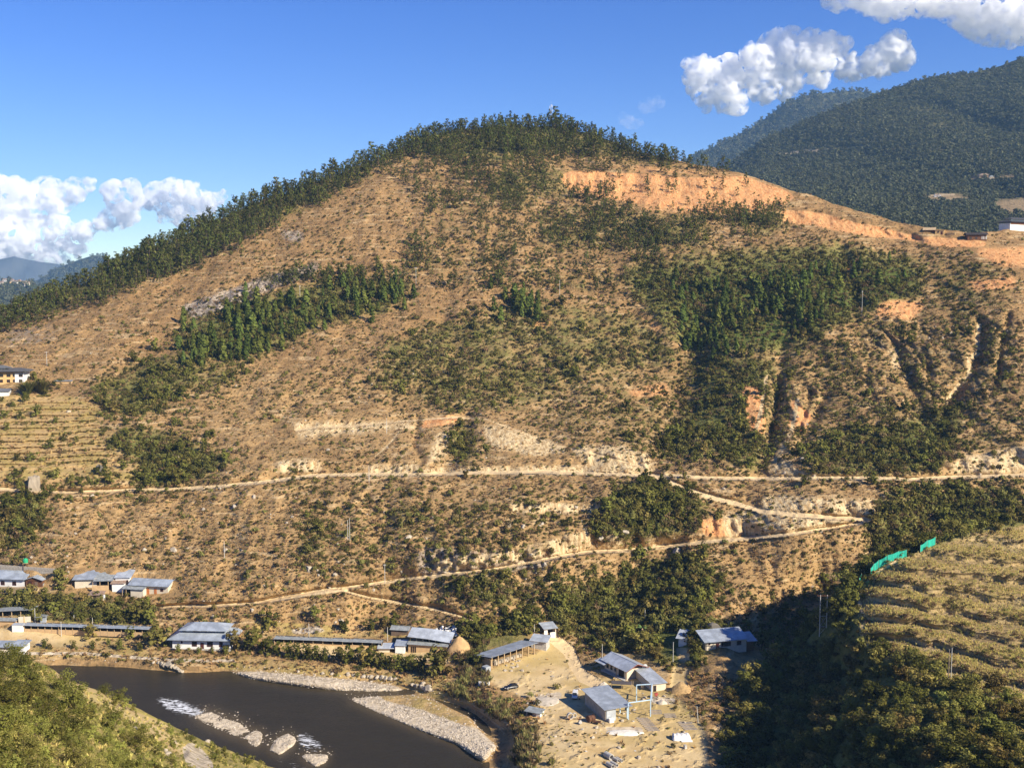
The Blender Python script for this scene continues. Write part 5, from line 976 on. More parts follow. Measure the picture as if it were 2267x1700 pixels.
class Bld:
    """a building: an Empty at its front left corner, x along the front, y away from the viewer, z up; every piece is a part of its own"""
    def __init__(s, name, label, cat, p0, p1, sheet=None, group=None, zoff=0.0, length=None):
        sheet = sheet or hill
        a, b = sheet.hit(*p0), sheet.hit(*p1); d = b - a; s.yaw = math.atan2(d[1], d[0]); s.L = length or math.hypot(d[0], d[1])
        a = a.copy(); a[2] = max(a[2], b[2] - .6) + zoff; s.k = a[1] / F
        s.e = empty(name, a, s.yaw, label, cat, group)
    def part(s, name, mat, mb, label=None, parent=None):
        o = mb.build(name, mat, parent or s.e)
        if label: o['label'] = label
        return o
    def wall(s, mat, x0, y0, x1, y1, h, z0=-1.6, label=None, name='wall'): return s.part(name, mat, MB().box(x0, y0, z0, x1, y1, h), label)
    def mono(s, mat, x0, y0, x1, y1, zf, zb, t=.09, label=None, name='roof'):
        return s.part(name, mat, MB().sheet([(x0, y0, zf), (x1, y0, zf), (x1, y1, zb), (x0, y1, zb)], t), label)
    def slope_x(s, mat, x0, y0, x1, y1, zl, zr, t=.09, label=None, name='roof'):
        return s.part(name, mat, MB().sheet([(x0, y0, zl), (x1, y0, zr), (x1, y1, zr), (x0, y1, zl)], t), label)
    def gable(s, mat, x0, y0, x1, y1, ze, zr, along='x', t=.09, wallmat=None, inset=.6):
        if along == 'x':
            ym = (y0 + y1) / 2; q = [[(x0, y0, ze), (x1, y0, ze), (x1, ym, zr), (x0, ym, zr)], [(x0, ym, zr), (x1, ym, zr), (x1, y1, ze), (x0, y1, ze)]]
        else:
            xm = (x0 + x1) / 2; q = [[(x0, y0, ze), (xm, y0, zr), (xm, y1, zr), (x0, y1, ze)], [(xm, y0, zr), (x1, y0, ze), (x1, y1, ze), (xm, y1, zr)]]
        r = s.part('roof', mat, MB().sheet(q[0], t).sheet(q[1], t))
        if wallmat:                                              # gable ends under the roof
            if along == 'x':
                for xx in (x0 + inset, x1 - inset - .15): s.part('gable_wall', wallmat, MB().add([(xx, y0 + inset, ze - .1), (xx, y1 - inset, ze - .1), (xx, ym, zr - .3), (xx + .15, y0 + inset, ze - .1), (xx + .15, y1 - inset, ze - .1), (xx + .15, ym, zr - .3)], [(0, 2, 1), (3, 4, 5), (0, 3, 5, 2), (1, 2, 5, 4), (0, 1, 4, 3)]))
            else:
                for yy in (y0 + inset, y1 - inset - .15): s.part('gable_wall', wallmat, MB().prism([(x0 + inset, ze - .1), (x1 - inset, ze - .1), (xm, zr - .3)], yy, yy + .15))
        s.part('ridge_cap', mat, (MB().box(x0, ym - .18, zr + .03, x1, ym + .18, zr + .13) if along == 'x' else MB().box(xm - .18, y0, zr + .03, xm + .18, y1, zr + .13)), None, r)
        return r
    def hip(s, mat, x0, y0, x1, y1, ze, zr, run, t=.09):
        ym = (y0 + y1) / 2; A, B = (x0 + run, ym, zr), (x1 - run, ym, zr); mb = MB()
        mb.add([(x0, y0, ze), (x1, y0, ze), (x1, y1, ze), (x0, y1, ze), A, B, (x0, y0, ze - t), (x1, y0, ze - t), (x1, y1, ze - t), (x0, y1, ze - t)],
               [(0, 1, 5, 4), (1, 2, 5), (2, 3, 4, 5), (3, 0, 4), (6, 9, 8, 7), (0, 6, 7, 1), (1, 7, 8, 2), (2, 8, 9, 3), (3, 9, 6, 0)])
        return s.part('roof', mat, mb)
    def window(s, x, z, w, h, y=0.0, mat=None, side=False, bars=1):
        mat = mat or M_DARKR; f, p = MB(), MB(); b = .14
        def bx(m, a0, z0, a1, z1, d0, d1):
            if side: m.box(y + d0, a0, z0, y + d1, a1, z1)
            else: m.box(a0, y - d1, z0, a1, y - d0, z1)
        bx(f, x, z, x + b, z + h, -.05, .09); bx(f, x + w - b, z, x + w, z + h, -.05, .09); bx(f, x + b, z + h - b, x + w - b, z + h, -.05, .088); bx(f, x + b, z, x + w - b, z + b, -.05, .088)
        for k in range(bars): bx(f, x + w * (k + 1) / (bars + 1) - .04, z + b, x + w * (k + 1) / (bars + 1) + .04, z + h - b, -.05, .07)
        o = s.part('window', mat, f); bx(p, x + b, z + b, x + w - b, z + h - b, -.04, .03); s.part('pane', M_GLASS, p, None, o); return o
    def door(s, x, w, h, y=0.0, mat=None, z=0.0, side=False):
        mb = MB(); (mb.box(y - .05, x, z - .3, y + .07, x + w, z + h) if side else mb.box(x, y - .07, z - .3, x + w, y + .05, z + h)); o = s.part('door', mat or M_DARKR, mb)
        q = MB(); (q.box(y + .07, x + w * .8, z + h * .48, y + .12, x + w * .88, z + h * .54) if side else q.box(x + w * .8, y - .12, z + h * .48, x + w * .88, y - .07, z + h * .54)); s.part('handle', M_RIM, q, None, o); return o
    def post(s, x, y, h, r=.09, mat=None, z0=-1.0): return s.part('post', mat or M_TIMBER, MB().box(x - r, y - r, z0, x + r, y + r, h))
    def foundation(s, x0, y0, x1, y1, z=.12, mat=None): return s.part('foundation', mat or M_CONC, MB().box(x0, y0, -2.2, x1, y1, z))

# ------------------------------------------------------------------ upper village at the left
b = Bld('house', 'white single-storey house with blue-grey gabled roof at the left edge above the stone wall', 'house', (-64, 1298), (54, 1298)); L = b.L
b.wall(M_WHITE, 0, 0, L, 8.5, 3.3); b.foundation(-.3, -.4, L + .3, 9, .1, M_BRICK); b.gable(M_BLUE, -.8, -1.0, L + .9, 9.5, 3.35, 5.3, 'x', wallmat=M_WHITE, inset=1.0)
for x in (L * .565, L * .78): b.window(x, .9, 1.5, 1.6, bars=2)
b = Bld('wooden_house', 'small brown boarded house with blue-grey gabled roof beside the white house', 'house', (57, 1299), (94, 1299)); L = b.L
b.wall(M_WOOD, 0, 0, L, 7.5, 2.6); b.gable(M_BLUE, -.6, -.8, L + .6, 8.0, 2.65, 3.9, 'y', wallmat=M_WOOD, inset=.6); b.window(.9, .9, 1.6, 1.3, bars=3); b.door(L * .55, 1.1, 2.0, mat=M_OLDWOOD)
b.wall(M_GREY, L + .02, .3, L + .1, 4.5, 1.3, -.6, 'grey sheet patched on the side wall', 'wall_patch'); b.wall(M_CREAM, L + .02, 5.6, L + .9, 7.4, 2.5)
def low_wall(name, label, cat, p0, p1, h, t, mat, n=12, z0=-1.5, courses=3, group=None):
    w = Bld(name, label, cat, p0, p1, group=group); rng = random.Random(int(p0[0] * 7 + p0[1])); bw = w.L / n
    w.part('core', mat, MB().box(.05, .06, z0, w.L - .05, t, h * .96))
    mes = [MB().box(.03, 0, .03, bw - .03, .25, h / courses - .03).mesh('stone_block', mat) for _ in range(1)]
    for c in range(courses):
        for k in range(n):
            o = mesh_obj('stone_block', mes[0], w.e); o.location = (k * bw + (bw * .5 if c % 2 and k < n - 1 else 0), -.1 - rng.uniform(0, .09), c * h / courses); 
    return w
low_wall('retaining_wall', 'long grey retaining wall of blocks behind the white house', 'wall', (-60, 1262), (124, 1268), 2.2, .5, M_BRICK, 26, courses=2)
low_wall('stone_wall', 'tan stone terrace wall below the white house at the left edge', 'wall', (-60, 1320), (84, 1318), 3.3, 1.2, plain('tan_rough_stone', (.50, .37, .21), .95, var=.35, scale=.7, bump=.6), 24, courses=4)
def tank(p, label):
    e = empty('water_tank', hill.hit(*p) - (0, 0, .1), .4, label, 'water tank'); h = 2.2
    for k in range(4): MB().box(-.06, -.06, -.6, .06, .06, h).build('leg', M_RUSTY, e, (.7 * (1, 1, -1, -1)[k], .7 * (1, -1, 1, -1)[k], 0))
    MB().box(-.95, -.95, h, .95, .95, h + .1).build('platform', M_TIMBER, e)
    mb = MB(); z = h + .1
    for r0, r1, dz in ((.85, .92, .15), (.92, .92, .45), (.97, .97, .1), (.92, .92, .45), (.97, .97, .1), (.92, .6, .35)): mb.tube((0, 0, z), (0, 0, z + dz), r0, r1, 14); z += dz
    mb.build('tank', M_TEAL, e); MB().tube((0, 0, z), (0, 0, z + .15), .35, .3, 10).build('lid', M_TEAL, e)
tank((57, 1258), 'bright green water tank on a stand behind the white house')
b = Bld('long_house', 'long house with patchwork sheet roof and mixed tan and white walls', 'house', (166, 1302), (287, 1301)); L = b.L
b.wall(M_CREAM, 0, 0, L * .40, 6, 3.6, label='tan plank wall at the left'); b.wall(M_CREAM, L * .40 + .01, .3, L * .74, 6, 3.3); b.wall(M_WHITE, L * .74 + .01, .05, L, 6.05, 3.7, label='whitewashed right end wall')
b.mono(M_BLUE, -.8, -.9, L * .36, 6.8, 3.35, 5.0, label='blue-grey roof sheets'); b.mono(M_GREY, L * .36, -1.9, L * .72, 6.8, 3.0, 5.02, label='older patched roof sheets'); b.mono(M_PALE, L * .72, -.6, L + .8, 6.8, 3.75, 5.04, label='pale roof sheets')
b.wall(M_TAN, L * .36, -3.2, L * .66, -2.9, 1.7, name='low_wall'); b.wall(M_INSIDE, L * .37, .1, L * .65, .28, 2.9, 0, name='shade_panel'); b.wall(M_WHITE, L * .71, -2.2, L * .92, -.1, 1.9, name='porch_wall'); b.mono(M_RUST, L * .68, -2.6, L * .95, .02, 2.0, 2.7, label='rusty porch roof', name='porch_roof')  # solid dark slab paints the shade of the opening above the low wall
for x in (L * .37, L * .5, L * .65): b.post(x, -2.7, 3.0)
b.window(L * .93, 1.0, 1.0, 1.8, .05, bars=1)
b = Bld('cottage', 'cream cottage with blue-grey roof and two orange doors', 'house', (290, 1314), (372, 1312)); L = b.L
b.wall(M_CREAM, 0, 0, L, 6.5, 2.9); b.gable(M_BLUE, -.8, -1.0, L + .8, 7.5, 3.0, 4.6, 'x', wallmat=M_CREAM, inset=.9); b.door(L * .43, 1.0, 2.0, mat=M_ORANGE); b.door(L * .63, 1.0, 2.0, mat=M_ORANGE)
b.mono(M_GREY, -2.2, -3.0, L * .46, -.1, 2.1, 2.8, name='porch_roof'); b.wall(M_CREAM, 1.2, -2.4, L * .42, -.12, 2.0, name='porch_wall'); b.wall(M_INSIDE, -1.7, -.6, 1.1, -.3, 2.2, name='shade_panel')  # dark slab paints the shade under the open end of the porch
for x in (-1.9, -.4): b.post(x, -2.7, 2.2)
b.window(L * .80, 1.0, 1.1, 1.1); b.window(2.2, 1.0, 1.2, 1.2, L + .01, side=True)
b = Bld('shack', 'tiny rusty-roofed shack below the patchwork long house', 'shed', (199, 1327), (227, 1327)); L = b.L
b.wall(M_OLDWOOD, 0, 0, L, 2.6, 1.7); b.mono(M_RUST, -.5, -.6, L + .5, 3.2, 1.75, 2.3); b.wall(M_WHITE, L + .02, -.3, L + .9, .3, 1.7, -.5, name='white_panel'); b.door(L * .3, .9, 1.5, mat=M_INSIDE)

# ------------------------------------------------------------------ lower flat at the left: sheds, booth, big white house
def long_shed(label, p0, p1, n, roofmat, h=2.2, depth=1.9):
    b = Bld('long_shed', label, 'shed', p0, p1, group=None); L = b.L
    b.wall(M_INSIDE, 0, depth - .15, L, depth, h + .5, name='back_wall'); b.wall(M_INSIDE, 0, .1, .12, depth - .16, h, name='end_wall'); b.wall(M_INSIDE, L - .12, .1, L, depth - .16, h, name='end_wall')  # back and end walls coloured dark to paint the shaded interior
    mr = MB().sheet([(.0, -.7, 0), (L / n + .02, -.7, 0), (L / n + .02, depth + .4, .28), (0, depth + .4, .28)], .06).mesh('roof_sheet', roofmat)
    mp = MB().box(-.09, -.09, -.8, .09, .09, h + .15).mesh('post', M_TIMBER); mw = MB().box(.1, -.05, -.8, L / n - .1, .07, .95).mesh('low_wall', M_TAN)
    rng = random.Random(n)
    for k in range(n + 1):
        o = mesh_obj('post', mp, b.e); o.location = (min(max(k * L / n, .1), L - .1), 0, 0)
        if k < n:
            o = mesh_obj('low_wall', mw, b.e); o.location = (k * L / n, 0, rng.uniform(-.06, .06)); o = mesh_obj('roof_sheet', mr, b.e); o.location = (k * L / n, 0, h + .05 + rng.uniform(-.03, .05))
    mk = MB().box(-.18, -.14, 0, .18, .14, .16).mesh('roof_stone', M_STONE)
    for k in range(n * 2): o = mesh_obj('roof_stone', mk, b.e); o.location = (rng.uniform(.5, L - .5), depth * .8, h + .36)
    return b
long_shed('very long low open shed with blue-grey roof on the flat at the far left', (54, 1397), (331, 1413), 18, M_BLUE)
long_shed('second very long low open shed, right of the big white house, with grey roof', (607, 1427), (846, 1441), 11, M_GREY)
b = Bld('open_shelter', 'open timber shelter with sloping sheet roof at the left edge above the sandy flat', 'shelter', (-64, 1383), (36, 1381)); L = b.L
b.wall(M_TAN, 0, 0, L, .4, 1.5, name='low_wall'); b.mono(M_GREY, -.4, -.5, L + .2, 2.2, 1.7, 2.1, name='porch_roof'); b.slope_x(M_GREY, -.5, 2.4, L + 4.5, 7.5, 3.4, 5.1); b.wall(M_INSIDE, 0, 6.6, L, 6.8, 3.9, name='back_wall')  # back wall's dark colour paints the shade under the shelter roof
for k in range(6): b.post(L * k / 5 + .1, 3.0, 3.3 + 1.3 * k / 6, .11)
b = Bld('garden_wall', 'short bright wall with a yellow pennant beside the open shelter', 'wall', (41, 1379), (68, 1378)); b.wall(M_CREAM, 0, 0, b.L, .3, 2.2); b.part('pennant', M_OCHRE, MB().add([(b.L * .42, -.1, .2), (b.L * .55, -.1, .2), (b.L * .48, -.1, 3.0), (b.L * .42, -.03, .2), (b.L * .55, -.03, .2), (b.L * .48, -.03, 3.0)], [(0, 1, 2), (3, 5, 4), (0, 3, 4, 1), (1, 4, 5, 2), (2, 5, 3, 0)]))
b = Bld('white_booth', 'small white box-like booth in front of the left end of the long shed', 'booth', (27, 1399), (51, 1399)); b.wall(M_WHITE, 0, 0, b.L, 1.9, 2.5); b.mono(M_PALE, -.1, -.12, b.L + .1, 2.0, 2.52, 2.7)
b = Bld('small_shed', 'small grey sheet-metal shed behind the left end of the long shed', 'shed', (79, 1379), (102, 1378)); L = b.L; b.wall(M_INSIDE, 0, .2, L * .4, 3, 2.0); b.wall(M_PALE, L * .4 + .01, 0, L, 3.05, 1.9, label='pale sheet wall'); b.slope_x(M_GREY, -.3, -.3, L + .2, 3.3, 2.1, 2.35)
b = Bld('river_hut', 'white hut with blue-grey roof half hidden by the bushes of the near slope', 'hut', (-30, 1446), (54, 1448)); L = b.L; b.wall(M_WHITE, L * .72, 0, L, 4, 2.6); b.wall(M_CREAM, 0, .4, L * .7, 4, 2.2); b.mono(M_BLUE, -.5, -.5, L * .70, 4.6, 2.3, 3.0); b.mono(M_BLUE, L * .66, -.7, L + .6, 4.6, 2.7, 3.35)
b = Bld('big_house', 'big white house with two-tiered blue-grey hipped roof beside the river', 'house', (382, 1435), (510, 1440)); L = b.L; dp = 11.0
b.wall(M_WHITE, 0, 0, L, dp, 3.2); b.foundation(-.3, -.5, L + .3, dp, .15); b.part('eave_board', M_DARKR, MB().box(-.3, -.35, 3.0, L + .3, -.02, 3.45))
b.hip(M_BLUE, -1.4, -1.6, L + 1.4, dp + 1.2, 3.5, 6.3, 6.2); b.wall(M_WHITE, 3.6, 2.6, L - 3.4, dp - 2.6, 5.9, 4.2, name='upper_wall'); b.hip(M_BLUE, 1.8, 1.2, L - 1.6, dp - 1.0, 5.95, 7.7, 4.6)
for f0, w in ((.34, 1.7), (.60, 2.0), (.81, 1.2)): b.window(L * f0, .9, w, 1.7, bars=2)
b.door(L * .485, 1.2, 2.2); b.window(L * .15, 1.9, .5, .7, bars=0)
for f0 in (.22, .42, .62): b.part('vent', M_DARKR, MB().box(3.6 + (L - 7) * f0, 2.5, 4.9, 3.6 + (L - 7) * f0 + 2.2, 2.58, 5.75))
b = Bld('white_cabin', 'narrow white cabin between the second long shed and the tan open shed', 'cabin', (875, 1446), (896, 1446)); b.wall(M_WHITE, 0, 0, b.L, 3.2, 2.7); b.mono(M_BLUE, -.25, -.4, b.L + .6, 3.6, 2.75, 3.6)
b = Bld('lean_to', 'low grey-roofed lean-to in front of the right end of the second long shed', 'shed', (838, 1443), (871, 1444)); L = b.L; b.wall(M_CREAM, 0, .2, L * .75, 2.2, 1.1); b.wall(M_INSIDE, L * .75 + .02, .3, L, 2.2, 1.2, name='shade_panel'); b.mono(M_PALE, -.4, -.6, L + .3, 2.6, 1.3, 2.3)  # dark slab at the right end paints shade under the roof
b = Bld('open_shed', 'two-level open shed with wrinkled sheet roof and tan lower wall', 'shed', (904, 1444), (990, 1443)); L = b.L
b.wall(M_TAN, 0, 0, L, 3.0, 2.5, name='lower_wall'); b.mono(M_GREY, -.4, -.7, L + .4, 1.8, 2.55, 2.9, name='lower_roof'); b.wall(M_INSIDE, L * .30, 5.3, L, 5.5, 5.0, name='back_wall')  # dark colour of the upper back wall paints the shade behind the posts
b.part('roof', M_PALE, MB().sheet([(-.6, 1.0, 4.6), (L * .5, 1.0, 4.2), (L * .5, 6.6, 6.0), (-.6, 6.6, 6.2)], .08).sheet([(L * .5, 1.0, 4.18), (L + 1.0, 1.0, 3.4), (L + 1.0, 6.6, 5.2), (L * .5, 6.6, 5.98)], .08))
for k in range(7): b.post(.15 + (L - .3) * k / 6, 1.95, 4.5 - 1.0 * k / 6 * .9, .1)
for x in (L * .07, L * .12, L * .17): b.door(x, .42, 1.7, mat=M_INSIDE)  # dark slabs paint the shade in three narrow door slots
b = Bld('wooden_hut', 'old dark wooden hut with grey roof above the white cabin', 'hut', (866, 1407), (904, 1405)); L = b.L; b.wall(M_OLDWOOD, 0, 0, L, 3.6, 2.1); b.gable(M_GREY, -.4, -.5, L + .4, 4.1, 2.15, 3.0, 'x', wallmat=M_OLDWOOD, inset=.4)

# ------------------------------------------------------------------ works yard
b = Bld('long_workshed', 'long open-fronted work shed with one grey sloping roof at the left of the yard', 'shed', (1087, 1480), (1184, 1448)); L = b.L
b.wall(M_BRICK, 0, 6.3, L, 6.6, 2.7, name='back_wall'); b.wall(M_TAN, 0, 0, .25, 6.28, 2.9, name='end_wall'); b.mono(M_BLUE, -1.0, -1.0, L + .8, 7.3, 4.1, 2.9)
for k in range(8): b.post(.4 + (L - .8) * k / 7, 0, 4.1, .13, M_TIMBER)
b.wall(M_STONE, 2.5, 1.0, L - 5, 2.2, 1.1, -1, name='stone_stack'); b.wall(M_PALE, -3.4, -1.4, -1.4, .6, 1.6, -1, name='side_box')
b = Bld('small_workshed', 'small grey shed with pale roof between the long work shed and the open hut', 'shed', (1176, 1433), (1209, 1441)); L = b.L; b.wall(M_CONC, 0, 0, L, 4.6, 2.4); b.mono(M_PALE, -.6, -.7, L + .6, 5.2, 2.45, 3.1)
b = Bld('open_hut', 'little open-fronted hut with white pillars at the top of the yard track', 'hut', (1205, 1409), (1231, 1412)); L = b.L
b.wall(M_CREAM, L - .3, 0, L, 4.2, 3.0, name='side_wall'); b.wall(M_BRICK, .3, 4.0, L - .32, 4.2, 3.0, name='back_wall'); b.wall(M_WHITE, 0, 0, 1.2, .5, 2.6, name='pillar'); b.wall(M_WHITE, L * .52, 0, L - .32, .4, 1.2, name='low_wall'); b.mono(M_PALE, -.5, -.8, L + .5, 4.8, 2.8, 3.5); b.window(1.4, .8, 1.2, 1.6, L + .01, side=True)
b = Bld('gabled_house', 'cream house with pale blue gabled roof and red-brown trim in the middle of the yard', 'house', (1388, 1505), (1424, 1495)); L = b.L; dp = 11.5
b.wall(M_CREAM, 0, 0, L, dp, 3.1); b.foundation(-1.4, -.3, L + .2, dp, .15); r = b.gable(M_PALE, -1.3, -1.4, L + 1.0, dp + .8, 3.15, 4.9, 'y'); xm = (L - .3) / 2
b.part('fascia', M_TRIM, MB().sheet([(-1.3, -1.46, 2.98), (xm, -1.46, 4.73), (xm, -1.4, 4.73), (-1.3, -1.4, 2.98)], .22).sheet([(xm, -1.46, 4.73), (L + 1.0, -1.46, 2.98), (L + 1.0, -1.4, 2.98), (xm, -1.4, 4.73)], .22)); b.part('gable_wall', M_TRIM, MB().prism([(0, 3.12), (L, 3.12), (xm, 4.5)], .3, .45)); b.wall(M_INSIDE, -.06, 1.5, -.01, 4.2, 2.4, .2, name='shade_panel')  # thin dark panel paints shade onto the left side wall
for y in (5.2, 7.4, 9.4): b.part('window', M_GLASS, MB().box(-.08, y, .9, -.01, y + 1.1, 2.3))
b.slope_x(M_PALE, -2.4, dp - 2.6, .2, dp + 2.4, 2.5, 3.1, name='porch_roof')
for y in (-.9, 4): b.post(-1.1, y, 3.0, .08)
b = Bld('annexe', 'flat pale-roofed cream annexe right of the gabled house', 'annexe', (1444, 1531), (1474, 1526)); L = b.L; b.wall(M_CREAM, 0, 0, L, 12, 2.4); b.mono(M_PALE, -.5, -.5, L + .4, 12.6, 2.45, 2.8); b.door(.3, 1.0, 1.9, mat=M_INSIDE)
b = Bld('workshop', 'big workshop with one wide pale blue roof at the front of the yard', 'workshop', (1341, 1597), (1390, 1590)); L = b.L; dp = 13.5
b.wall(M_BRICK, 0, .3, .25, dp, 3.6, name='side_wall'); b.wall(M_PALE, .26, .05, L * .46, .3, 3.6, label='pale sheet front wall', name='front_wall'); b.wall(M_BRICK, .26, dp - .25, L, dp, 3.7, name='back_wall'); b.wall(M_INSIDE, .3, dp - .4, L - .2, dp - .27, 3.2, name='inner_shade_panel'); b.mono(M_BLUE, -.9, -.9, L + 1.0, dp + .9, 3.7, 4.5)  # dark sheet before the back wall paints the shade inside the workshop
for y in (.3, 4.6, 9): b.post(L - .1, y, 3.9, .13, M_STEELB)
b.wall(M_TARP, .6, -1.3, 2.0, -.4, 1.1, -.3, name='sack_stack')
b = Bld('small_house', 'small white house with pale blue roof on the bank behind the yard', 'house', (1502, 1431), (1520, 1427)); L = b.L; b.wall(M_WHITE, 0, 0, L, 7.0, 2.5); b.mono(M_PALE, -.9, -.7, L + .7, 7.6, 2.6, 3.3); b.wall(M_INSIDE, -.08, .8, -.01, 5.6, 2.1, .3, name='shade_panel')  # thin dark panel paints the shade of the left face
b = Bld('half_shaded_house', 'long house with blue roof half in the shadow of the spur', 'house', (1562, 1440), (1652, 1446)); L = b.L; b.wall(M_CREAM, 0, 0, L, 5.5, 3.0); b.mono(M_BLUE, -.9, -1.2, L + .3, 6.2, 3.0, 4.9); b.mono(M_BLUE, L + .02, -.8, L + 3.6, 5.0, 2.0, 3.4, name='porch_roof'); b.wall(M_WOOD, L + .02, .4, L + 2.8, 4.4, 2.2, name='porch_wall')
b.window(L * .38, .9, 3.4, 1.5, bars=4); b.window(L * .76, .9, 1.6, 1.4, bars=1); b.door(L * .25, 1.1, 2.1); b.window(L * .07, 1.8, .6, .6, bars=0)
b = Bld('low_shack', 'low flat-roofed shack by the bushes on the river side of the yard', 'shed', (1164, 1585), (1196, 1587)); L = b.L; b.wall(M_BRICK, 0, .3, L * .7, 2.6, 1.5); b.wall(M_WHITE, L * .7 + .02, 0, L, 2.6, 1.6, name='pillar'); b.mono(M_GREY, -.4, -.5, L + .3, 3.0, 1.65, 1.9); b.door(.4, 1.6, 1.2, .3, mat=M_INSIDE)  # dark slab paints the shade of the shack's open front
# steel frame
e = empty('gantry', hill.hit(1391, 1592), 0, 'pale blue steel gantry frame standing right of the workshop', 'gantry'); o0 = hill.hit(1391, 1592)
G = [hill.hit(1391, 1592) - o0, hill.hit(1440, 1585) - o0, hill.hit(1409, 1551) - o0, hill.hit(1443, 1549) - o0]; HG = 4.9
for g_ in G: MB().box(-.14, -.14, -.5, .14, .14, HG).build('post', M_STEELB, e, tuple(g_))
for a_, c_ in ((0, 1), (2, 3), (1, 3)): MB().tube(tuple(G[a_] + (0, 0, HG)), tuple(G[c_] + (0, 0, HG)), .17, n=4).build('beam', M_STEELB, e)
MB().tube(tuple((G[1] + G[3]) / 2 + (0, 0, .3)), tuple(G[1] + (0, 0, HG * .8)), .06, n=4).build('brace', M_STEELB, e)
mb = MB(); c_ = (G[2] + G[3]) / 2 + (0, 0, HG); mb.tube(tuple(c_), tuple(c_ - (0, 0, 1.6)), .03, n=4).build('hoist_chain', M_RUSTY, e)
for p, lab in (((1400, 1538), 'left timber ladder leaning in the yard behind the gantry'), ((1421, 1545), 'right timber ladder leaning in the yard behind the gantry')):
    e = empty('ladder', hill.hit(*p), -.2, lab, 'ladder')
    for sx_ in (-.25, .25): MB().tube((sx_, 0, -.2), (sx_, .7, 4.2), .06, n=4).build('rail', M_TIMBER, e)
    for k in range(9): MB().tube((-.25, .08 + .07 * k, .45 + .42 * k), (.25, .08 + .07 * k, .45 + .42 * k), .035, n=4).build('rung', M_TIMBER, e)
b = Bld('canopy', 'dark low canopy on thin poles behind the workshop', 'canopy', (1353, 1527), (1398, 1529)); L = b.L; b.mono(plain('dark_tarpaulin', (.10, .085, .08), .8), 0, 0, L, 2.6, 1.9, 2.0)
for x in (.1, L * .5, L - .1):
    for y in (.1, 2.5): b.post(x, y, 1.9, .05)
def mound(name, label, cat, p, w, d, h, mat, seed, sheet=None, flat_top=0.0):
    c = (sheet or hill).hit(*p); n = 22; vs, fs = [], []
    for j in range(9):
        r = 1 - j / 8
        for i in range(n):
            a = 2 * math.pi * i / n; rr = r * (1 + .22 * float(pn(math.cos(a) * 1.6 + seed, math.sin(a) * 1.6 + j * .25, seed)))
            z = h * (1 - r ** 1.5) * (1 - flat_top * (1 - r)) + .12 * h * float(pn(math.cos(a) * r * 4, math.sin(a) * r * 4 + seed, seed + 1)); vs.append((math.cos(a) * rr * w / 2, math.sin(a) * rr * d / 2, z - (.5 if j == 0 else 0)))
    for j in range(8):
        for i in range(n): fs.append((j * n + i, j * n + (i + 1) % n, (j + 1) * n + (i + 1) % n, (j + 1) * n + i))
    o = MB().add(vs, fs).build(name, mat); o.location = c; o.data.shade_smooth(); return tag(o, label, cat)
mound('earth_mound', 'big heap of orange-tan earth at the right end of the open shed', 'heap', (1017, 1440), 8.5, 7, 5.0, M_EARTH, 3)
mound('sand_heap', 'pale pointed heap of sand behind the workshop', 'heap', (1336, 1524), 5.0, 4, 2.1, M_SANDH, 5); mound('straw_heap', 'tall tan heap of dry brush right of the annexe', 'heap', (1508, 1530), 7.5, 5.0, 3.0, plain('dry_brush', (.47, .31, .14), .95, var=.4, scale=1.5, bump=1), 7)
mound('stone_heap', 'small heap of pale stones in front of the gantry', 'heap', (1466, 1556), 3.4, 3, 1.0, M_SANDH, 9); mound('gravel_heap', 'low pale gravel heap in the middle of the yard beside the parked van', 'heap', (1210, 1552), 9, 8, .7, M_SANDH, 11, flat_top=.4); mound('lime_heap', 'long low white heap of crushed stone in front of the workshop', 'heap', (1382, 1622), 11, 4.5, .8, plain('white_crushed_stone', (.74, .69, .58), .95, var=.15, scale=1.2, bump=.8), 13, flat_top=.5)
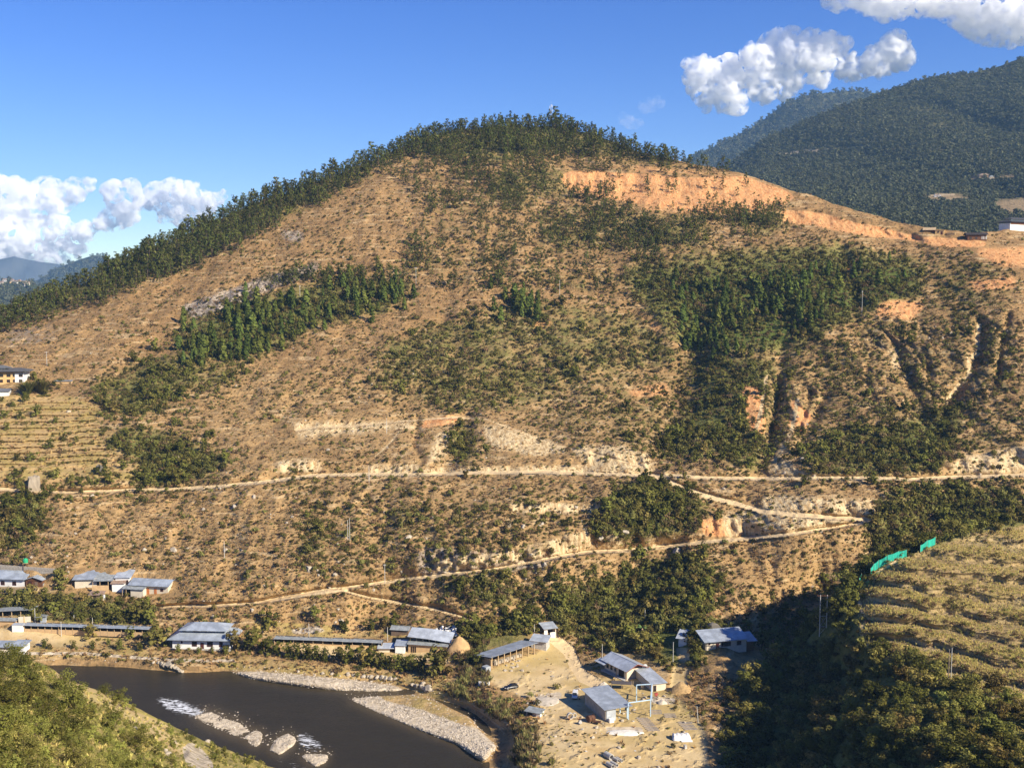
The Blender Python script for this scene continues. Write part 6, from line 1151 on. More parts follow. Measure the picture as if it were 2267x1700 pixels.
# cars
def car(name, label, cat, p, heading, paint, van=False):
    e = empty(name, hill.hit(*p) + np.array([0, 0, .02]), heading, label, cat)       # +x is the nose
    Lc, W, Hb, Ht = (4.1, .84, .95, 1.75) if van else (4.5, .88, .80, 1.50)
    prof = [(-2.0, .3), (-2.05, .95), (-1.9, 1.7), (.7, 1.75), (1.35, 1.05), (1.98, .92), (2.05, .35)] if van else [(-2.2, .3), (-2.22, .78), (-2.1, 1.0), (-1.75, 1.42), (-.2, 1.5), (.75, 1.0), (1.9, .86), (2.22, .7), (2.25, .3)]
    bm = bmesh.new(); rows = []
    for yy, f_, zf in ((-W, 1, 1), (-W * .84, 1.0, 1.0), (W * .84, 1.0, 1.0), (W, 1, 1)):
        edge = abs(yy) == W; rows.append([bm.verts.new((x * (.985 if edge else 1), yy * (1 if z < .98 else .86), z - (.05 if edge and z > .6 else 0))) for x, z in prof])
    n = len(prof)
    for j in range(3):
        for i in range(n): bm.faces.new((rows[j][i], rows[j][(i + 1) % n], rows[j + 1][(i + 1) % n], rows[j + 1][i]))
    bm.faces.new(list(reversed(rows[0]))); bm.faces.new(rows[3]); bmesh.ops.recalc_face_normals(bm, faces=bm.faces)
    me = bpy.data.meshes.new('body'); bm.to_mesh(me); bm.free(); me.materials.append(paint); mesh_obj('body', me, e)
    if van: q = [(.74, 1.70), (1.33, 1.08)]; rq = [(-2.08, 1.05), (-1.95, 1.62)]; sw = [(-1.75, 1.08), (1.15, 1.08), (.66, 1.60), (-1.7, 1.60)]
    else: q = [(-.14, 1.46), (.72, 1.03)]; rq = [(-2.08, 1.06), (-1.80, 1.38)]; sw = [(-1.85, 1.02), (.55, 1.02), (-.2, 1.38), (-1.55, 1.36)]
    for nm, qq in (('windscreen', q), ('rear_window', rq)):
        dx = .03 if nm == 'windscreen' else -.03; MB().add([(qq[0][0] + dx, -W * .72, qq[0][1] + .02), (qq[0][0] + dx, W * .72, qq[0][1] + .02), (qq[1][0] + dx, W * .76, qq[1][1] + .02), (qq[1][0] + dx, -W * .76, qq[1][1] + .02)], [(0, 1, 2, 3)]).build(nm, M_GLASS, e)
    for s_ in (-1, 1): MB().add([(x, s_ * (W * (.93 if z < 1.2 else .885) + .015), z) for x, z in sw], [(0, 1, 2, 3)]).build('side_window', M_GLASS, e)
    for wx in (-1.35, 1.4):
        for s_ in (-1, 1):
            t = MB().tube((wx, s_ * W * .78, .33), (wx, s_ * W * 1.02, .33), .33, n=14).build('wheel', M_RUBBER, e); MB().tube((wx, s_ * W * 1.0, .33), (wx, s_ * W * 1.03, .33), .2, n=10).build('rim', M_RIM, t)
    for s_ in (-1, 1):
        MB().box(prof[-2][0] - .06, s_ * W * .7 - .2, .62, prof[-2][0] + .06, s_ * W * .7 + .2, .8).build('headlight', M_LAMP, e); MB().box(prof[1][0] - .05, s_ * W * .75 - .15, .65, prof[1][0] + .04, s_ * W * .75 + .15, .85).build('tail_light', M_RED, e)
        MB().box(.6, s_ * (W + .14) - .1, .98, .78, s_ * (W + .14) + .1, 1.14).build('mirror', paint, e)
    MB().box(prof[-1][0] - .1, -W * .9, .28, prof[-1][0] + .08, W * .9, .5).build('bumper', M_RUBBER if van else paint, e)
car('parked_car', 'black hatchback car parked on the grass of the yard by the river side', 'car', (1131, 1524), math.atan2(-2.0, -4.2), M_BLACK)
car('parked_van', 'small silver-white van parked nose towards the viewer left of the workshop', 'van', (1273, 1543), math.radians(-97), M_SILVER, True)
# concrete pipes and rings
def pipe(label, p, r, Lp, ang, tall=False):
    n = 16; vs, fs = [], []
    for rr, x in ((r, 0), (r, Lp), (r * .78, Lp), (r * .78, 0)): vs += [(x, math.cos(2 * math.pi * k / n) * rr, r + math.sin(2 * math.pi * k / n) * rr) for k in range(n)]
    for j in range(4):
        for k in range(n): fs.append((j * n + k, j * n + (k + 1) % n, ((j + 1) % 4) * n + (k + 1) % n, ((j + 1) % 4) * n + k))
    o = MB().add(vs, fs).build('concrete_pipe', M_CONC); o.location = hill.hit(*p) - (0, 0, .03); o.rotation_euler = (0, 0, ang); return tag(o, label, 'pipe', 'concrete pipes and rings in the yard')
ax = math.atan2(.85, -.55)
for lab, p, r, l in (('largest concrete pipe of the group lying in the open sand, rearmost left', (1354, 1682), .78, 2.5), ('slim concrete pipe right of the largest pipe', (1369, 1687), .42, 2.3), ('slim concrete pipe at the right end of the pipe group', (1377, 1687), .40, 2.3), ('left of the two front concrete pipes at the bottom edge', (1357, 1701), .56, 2.4), ('right of the two front concrete pipes at the bottom edge', (1366, 1698), .50, 2.4)): pipe(lab, p, r, l, ax)
pipe('upright concrete ring lying open towards the viewer left of the workshop', (1263, 1592), .95, .8, math.atan2(.95, -.3)); pipe('thin concrete ring among the rubble beside the upright ring', (1272, 1588), .7, .5, 1.9); pipe('half-buried concrete ring nearest the viewer in the rubble left of the workshop', (1282, 1603), .6, .6, .4)
mb = MB()
def tarp_stack():
    e = empty('tarpaulin_stack', hill.hit(1490, 1640), .0, 'stack of sheets under a white tarpaulin at the edge of the shade', 'stack'); n, m = 14, 7; vs, fs = [], []
    for j in range(m):
        for i in range(n):
            x, y = 5.0 * i / (n - 1), 3.0 * j / (m - 1); ed = i in (0, n - 1) or j in (0, m - 1); vs.append((x + .1 * math.sin(j * 2.2), y, (0 if ed else 1.25) + .14 * math.sin(i * 1.9) * (1 - ed) + .08 * math.sin(j * 3 + i)))
    for j in range(m - 1):
        for i in range(n - 1): a = j * n + i; fs.append((a, a + 1, a + n + 1, a + n))
    o = MB().add(vs, fs).build('tarpaulin', M_TARP, e); o.data.shade_smooth(); MB().box(.5, .4, -.2, 4.5, 2.6, .95).build('sheets', M_SLAB, e); MB().sheet([(2.2, -.9, .12), (5.2, -.8, .1), (5.2, -.1, .35), (2.2, -.1, .35)], .04).build('loose_flap', M_TARP, e)
tarp_stack()
o = MB().box(-.35, -.35, -.2, .35, .35, 1.0).build('concrete_block', M_CONC); o.location = hill.hit(1517, 1656); o.rotation_euler = (0, 0, .4); tag(o, 'single upright concrete block near the tarpaulin stack', 'block')
# concrete beams laid on the ground
bmesh_ = MB().box(0, -.17, -.05, 3.4, .17, .26).mesh('concrete_beam', M_SLAB)
def beam(p, rz, label, group, sc=1.0): o = mesh_obj('concrete_beam', bmesh_, None, hill.hit(*p)); o.rotation_euler = (0, 0, rz); o.scale = (sc, 1, 1); tag(o, label, 'beam', group)
for k in range(9): beam((1409 + 3.1 * k, 1590.5 + 3.4 * k), .03 + .03 * (k % 3), 'weathered concrete beam in the stepped row of nine right of the workshop', 'beams in the stepped row')
for k in range(3): beam((1469 + 1.5 * k, 1581 + 3.4 * k), .02, 'weathered concrete beam of the set of three right of the gantry', 'beams right of the gantry')
for k in range(6): beam((1500 + 3 * k, 1599 + 3.2 * k), -.02 + .05 * (k % 2), 'concrete beam in the pile at the edge of the shade', 'beams at the edge of the shade', 1.1)
for k in range(3): beam((1438 + 1.0 * k, 1573 + 3.6 * k), .02, 'concrete beam lying beside the front post of the gantry', 'beams beside the gantry post')
e = empty('ribbed_tank', hill.hit(1059, 1521), .0, 'white ribbed tank lying on the grass left of the black car', 'tank'); MB().box(0, 0, -.2, 3.5, 1.7, 1.35).build('body', M_TARP, e)
for k in range(7): MB().box(.12 + .52 * k, -.07, -.1, .26 + .52 * k, 1.77, 1.42).build('rib', M_TARP, e)
e = empty('rusty_drum', hill.hit(1308, 1597), .5, 'big rusty round drum lying beside the dark wall of the workshop', 'drum'); MB().tube((-1.0, 0, .95), (1.0, 0, .95), .95, n=14).build('drum', M_RUSTY, e); [MB().tube((x, 0, .95), (x + .1, 0, .95), 1.02, n=14).build('hoop', M_RUSTY, e) for x in (-.9, 0, .8)]
e = empty('cart', hill.hit(1322, 1602), -.3, 'low rusty cart with two wheels beside the rusty drum', 'cart'); MB().box(-1, -.5, .5, 1, .5, .85).build('tray', M_RUSTY, e); [MB().tube((0, y, .4), (0, y + .12, .4), .4, n=10).build('wheel', M_RUBBER, e) for y in (-.66, .54)]; MB().tube((1, 0, .6), (2.0, 0, .4), .05, n=4).build('drawbar', M_RUSTY, e)
e = empty('concrete_mixer', hill.hit(1452, 1545), .2, 'faded red concrete mixer between the gantry and the annexe', 'mixer'); MB().tube((-.3, 0, 1.0), (.6, 0, 1.5), .6, .35, 10).build('drum', M_RED, e); [MB().tube((x, y, -.1), (x * .3, y * .5, 1.0), .05, n=4).build('leg', M_RUSTY, e) for x in (-.6, .6) for y in (-.5, .5)]
o = MB().tube((0, 0, 0), (0, -.2, .05), .95, .95, 18).build('satellite_dish', plain('dish_enamel', (.6, .6, .58), .5)); o.location = hill.hit(1427, 1497) + np.array([0, .6, 3.0]); o.rotation_euler = (.5, 0, .5); tag(o, 'round pale satellite dish at the right corner of the gabled house', 'satellite dish')
# ------------------------------------------------------------------ poles
def pole(name, label, base, top_row, sheet=None, mat=None, arm=1.2, r=.13, lean=0.0, group=None, parent=None):
    p = (sheet or hill).hit(*base); h = (base[1] - top_row) * p[1] / F / math.cos(TH * .3)
    e = parent or empty(name, p, .15, label, 'utility pole', group); o = p - (nd(e.location) if parent else p)
    MB().tube(tuple(o + (0, 0, -.8)), tuple(o + (lean, 0, h)), r, r * .7, 7).build('pole', mat or M_POLE, e)
    if arm:
        MB().box(-arm, -.07, h - .55, arm, .07, h - .4).build('crossarm', mat or M_POLE, e)
        for x in (-arm + .1, 0, arm - .1): MB().tube((x, 0, h - .4), (x, 0, h - .18), .06, n=6).build('insulator', M_PALE, e)
    return e, h
for base, top, lab, arm in (((817, 1068), 1031, 'grey pole crossing the line of the main dirt road left of the centre', 0), ((852, 1291), 1246, 'pale pole below the lower dirt road left of the centre', .5), ((856, 959), 924, 'pale pole on the upper track above the main dirt road', 0), ((921, 628), 592, 'white pole with a crossarm above the conifer stand', .9),
      ((664, 656), 632, 'thin pole rising at the top edge of the conifer stand', .5), ((1239, 656), 621, 'lone pale pole in the middle of the hill', 0), ((1908, 693), 644, 'tall pole at the lower edge of the green basin on the right', .4), ((497, 1238), 1196, 'pale pole on the slope above the cottage', 0), ((104, 810), 778, 'pole with crossarm above the yellow and white house', .9),
      ((78, 1378), 1344, 'tall thin pole behind the left end of the long shed', 0), ((136, 1408), 1374, 'white pole in front of the first long shed', 0), ((164, 1374), 1352, 'short pole on the earth bank behind the first long shed', 0), ((205, 1384), 1366, 'lamp-like pole behind the middle of the first long shed', 0), ((684, 1412), 1378, 'pale pole behind the second long shed', 0), ((858, 1419), 1386, 'grey pole left of the wooden hut', 0),
      ((1333, 1466), 1423, 'grey pole at the far corner of the gabled house', 0), ((1490, 1466), 1418, 'pale pole in front of the small white house on the bank', 0), ((1546, 1600), 1560, 'leaning pale pole at the edge of the shade in the yard', 0), ((1428, 1372), 1348, 'pole among the trees above the banana plant', 0), ((1183, 1402), 1374, 'thin pole behind the small grey work shed', 0)):
    pole('utility_pole', lab, base, top, arm=arm, lean=-.5 if 'leaning' in lab else 0)
e, h = pole('pole_pair', 'pair of pale poles side by side on the slope below the main road', (770, 1200), 1149, arm=0, r=.12); pole('p', None, (775, 1198), 1145, arm=0, r=.12, parent=e)
e, h = pole('pole_pair', 'pair of wooden poles at the lower edge of the terraced field', (2099, 1512), 1432, spur, M_WPOLE, 0, .13); pole('p', None, (2111, 1503), 1430, spur, M_POLE, 0, .13, parent=e)
p0, p1 = spur.hit(1814, 1408), spur.hit(1830, 1400); HH = 96 * spur.hit(1814, 1408)[1] / F; e = empty('transmission_pylon', p0, 0, 'H-shaped steel pylon with crossarm standing in front of the shaded ravine', 'pylon'); dx = 2.1
for x in (0, dx): MB().tube((x, 0, -1), (x, 0, HH), .15, .12, 7).build('post', M_POLE, e)
MB().box(-1.0, -.1, HH - .35, dx + 1.0, .1, HH - .15).build('crossarm', M_RUSTY, e)
for x in (-.9, dx / 2, dx + .9): MB().tube((x, 0, HH - .15), (x, 0, HH + .25), .09, .05, 6).build('insulator', M_RUSTY, e)
for a_, c_ in ((3.0, 6.3), (6.3, 3.0), (.5, 3.0), (3.0, .5)): MB().tube((0, .08 if a_ < c_ else -.08, a_), (dx, .08 if a_ < c_ else -.08, c_), .05, n=4).build('brace', M_POLE, e)
for z in (3.0, 6.3): MB().box(0, -.05, z - .06, dx, .05, z + .06).build('tie_bar', M_POLE, e)
# mast on the summit
c = hill.hit(1220, 284); e = empty('radio_mast', c + np.array([0, 1, 0]), 0, 'pale lattice radio mast rising above the pines on the summit', 'mast'); HM = 18.0
for x in (-1, 1):
    for y in (-1, 1): MB().tube((x * 1.2, y * 1.2, -1), (x * .4, y * .4, HM), .09, .06, 4).build('leg', M_PALE, e)
for k in range(6):
    z = 3 * k + .5; a_ = 1.2 - .8 * z / HM; c_ = 1.2 - .8 * (z + 2.6) / HM
    for y in (-1, 1): MB().tube((-a_, y * a_, z), (c_, y * c_, z + 2.6), .035, n=4).tube((a_, y * a_, z), (-c_, y * c_, z + 2.6), .06, n=4).build('lattice', M_PALE, e)
for x, y, z, h_ in ((-1.0, -.6, 15.4, 2.4), (.9, -.7, 16.2, 2.6), (.2, .9, 16.6, 2.6), (1.2, .3, 13.2, 1.8)): MB().box(x - .13, y - .08, z, x + .13, y + .08, z + h_ * .8).build('antenna', M_WHITE, e)
MB().tube((0, 0, HM), (0, 0, HM + 3), .07, .03, 5).build('spike', M_PALE, e); MB().box(-.8, -.8, 14.6, .8, .8, 14.7).build('platform', M_STEELB, e)
# green net fence
def net(pts, label, h=2.5):
    P = [spur.hit(x, y + 3) for x, y in pts]; o0 = P[0]; e = empty('net_fence', o0, 0, label, 'fence', 'green net fence along the terraced field')
    for k, p in enumerate(P):
        q = p - o0; MB().tube((q[0], q[1], q[2] - .5), (q[0], q[1], q[2] + h + .25), .05, n=5).build('post', M_WPOLE, e)
        if k:
            a_, b_ = P[k - 1] - o0, q; n = 6; vs = []; sag = .25
            for i in range(n + 1):
                t = i / n; w = a_ * (1 - t) + b_ * t; s_ = sag * math.sin(math.pi * t); of = .12 * math.sin(i * 2.1 + k)
                vs += [(w[0], w[1] + of, w[2] - .1), (w[0], w[1] + of * .3, w[2] + h - s_), (w[0] + .02, w[1] + of + .04, w[2] - .1), (w[0] + .02, w[1] + of * .3 + .04, w[2] + h - s_)]
            fs = []
            for i in range(n): a = 4 * i; fs += [(a, a + 4, a + 5, a + 1), (a + 2, a + 3, a + 7, a + 6), (a + 1, a + 5, a + 7, a + 3), (a, a + 2, a + 6, a + 4)]
            MB().add(vs, fs).build('net_panel', M_NET, e)
net([(1899, 1303), (1902, 1294), (1907, 1284)], 'short upright piece of green net fence at the corner of the earth path'); net([(1927, 1272), (1934, 1262), (1944, 1253), (1965, 1241), (1988, 1231), (2007, 1229)], 'long middle piece of green net fence along the top left edge of the terraced field'); net([(2037, 1221), (2052, 1208), (2071, 1202)], 'upper right piece of green net fence under the trees')
# ------------------------------------------------------------------ right shelf and far houses
b = Bld('earthen_house', 'low ochre earthen house with brown wing on the right shoulder of the hill', 'house', (2070, 519), (2091, 520)); L = b.L; b.wall(M_OCHRE, 0, 0, L, 5, 2.6); b.wall(M_WOOD, -7, 1.2, -.02, 6, 2.6, name='wing'); b.mono(plain('straw_roof', (.50, .36, .20), .95), -7.6, .6, .3, 6.6, 2.7, 4.6); b.mono(M_OCHRE, -.3, -.3, L + .3, 5.3, 2.65, 2.9, name='flat_roof'); b.window(L * .25, .9, .9, 1.1); b.door(L * .6, 1.2, 1.7)
b = Bld('low_ruin', 'low pale wall stub beside the earthen house on the right shoulder', 'wall', (2096, 521), (2114, 521)); b.wall(M_OCHRE, 0, 0, b.L, .6, 1.4)
b = Bld('dark_house', 'dark wooden house with white window posts at the end of the right shoulder', 'house', (2142, 533), (2184, 534)); L = b.L; b.wall(M_WOOD, 0, 0, L, 6, 3.4); b.gable(plain('black_roof', (.045, .035, .032), .8), -1.0, -.9, L + 1.0, 6.9, 3.5, 5.0, 'x', wallmat=M_WOOD, inset=1)
for k in range(4): b.part('window_post', M_WHITE, MB().box(L * .74 + .9 * k, -.12, .8, L * .74 + .9 * k + .3, .02, 2.9))
b.window(L * .1, .9, 1.4, 1.4, mat=M_WOOD); b.window(L * .4, .9, 1.4, 1.4, mat=M_WOOD)
b = Bld('white_farmhouse', 'white farmhouse with dark double roof at the right edge behind the shelf', 'house', (2236, 509), (2300, 509)); L = b.L; b.wall(M_WHITE, 0, 0, L, 8, 4.2); b.wall(M_WOOD, .4, -.25, L - .4, -.02, 4.9, 3.4, name='upper_band'); b.hip(plain('slate_roof', (.05, .05, .055), .8), -1.6, -1.6, L + 1.6, 9.6, 5.0, 6.6, 4.5); b.wall(M_WHITE, 4, 2, L - 4, 6, 7.0, 5.4, name='upper_wall'); b.hip(plain('slate_roof_upper', (.06, .06, .065), .8), 2.6, .6, L - 2.6, 7.4, 7.0, 8.4, 3.5)
b = Bld('traditional_house', 'two-storey yellow and white house with dark layered roof at the left edge of the hill', 'house', (-60, 851), (54, 846)); L = b.L
b.wall(M_OCHRE, 0, 0, L - 4.5, 8, 5.6); b.wall(M_WHITE, L - 4.48, -.15, L, 8.2, 5.8, label='white corner bay'); b.hip(plain('dark_layered_roof', (.10, .095, .09), .7), -1.8, -1.8, L + 2.4, 9.8, 6.1, 7.6, 5); b.hip(plain('dark_top_roof', (.13, .13, .13), .7), 4, 1.5, L - 8, 6.5, 7.7, 9.0, 3); b.wall(M_WHITE, 6, 2.5, L - 10, 5.5, 7.7, 6.6, name='attic_wall'); b.part('cornice', M_WOOD, MB().box(-.5, -.6, 5.3, L + .3, -.2, 6.0))
for x in (L * .52, L * .66, L * .78, L * .90): b.window(x, 3.3, 1.9, 1.6, -.16 if x > L - 4.5 else 0); b.window(x, .5, 1.6, 1.5, -.16 if x > L - 4.5 else 0)
b = Bld('outbuilding', 'low white outbuilding with dark roof below the yellow and white house', 'outbuilding', (-40, 877), (20, 876)); L = b.L; b.wall(M_WHITE, 0, 0, L, 4, 2.2); b.gable(plain('grey_slate', (.16, .16, .17), .7), -.7, -.8, L + .7, 4.8, 2.3, 3.4, 'x', wallmat=M_WHITE, inset=.7)
b = Bld('field_shelter', 'low flat-roofed field shelter right of the bamboo clump', 'shelter', (120, 851), (158, 850)); L = b.L; b.wall(M_TAN, 0, .6, L, 2.4, 1.4); b.mono(M_GREY, -.4, 0, L + .4, 3, 1.6, 1.8); [b.post(x, .15, 1.6, .08) for x in (.2, L - .2)]
def far_house(sh, p, w, h, label, wall=M_WHITE, roof=M_RUST, group=None):
    c = sh.hit(*p); k = c[1] / F; W_, h_ = w * k, h * k; e = empty('far_house', c - (W_ / 2, 0, .5), 0, label, 'house', group)
    MB().box(0, 0, -4, W_, W_ * .6, h_).build('wall', wall, e); mb = MB(); ov = W_ * .08; mb.prism([(-ov, h_), (W_ + ov, h_), (W_ * .75, h_ * 1.55), (W_ * .25, h_ * 1.55)], -ov, W_ * .6 + ov).build('roof', roof, e)
    for f0 in (.2, .6): MB().box(W_ * f0, -.3, h_ * .35, W_ * (f0 + .18), -.02, h_ * .75).build('window', M_WOOD, e)
far_house(mtA, (2178, 395), 20, 7, 'reddish farmhouse in a clearing of the wooded mountain at the right', M_TAN, M_RUST); far_house(mtA, (2195, 396), 8, 5, 'small outbuilding beside the reddish farmhouse on the mountain', M_CREAM, M_GREY)
for x, y, w, lab in ((2072, 436, 6, 'left of the two tiny white houses on the brown clearing of the mountain'), (2080, 436, 5, 'right of the two tiny white houses on the brown clearing of the mountain'), (2112, 461, 4, 'tiny pale house left of the lowest white house on the mountain foot'), (2131, 458, 9, 'lowest white house on the mountain foot')): far_house(mtA, (x, y), w, 5, lab)
for k, (x, y, w, m) in enumerate(((2, 630, 9, M_CREAM), (10, 624, 8, M_WHITE), (19, 628, 7, M_TAN), (27, 625, 6, M_CREAM), (34, 628, 9, M_WHITE), (43, 626, 6, M_TAN), (52, 629, 10, M_WHITE), (52, 635, 7, M_WHITE), (62, 631, 6, M_CREAM))): far_house(mtE, (x, y), w, 5, 'tiny far-off building of the town under the cloud at the left edge', m, M_RUST, 'buildings of the far town at the left edge')
# ------------------------------------------------------------------ rocks
def rock_mesh(seed, tall=1.0, n=2):
    bm = bmesh.new(); bmesh.ops.create_icosphere(bm, subdivisions=n, radius=1.0); r = random.Random(seed)
    cuts = [(Vector((r.gauss(0, 1), r.gauss(0, 1), r.gauss(0, 1))).normalized(), r.uniform(.55, .85)) for _ in range(9)]
    for v in bm.verts:
        for d, q in cuts:
            t = v.co.dot(d)
            if t > q: v.co -= d * (t - q)
        v.co *= 1 + .05 * r.uniform(-1, 1); v.co.z *= tall
    me = bpy.data.meshes.new('rock'); bm.to_mesh(me); bm.free(); return me
def block_rock(seed):
    bm = bmesh.new(); bmesh.ops.create_cube(bm, size=2); bmesh.ops.subdivide_edges(bm, edges=bm.edges, cuts=5, use_grid_fill=True); r = random.Random(seed)
    co = np.array([v.co for v in bm.verts]); w = pn3(co * 1.3, seed) * .16 + pn3(co * 3, seed + 3) * .07
    for v, q in zip(bm.verts, w):
        m = max(abs(v.co.x), abs(v.co.y)); v.co *= 1 + q - .10 * (abs(v.co.x) * abs(v.co.y) * abs(v.co.z)); v.co.x *= 1 - .08 * v.co.z
    me = bpy.data.meshes.new('rock'); bm.to_mesh(me); bm.free(); return me
R_PALE = [rock_mesh(s) for s in range(5)]; [m.materials.append(M_STONE) for m in R_PALE]
def rock(p, r, label, group=None, sheet=None, me=None, sc=(1, 1, .8), mat=None, name='boulder'):
    m = me or R_PALE[int(p[0]) % 5]; o = mesh_obj(name, m, None, (sheet or hill).hit(*p)); o.scale = tuple(r * q for q in sc); o.rotation_euler = (0, 0, (p[0] * 1.7) % 6.28); return tag(o, label, 'boulder', group)
M_ = block_rock(31); M_.materials.append(plain('standing_stone_rock', (.38, .31, .22), .95, var=.35, scale=.6, bump=.8)); rock((76, 1084), 2.9, 'tall square standing boulder on the edge of the main dirt road at the left', me=M_, sc=(.82, .8, 1.95))
M_2 = rock_mesh(33, 1, 3); M_2.materials.append(M_DKSTONE); rock((220, 1046), 2.3, 'grey dome-shaped boulder in the left terraced field', me=M_2, sc=(1, 1, 1.5)); rock((1577, 1401), 2.9, 'huge dark boulder behind the half-shaded long house', me=M_2, sc=(1.15, 1, 1.25)); rock((152, 912), 1.2, 'small pale rock casting a long shadow in the upper left field', me=R_PALE[1])
for x, y, r in ((771, 1492, .9), (783, 1494, .8), (792, 1495, .7), (805, 1497, .9), (815, 1497, .7), (822, 1498, .9), (835, 1499, 1.0), (845, 1499, 1.1), (854, 1501, 1.0), (865, 1502, 1.0), (875, 1503, .8), (660, 1486, .7), (715, 1490, .8), (735, 1491, .7)): rock((x, y), r, 'white boulder in the row along the far river bank', 'white boulders along the river bank')
for x, y, r in ((914, 1516, .9), (923, 1518, 1.0), (932, 1520, 1.0), (937, 1514, 1.1), (938, 1522, 1.0), (950, 1524, 1.6), (943, 1528, .8)): rock((x, y), r, 'white boulder in the cluster at the water where the side channel bends', 'white boulders at the bend of the side channel')
for x, y, r in ((358, 1468, 1.1), (366, 1471, 1.2), (374, 1470, 1.5), (381, 1474, 1.1), (388, 1477, 1.0), (393, 1480, .9), (398, 1483, .9), (403, 1486, .8), (350, 1466, .8), (340, 1466, .7)): rock((x, y), r * .95, 'pale boulder of the stone groyne jutting into the river', 'boulders of the groyne')
for x, y, r, lab in ((385, 1218, 1.7, 'flat white rock on the slope above the cottage'), (320, 1217, 1.2, 'pale upright rock above the patchwork long house'), (683, 1260, 1.9, 'pale square boulder under a dark bush left of the lower road'), (470, 1010, 1.4, 'pale rock by the path above the left end of the main road'), (727, 997, 1.2, 'small white rock on the bare slope left of the centre'), (905, 1190, 1.5, 'pale boulder among bushes between the two dirt roads'), (1500, 1222, 2.2, 'pale rock ledge end beside the dark gully below the lower road'), (1330, 1190, 1.8, 'white rock at the foot of the pale cliff'), (1500, 1338, 1.6, 'flat pale slab among the trees behind the yard')): rock((x, y), r, lab)
for x, y, r in ((372, 1672, .9), (365, 1662, .6), (388, 1643, .5), (460, 1642, .8), (300, 1612, .45)): rock((x, y), r, 'pale rock in the grass around the rock slab on the near slope', 'pale rocks on the near slope', near)
px, py = sample(free * (.15 + B_rock + .4 * ((RPY > 1080) & (RPY < 1340) & (RPX < 1250))) * (1 - B_field) * (1 - B_sand), 700); P = hill.hit(px, py)
scatter('hillside_stones', R_PALE, P, np.clip(RNG.lognormal(-.9, .5, len(px)), .2, 1.5), RNG, None, (.5, 1.0), .3)
px, py = sample(np.clip(bars * (1 - bars_green), 0, 1) + .5 * np.clip(blur(bars, 5) * 1.2 - bars, 0, 1) + .15 * blur(river, 6) * (1 - river), 7000); P = hill.hit(px, py); P[:, 2] = np.maximum(P[:, 2], WL - .1)
R_LIGHT = [rock_mesh(s, .7, 1) for s in (41, 42, 43)]; M_COB = plain('river_cobble', (.60, .51, .39), .9, var=.35, scale=1.5); [m.materials.append(M_COB) for m in R_LIGHT]
scatter('river_stones', R_LIGHT, P, np.clip(RNG.lognormal(-1.75, .45, len(px)), .08, .55), RNG, None, (.5, .9), .3)
px, py = np.array([(x, y) for x, y in zip(RNG.uniform(966, 1010, 60), RNG.uniform(1392, 1410, 60))]).T; P = hill.hit(px, py); R_SACK = rock_mesh(51, .6, 1); R_SACK.materials.append(M_TARP); scatter('white_sacks', [R_SACK], P + np.array([0, 0, .3]) + np.c_[0 * px, 0 * px, RNG.uniform(0, .9, 60)], RNG.uniform(.4, .8, 60), RNG, None, (.6, .9), .3)
# banana plant and bamboo clump
def banana(p, label):
    e = empty('banana_plant', hill.hit(*p), 0, label, 'banana plant'); rng = random.Random(4)
    for k in range(3): MB().tube((rng.uniform(-.5, .5), rng.uniform(-.3, .3), -.3), (rng.uniform(-.6, .6), rng.uniform(-.3, .3), 3.0), .22, .14, 7).build('stem', M_TIMBER, e)
    lm = plain('banana_leaf', (.10, .17, .04), .6, var=.3, scale=1)
    for k in range(11):
        a = k * 2.4; L_ = rng.uniform(1.8, 2.6); up = rng.uniform(.2, 1.0); vs, fs = [], []
        for i in range(6):
            t = i / 5; r = .2 + L_ * t; z = 2.9 + up * L_ * t * 1.1 - 1.5 * t * t * (1.3 - up * .5); w = .42 * math.sin(math.pi * min(.98, .12 + t * .88)); c_, s_ = math.cos(a), math.sin(a)
            vs += [(c_ * r - s_ * w, s_ * r + c_ * w, z - w * .4), (c_ * r, s_ * r, z), (c_ * r + s_ * w, s_ * r - c_ * w, z - w * .4)]
        for i in range(5): q = 3 * i; fs += [(q, q + 1, q + 4, q + 3), (q + 1, q + 2, q + 5, q + 4)]
        MB().add(vs, fs).build('leaf', lm, e)
banana((1422, 1407), 'banana plant with drooping light green leaves in front of the dark trees behind the yard')
q, t, _ = tuft(301, 230, 1.0, .04, 1.25); bm_ = leaf_mesh('bamboo', q, t, [foliage('bamboo_leaves', (.06, .075, .018), (.20, .19, .055), None, .25)])
for x, y, s_, lab in ((60, 874, 7.5, 'left half of the tall bamboo clump beside the yellow and white house'), (94, 872, 8.0, 'right half of the tall bamboo clump beside the yellow and white house')):
    o = mesh_obj('bamboo_clump', bm_, None, hill.hit(x, y)); o.scale = (s_ * .9, s_ * .9, s_); o.rotation_euler = (0, 0, x); tag(o, lab, 'bamboo')
px, py = sample(poly([(1020, 1440), (1080, 1430), (1085, 1500), (1060, 1530), (1010, 1530)], 4) + .8 * line([(1000, 1528), (1060, 1545), (1130, 1590), (1165, 1640), (1150, 1690)], 26, 8) + .5 * poly([(1140, 1640), (1190, 1600), (1200, 1680), (1170, 1740), (1140, 1720)], 5), 420, 2); P = hill.hit(px, py)
scatter('reeds', [combo('reed', tuft(s, 26, 1.0, .045, .5), foliage('reed_leaves%d' % s, *c_)) for s, c_ in ((311, ((.14, .14, .045), (.34, .30, .11))), (312, ((.10, .075, .035), (.26, .19, .09))))] , P, RNG.uniform(1.2, 2.6, len(px)), RNG, None, (.8, 1.2), .1)

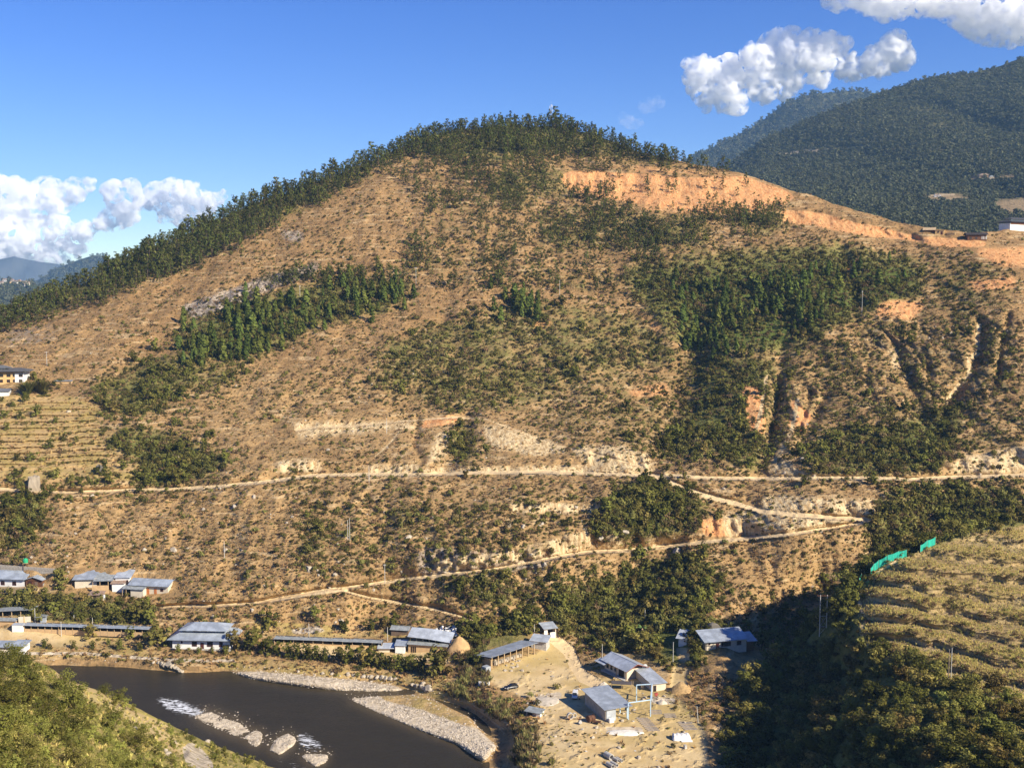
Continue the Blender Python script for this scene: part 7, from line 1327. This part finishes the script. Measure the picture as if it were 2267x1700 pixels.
# rubble and scrap lying about the yard
w_rb = np.maximum.reduce([poly([(1270, 1580), (1340, 1600), (1350, 1625), (1280, 1625)], 5), .8 * poly([(1365, 1555), (1420, 1560), (1420, 1592), (1370, 1596)], 4), poly([(1095, 1462), (1190, 1450), (1200, 1470), (1120, 1492)], 4), .7 * poly([(1205, 1480), (1265, 1478), (1262, 1496), (1210, 1498)], 4), .6 * poly([(1370, 1525), (1470, 1535), (1500, 1560), (1420, 1560)], 5), .5 * poly([(1500, 1590), (1560, 1600), (1550, 1640), (1500, 1625)], 4), .06 * poly([(1120, 1490), (1540, 1500), (1560, 1700), (1180, 1700)], 4)])
px, py = sample(w_rb, 140, 2); P = hill.hit(px, py); k_ = thin(px, py, 2.0); P = P[k_]
SCRAP = [MB().box(-.8, -.1, 0, .8, .1, .12).mesh('plank', M_TIMBER), MB().box(-.5, -.4, 0, .5, .4, .25).mesh('slab', M_CONC), MB().box(-.9, -.06, 0, .9, .06, .1).mesh('bar', M_RUSTY)]
scatter('yard_rubble', R_PALE[:3] + SCRAP, P, RNG.uniform(.25, .85, len(P)), RNG, None, (.5, 1.0), .15)
w_yg = poly([(1100, 1500), (1230, 1510), (1240, 1600), (1190, 1640), (1140, 1570)], 8) * .5 + poly([(1190, 1590), (1230, 1600), (1240, 1700), (1180, 1740)], 8) * .7 + poly([(1250, 1600), (1340, 1625), (1330, 1650), (1250, 1645)], 6) + poly([(1240, 1440), (1300, 1490), (1330, 1505), (1340, 1470), (1290, 1430)], 5) + poly([(1480, 1555), (1540, 1560), (1540, 1590), (1480, 1580)], 5)
px, py = sample(w_yg * (.2 + fine) * (1 - BUILT), 320, 2); P = hill.hit(px, py)
scatter('yard_grass', [combo('yard_tuft', tuft(s, 16, .8, .06, .8), M_CROP) for s in (321, 322)] + [combo('yard_weed', tuft(323, 14, .8, .08, .9), M_BROWN)] + S_SHRUB[:1], P - (0, 0, .04), RNG.uniform(.3, .9, len(px)), RNG, None, (.5, .9), .1)
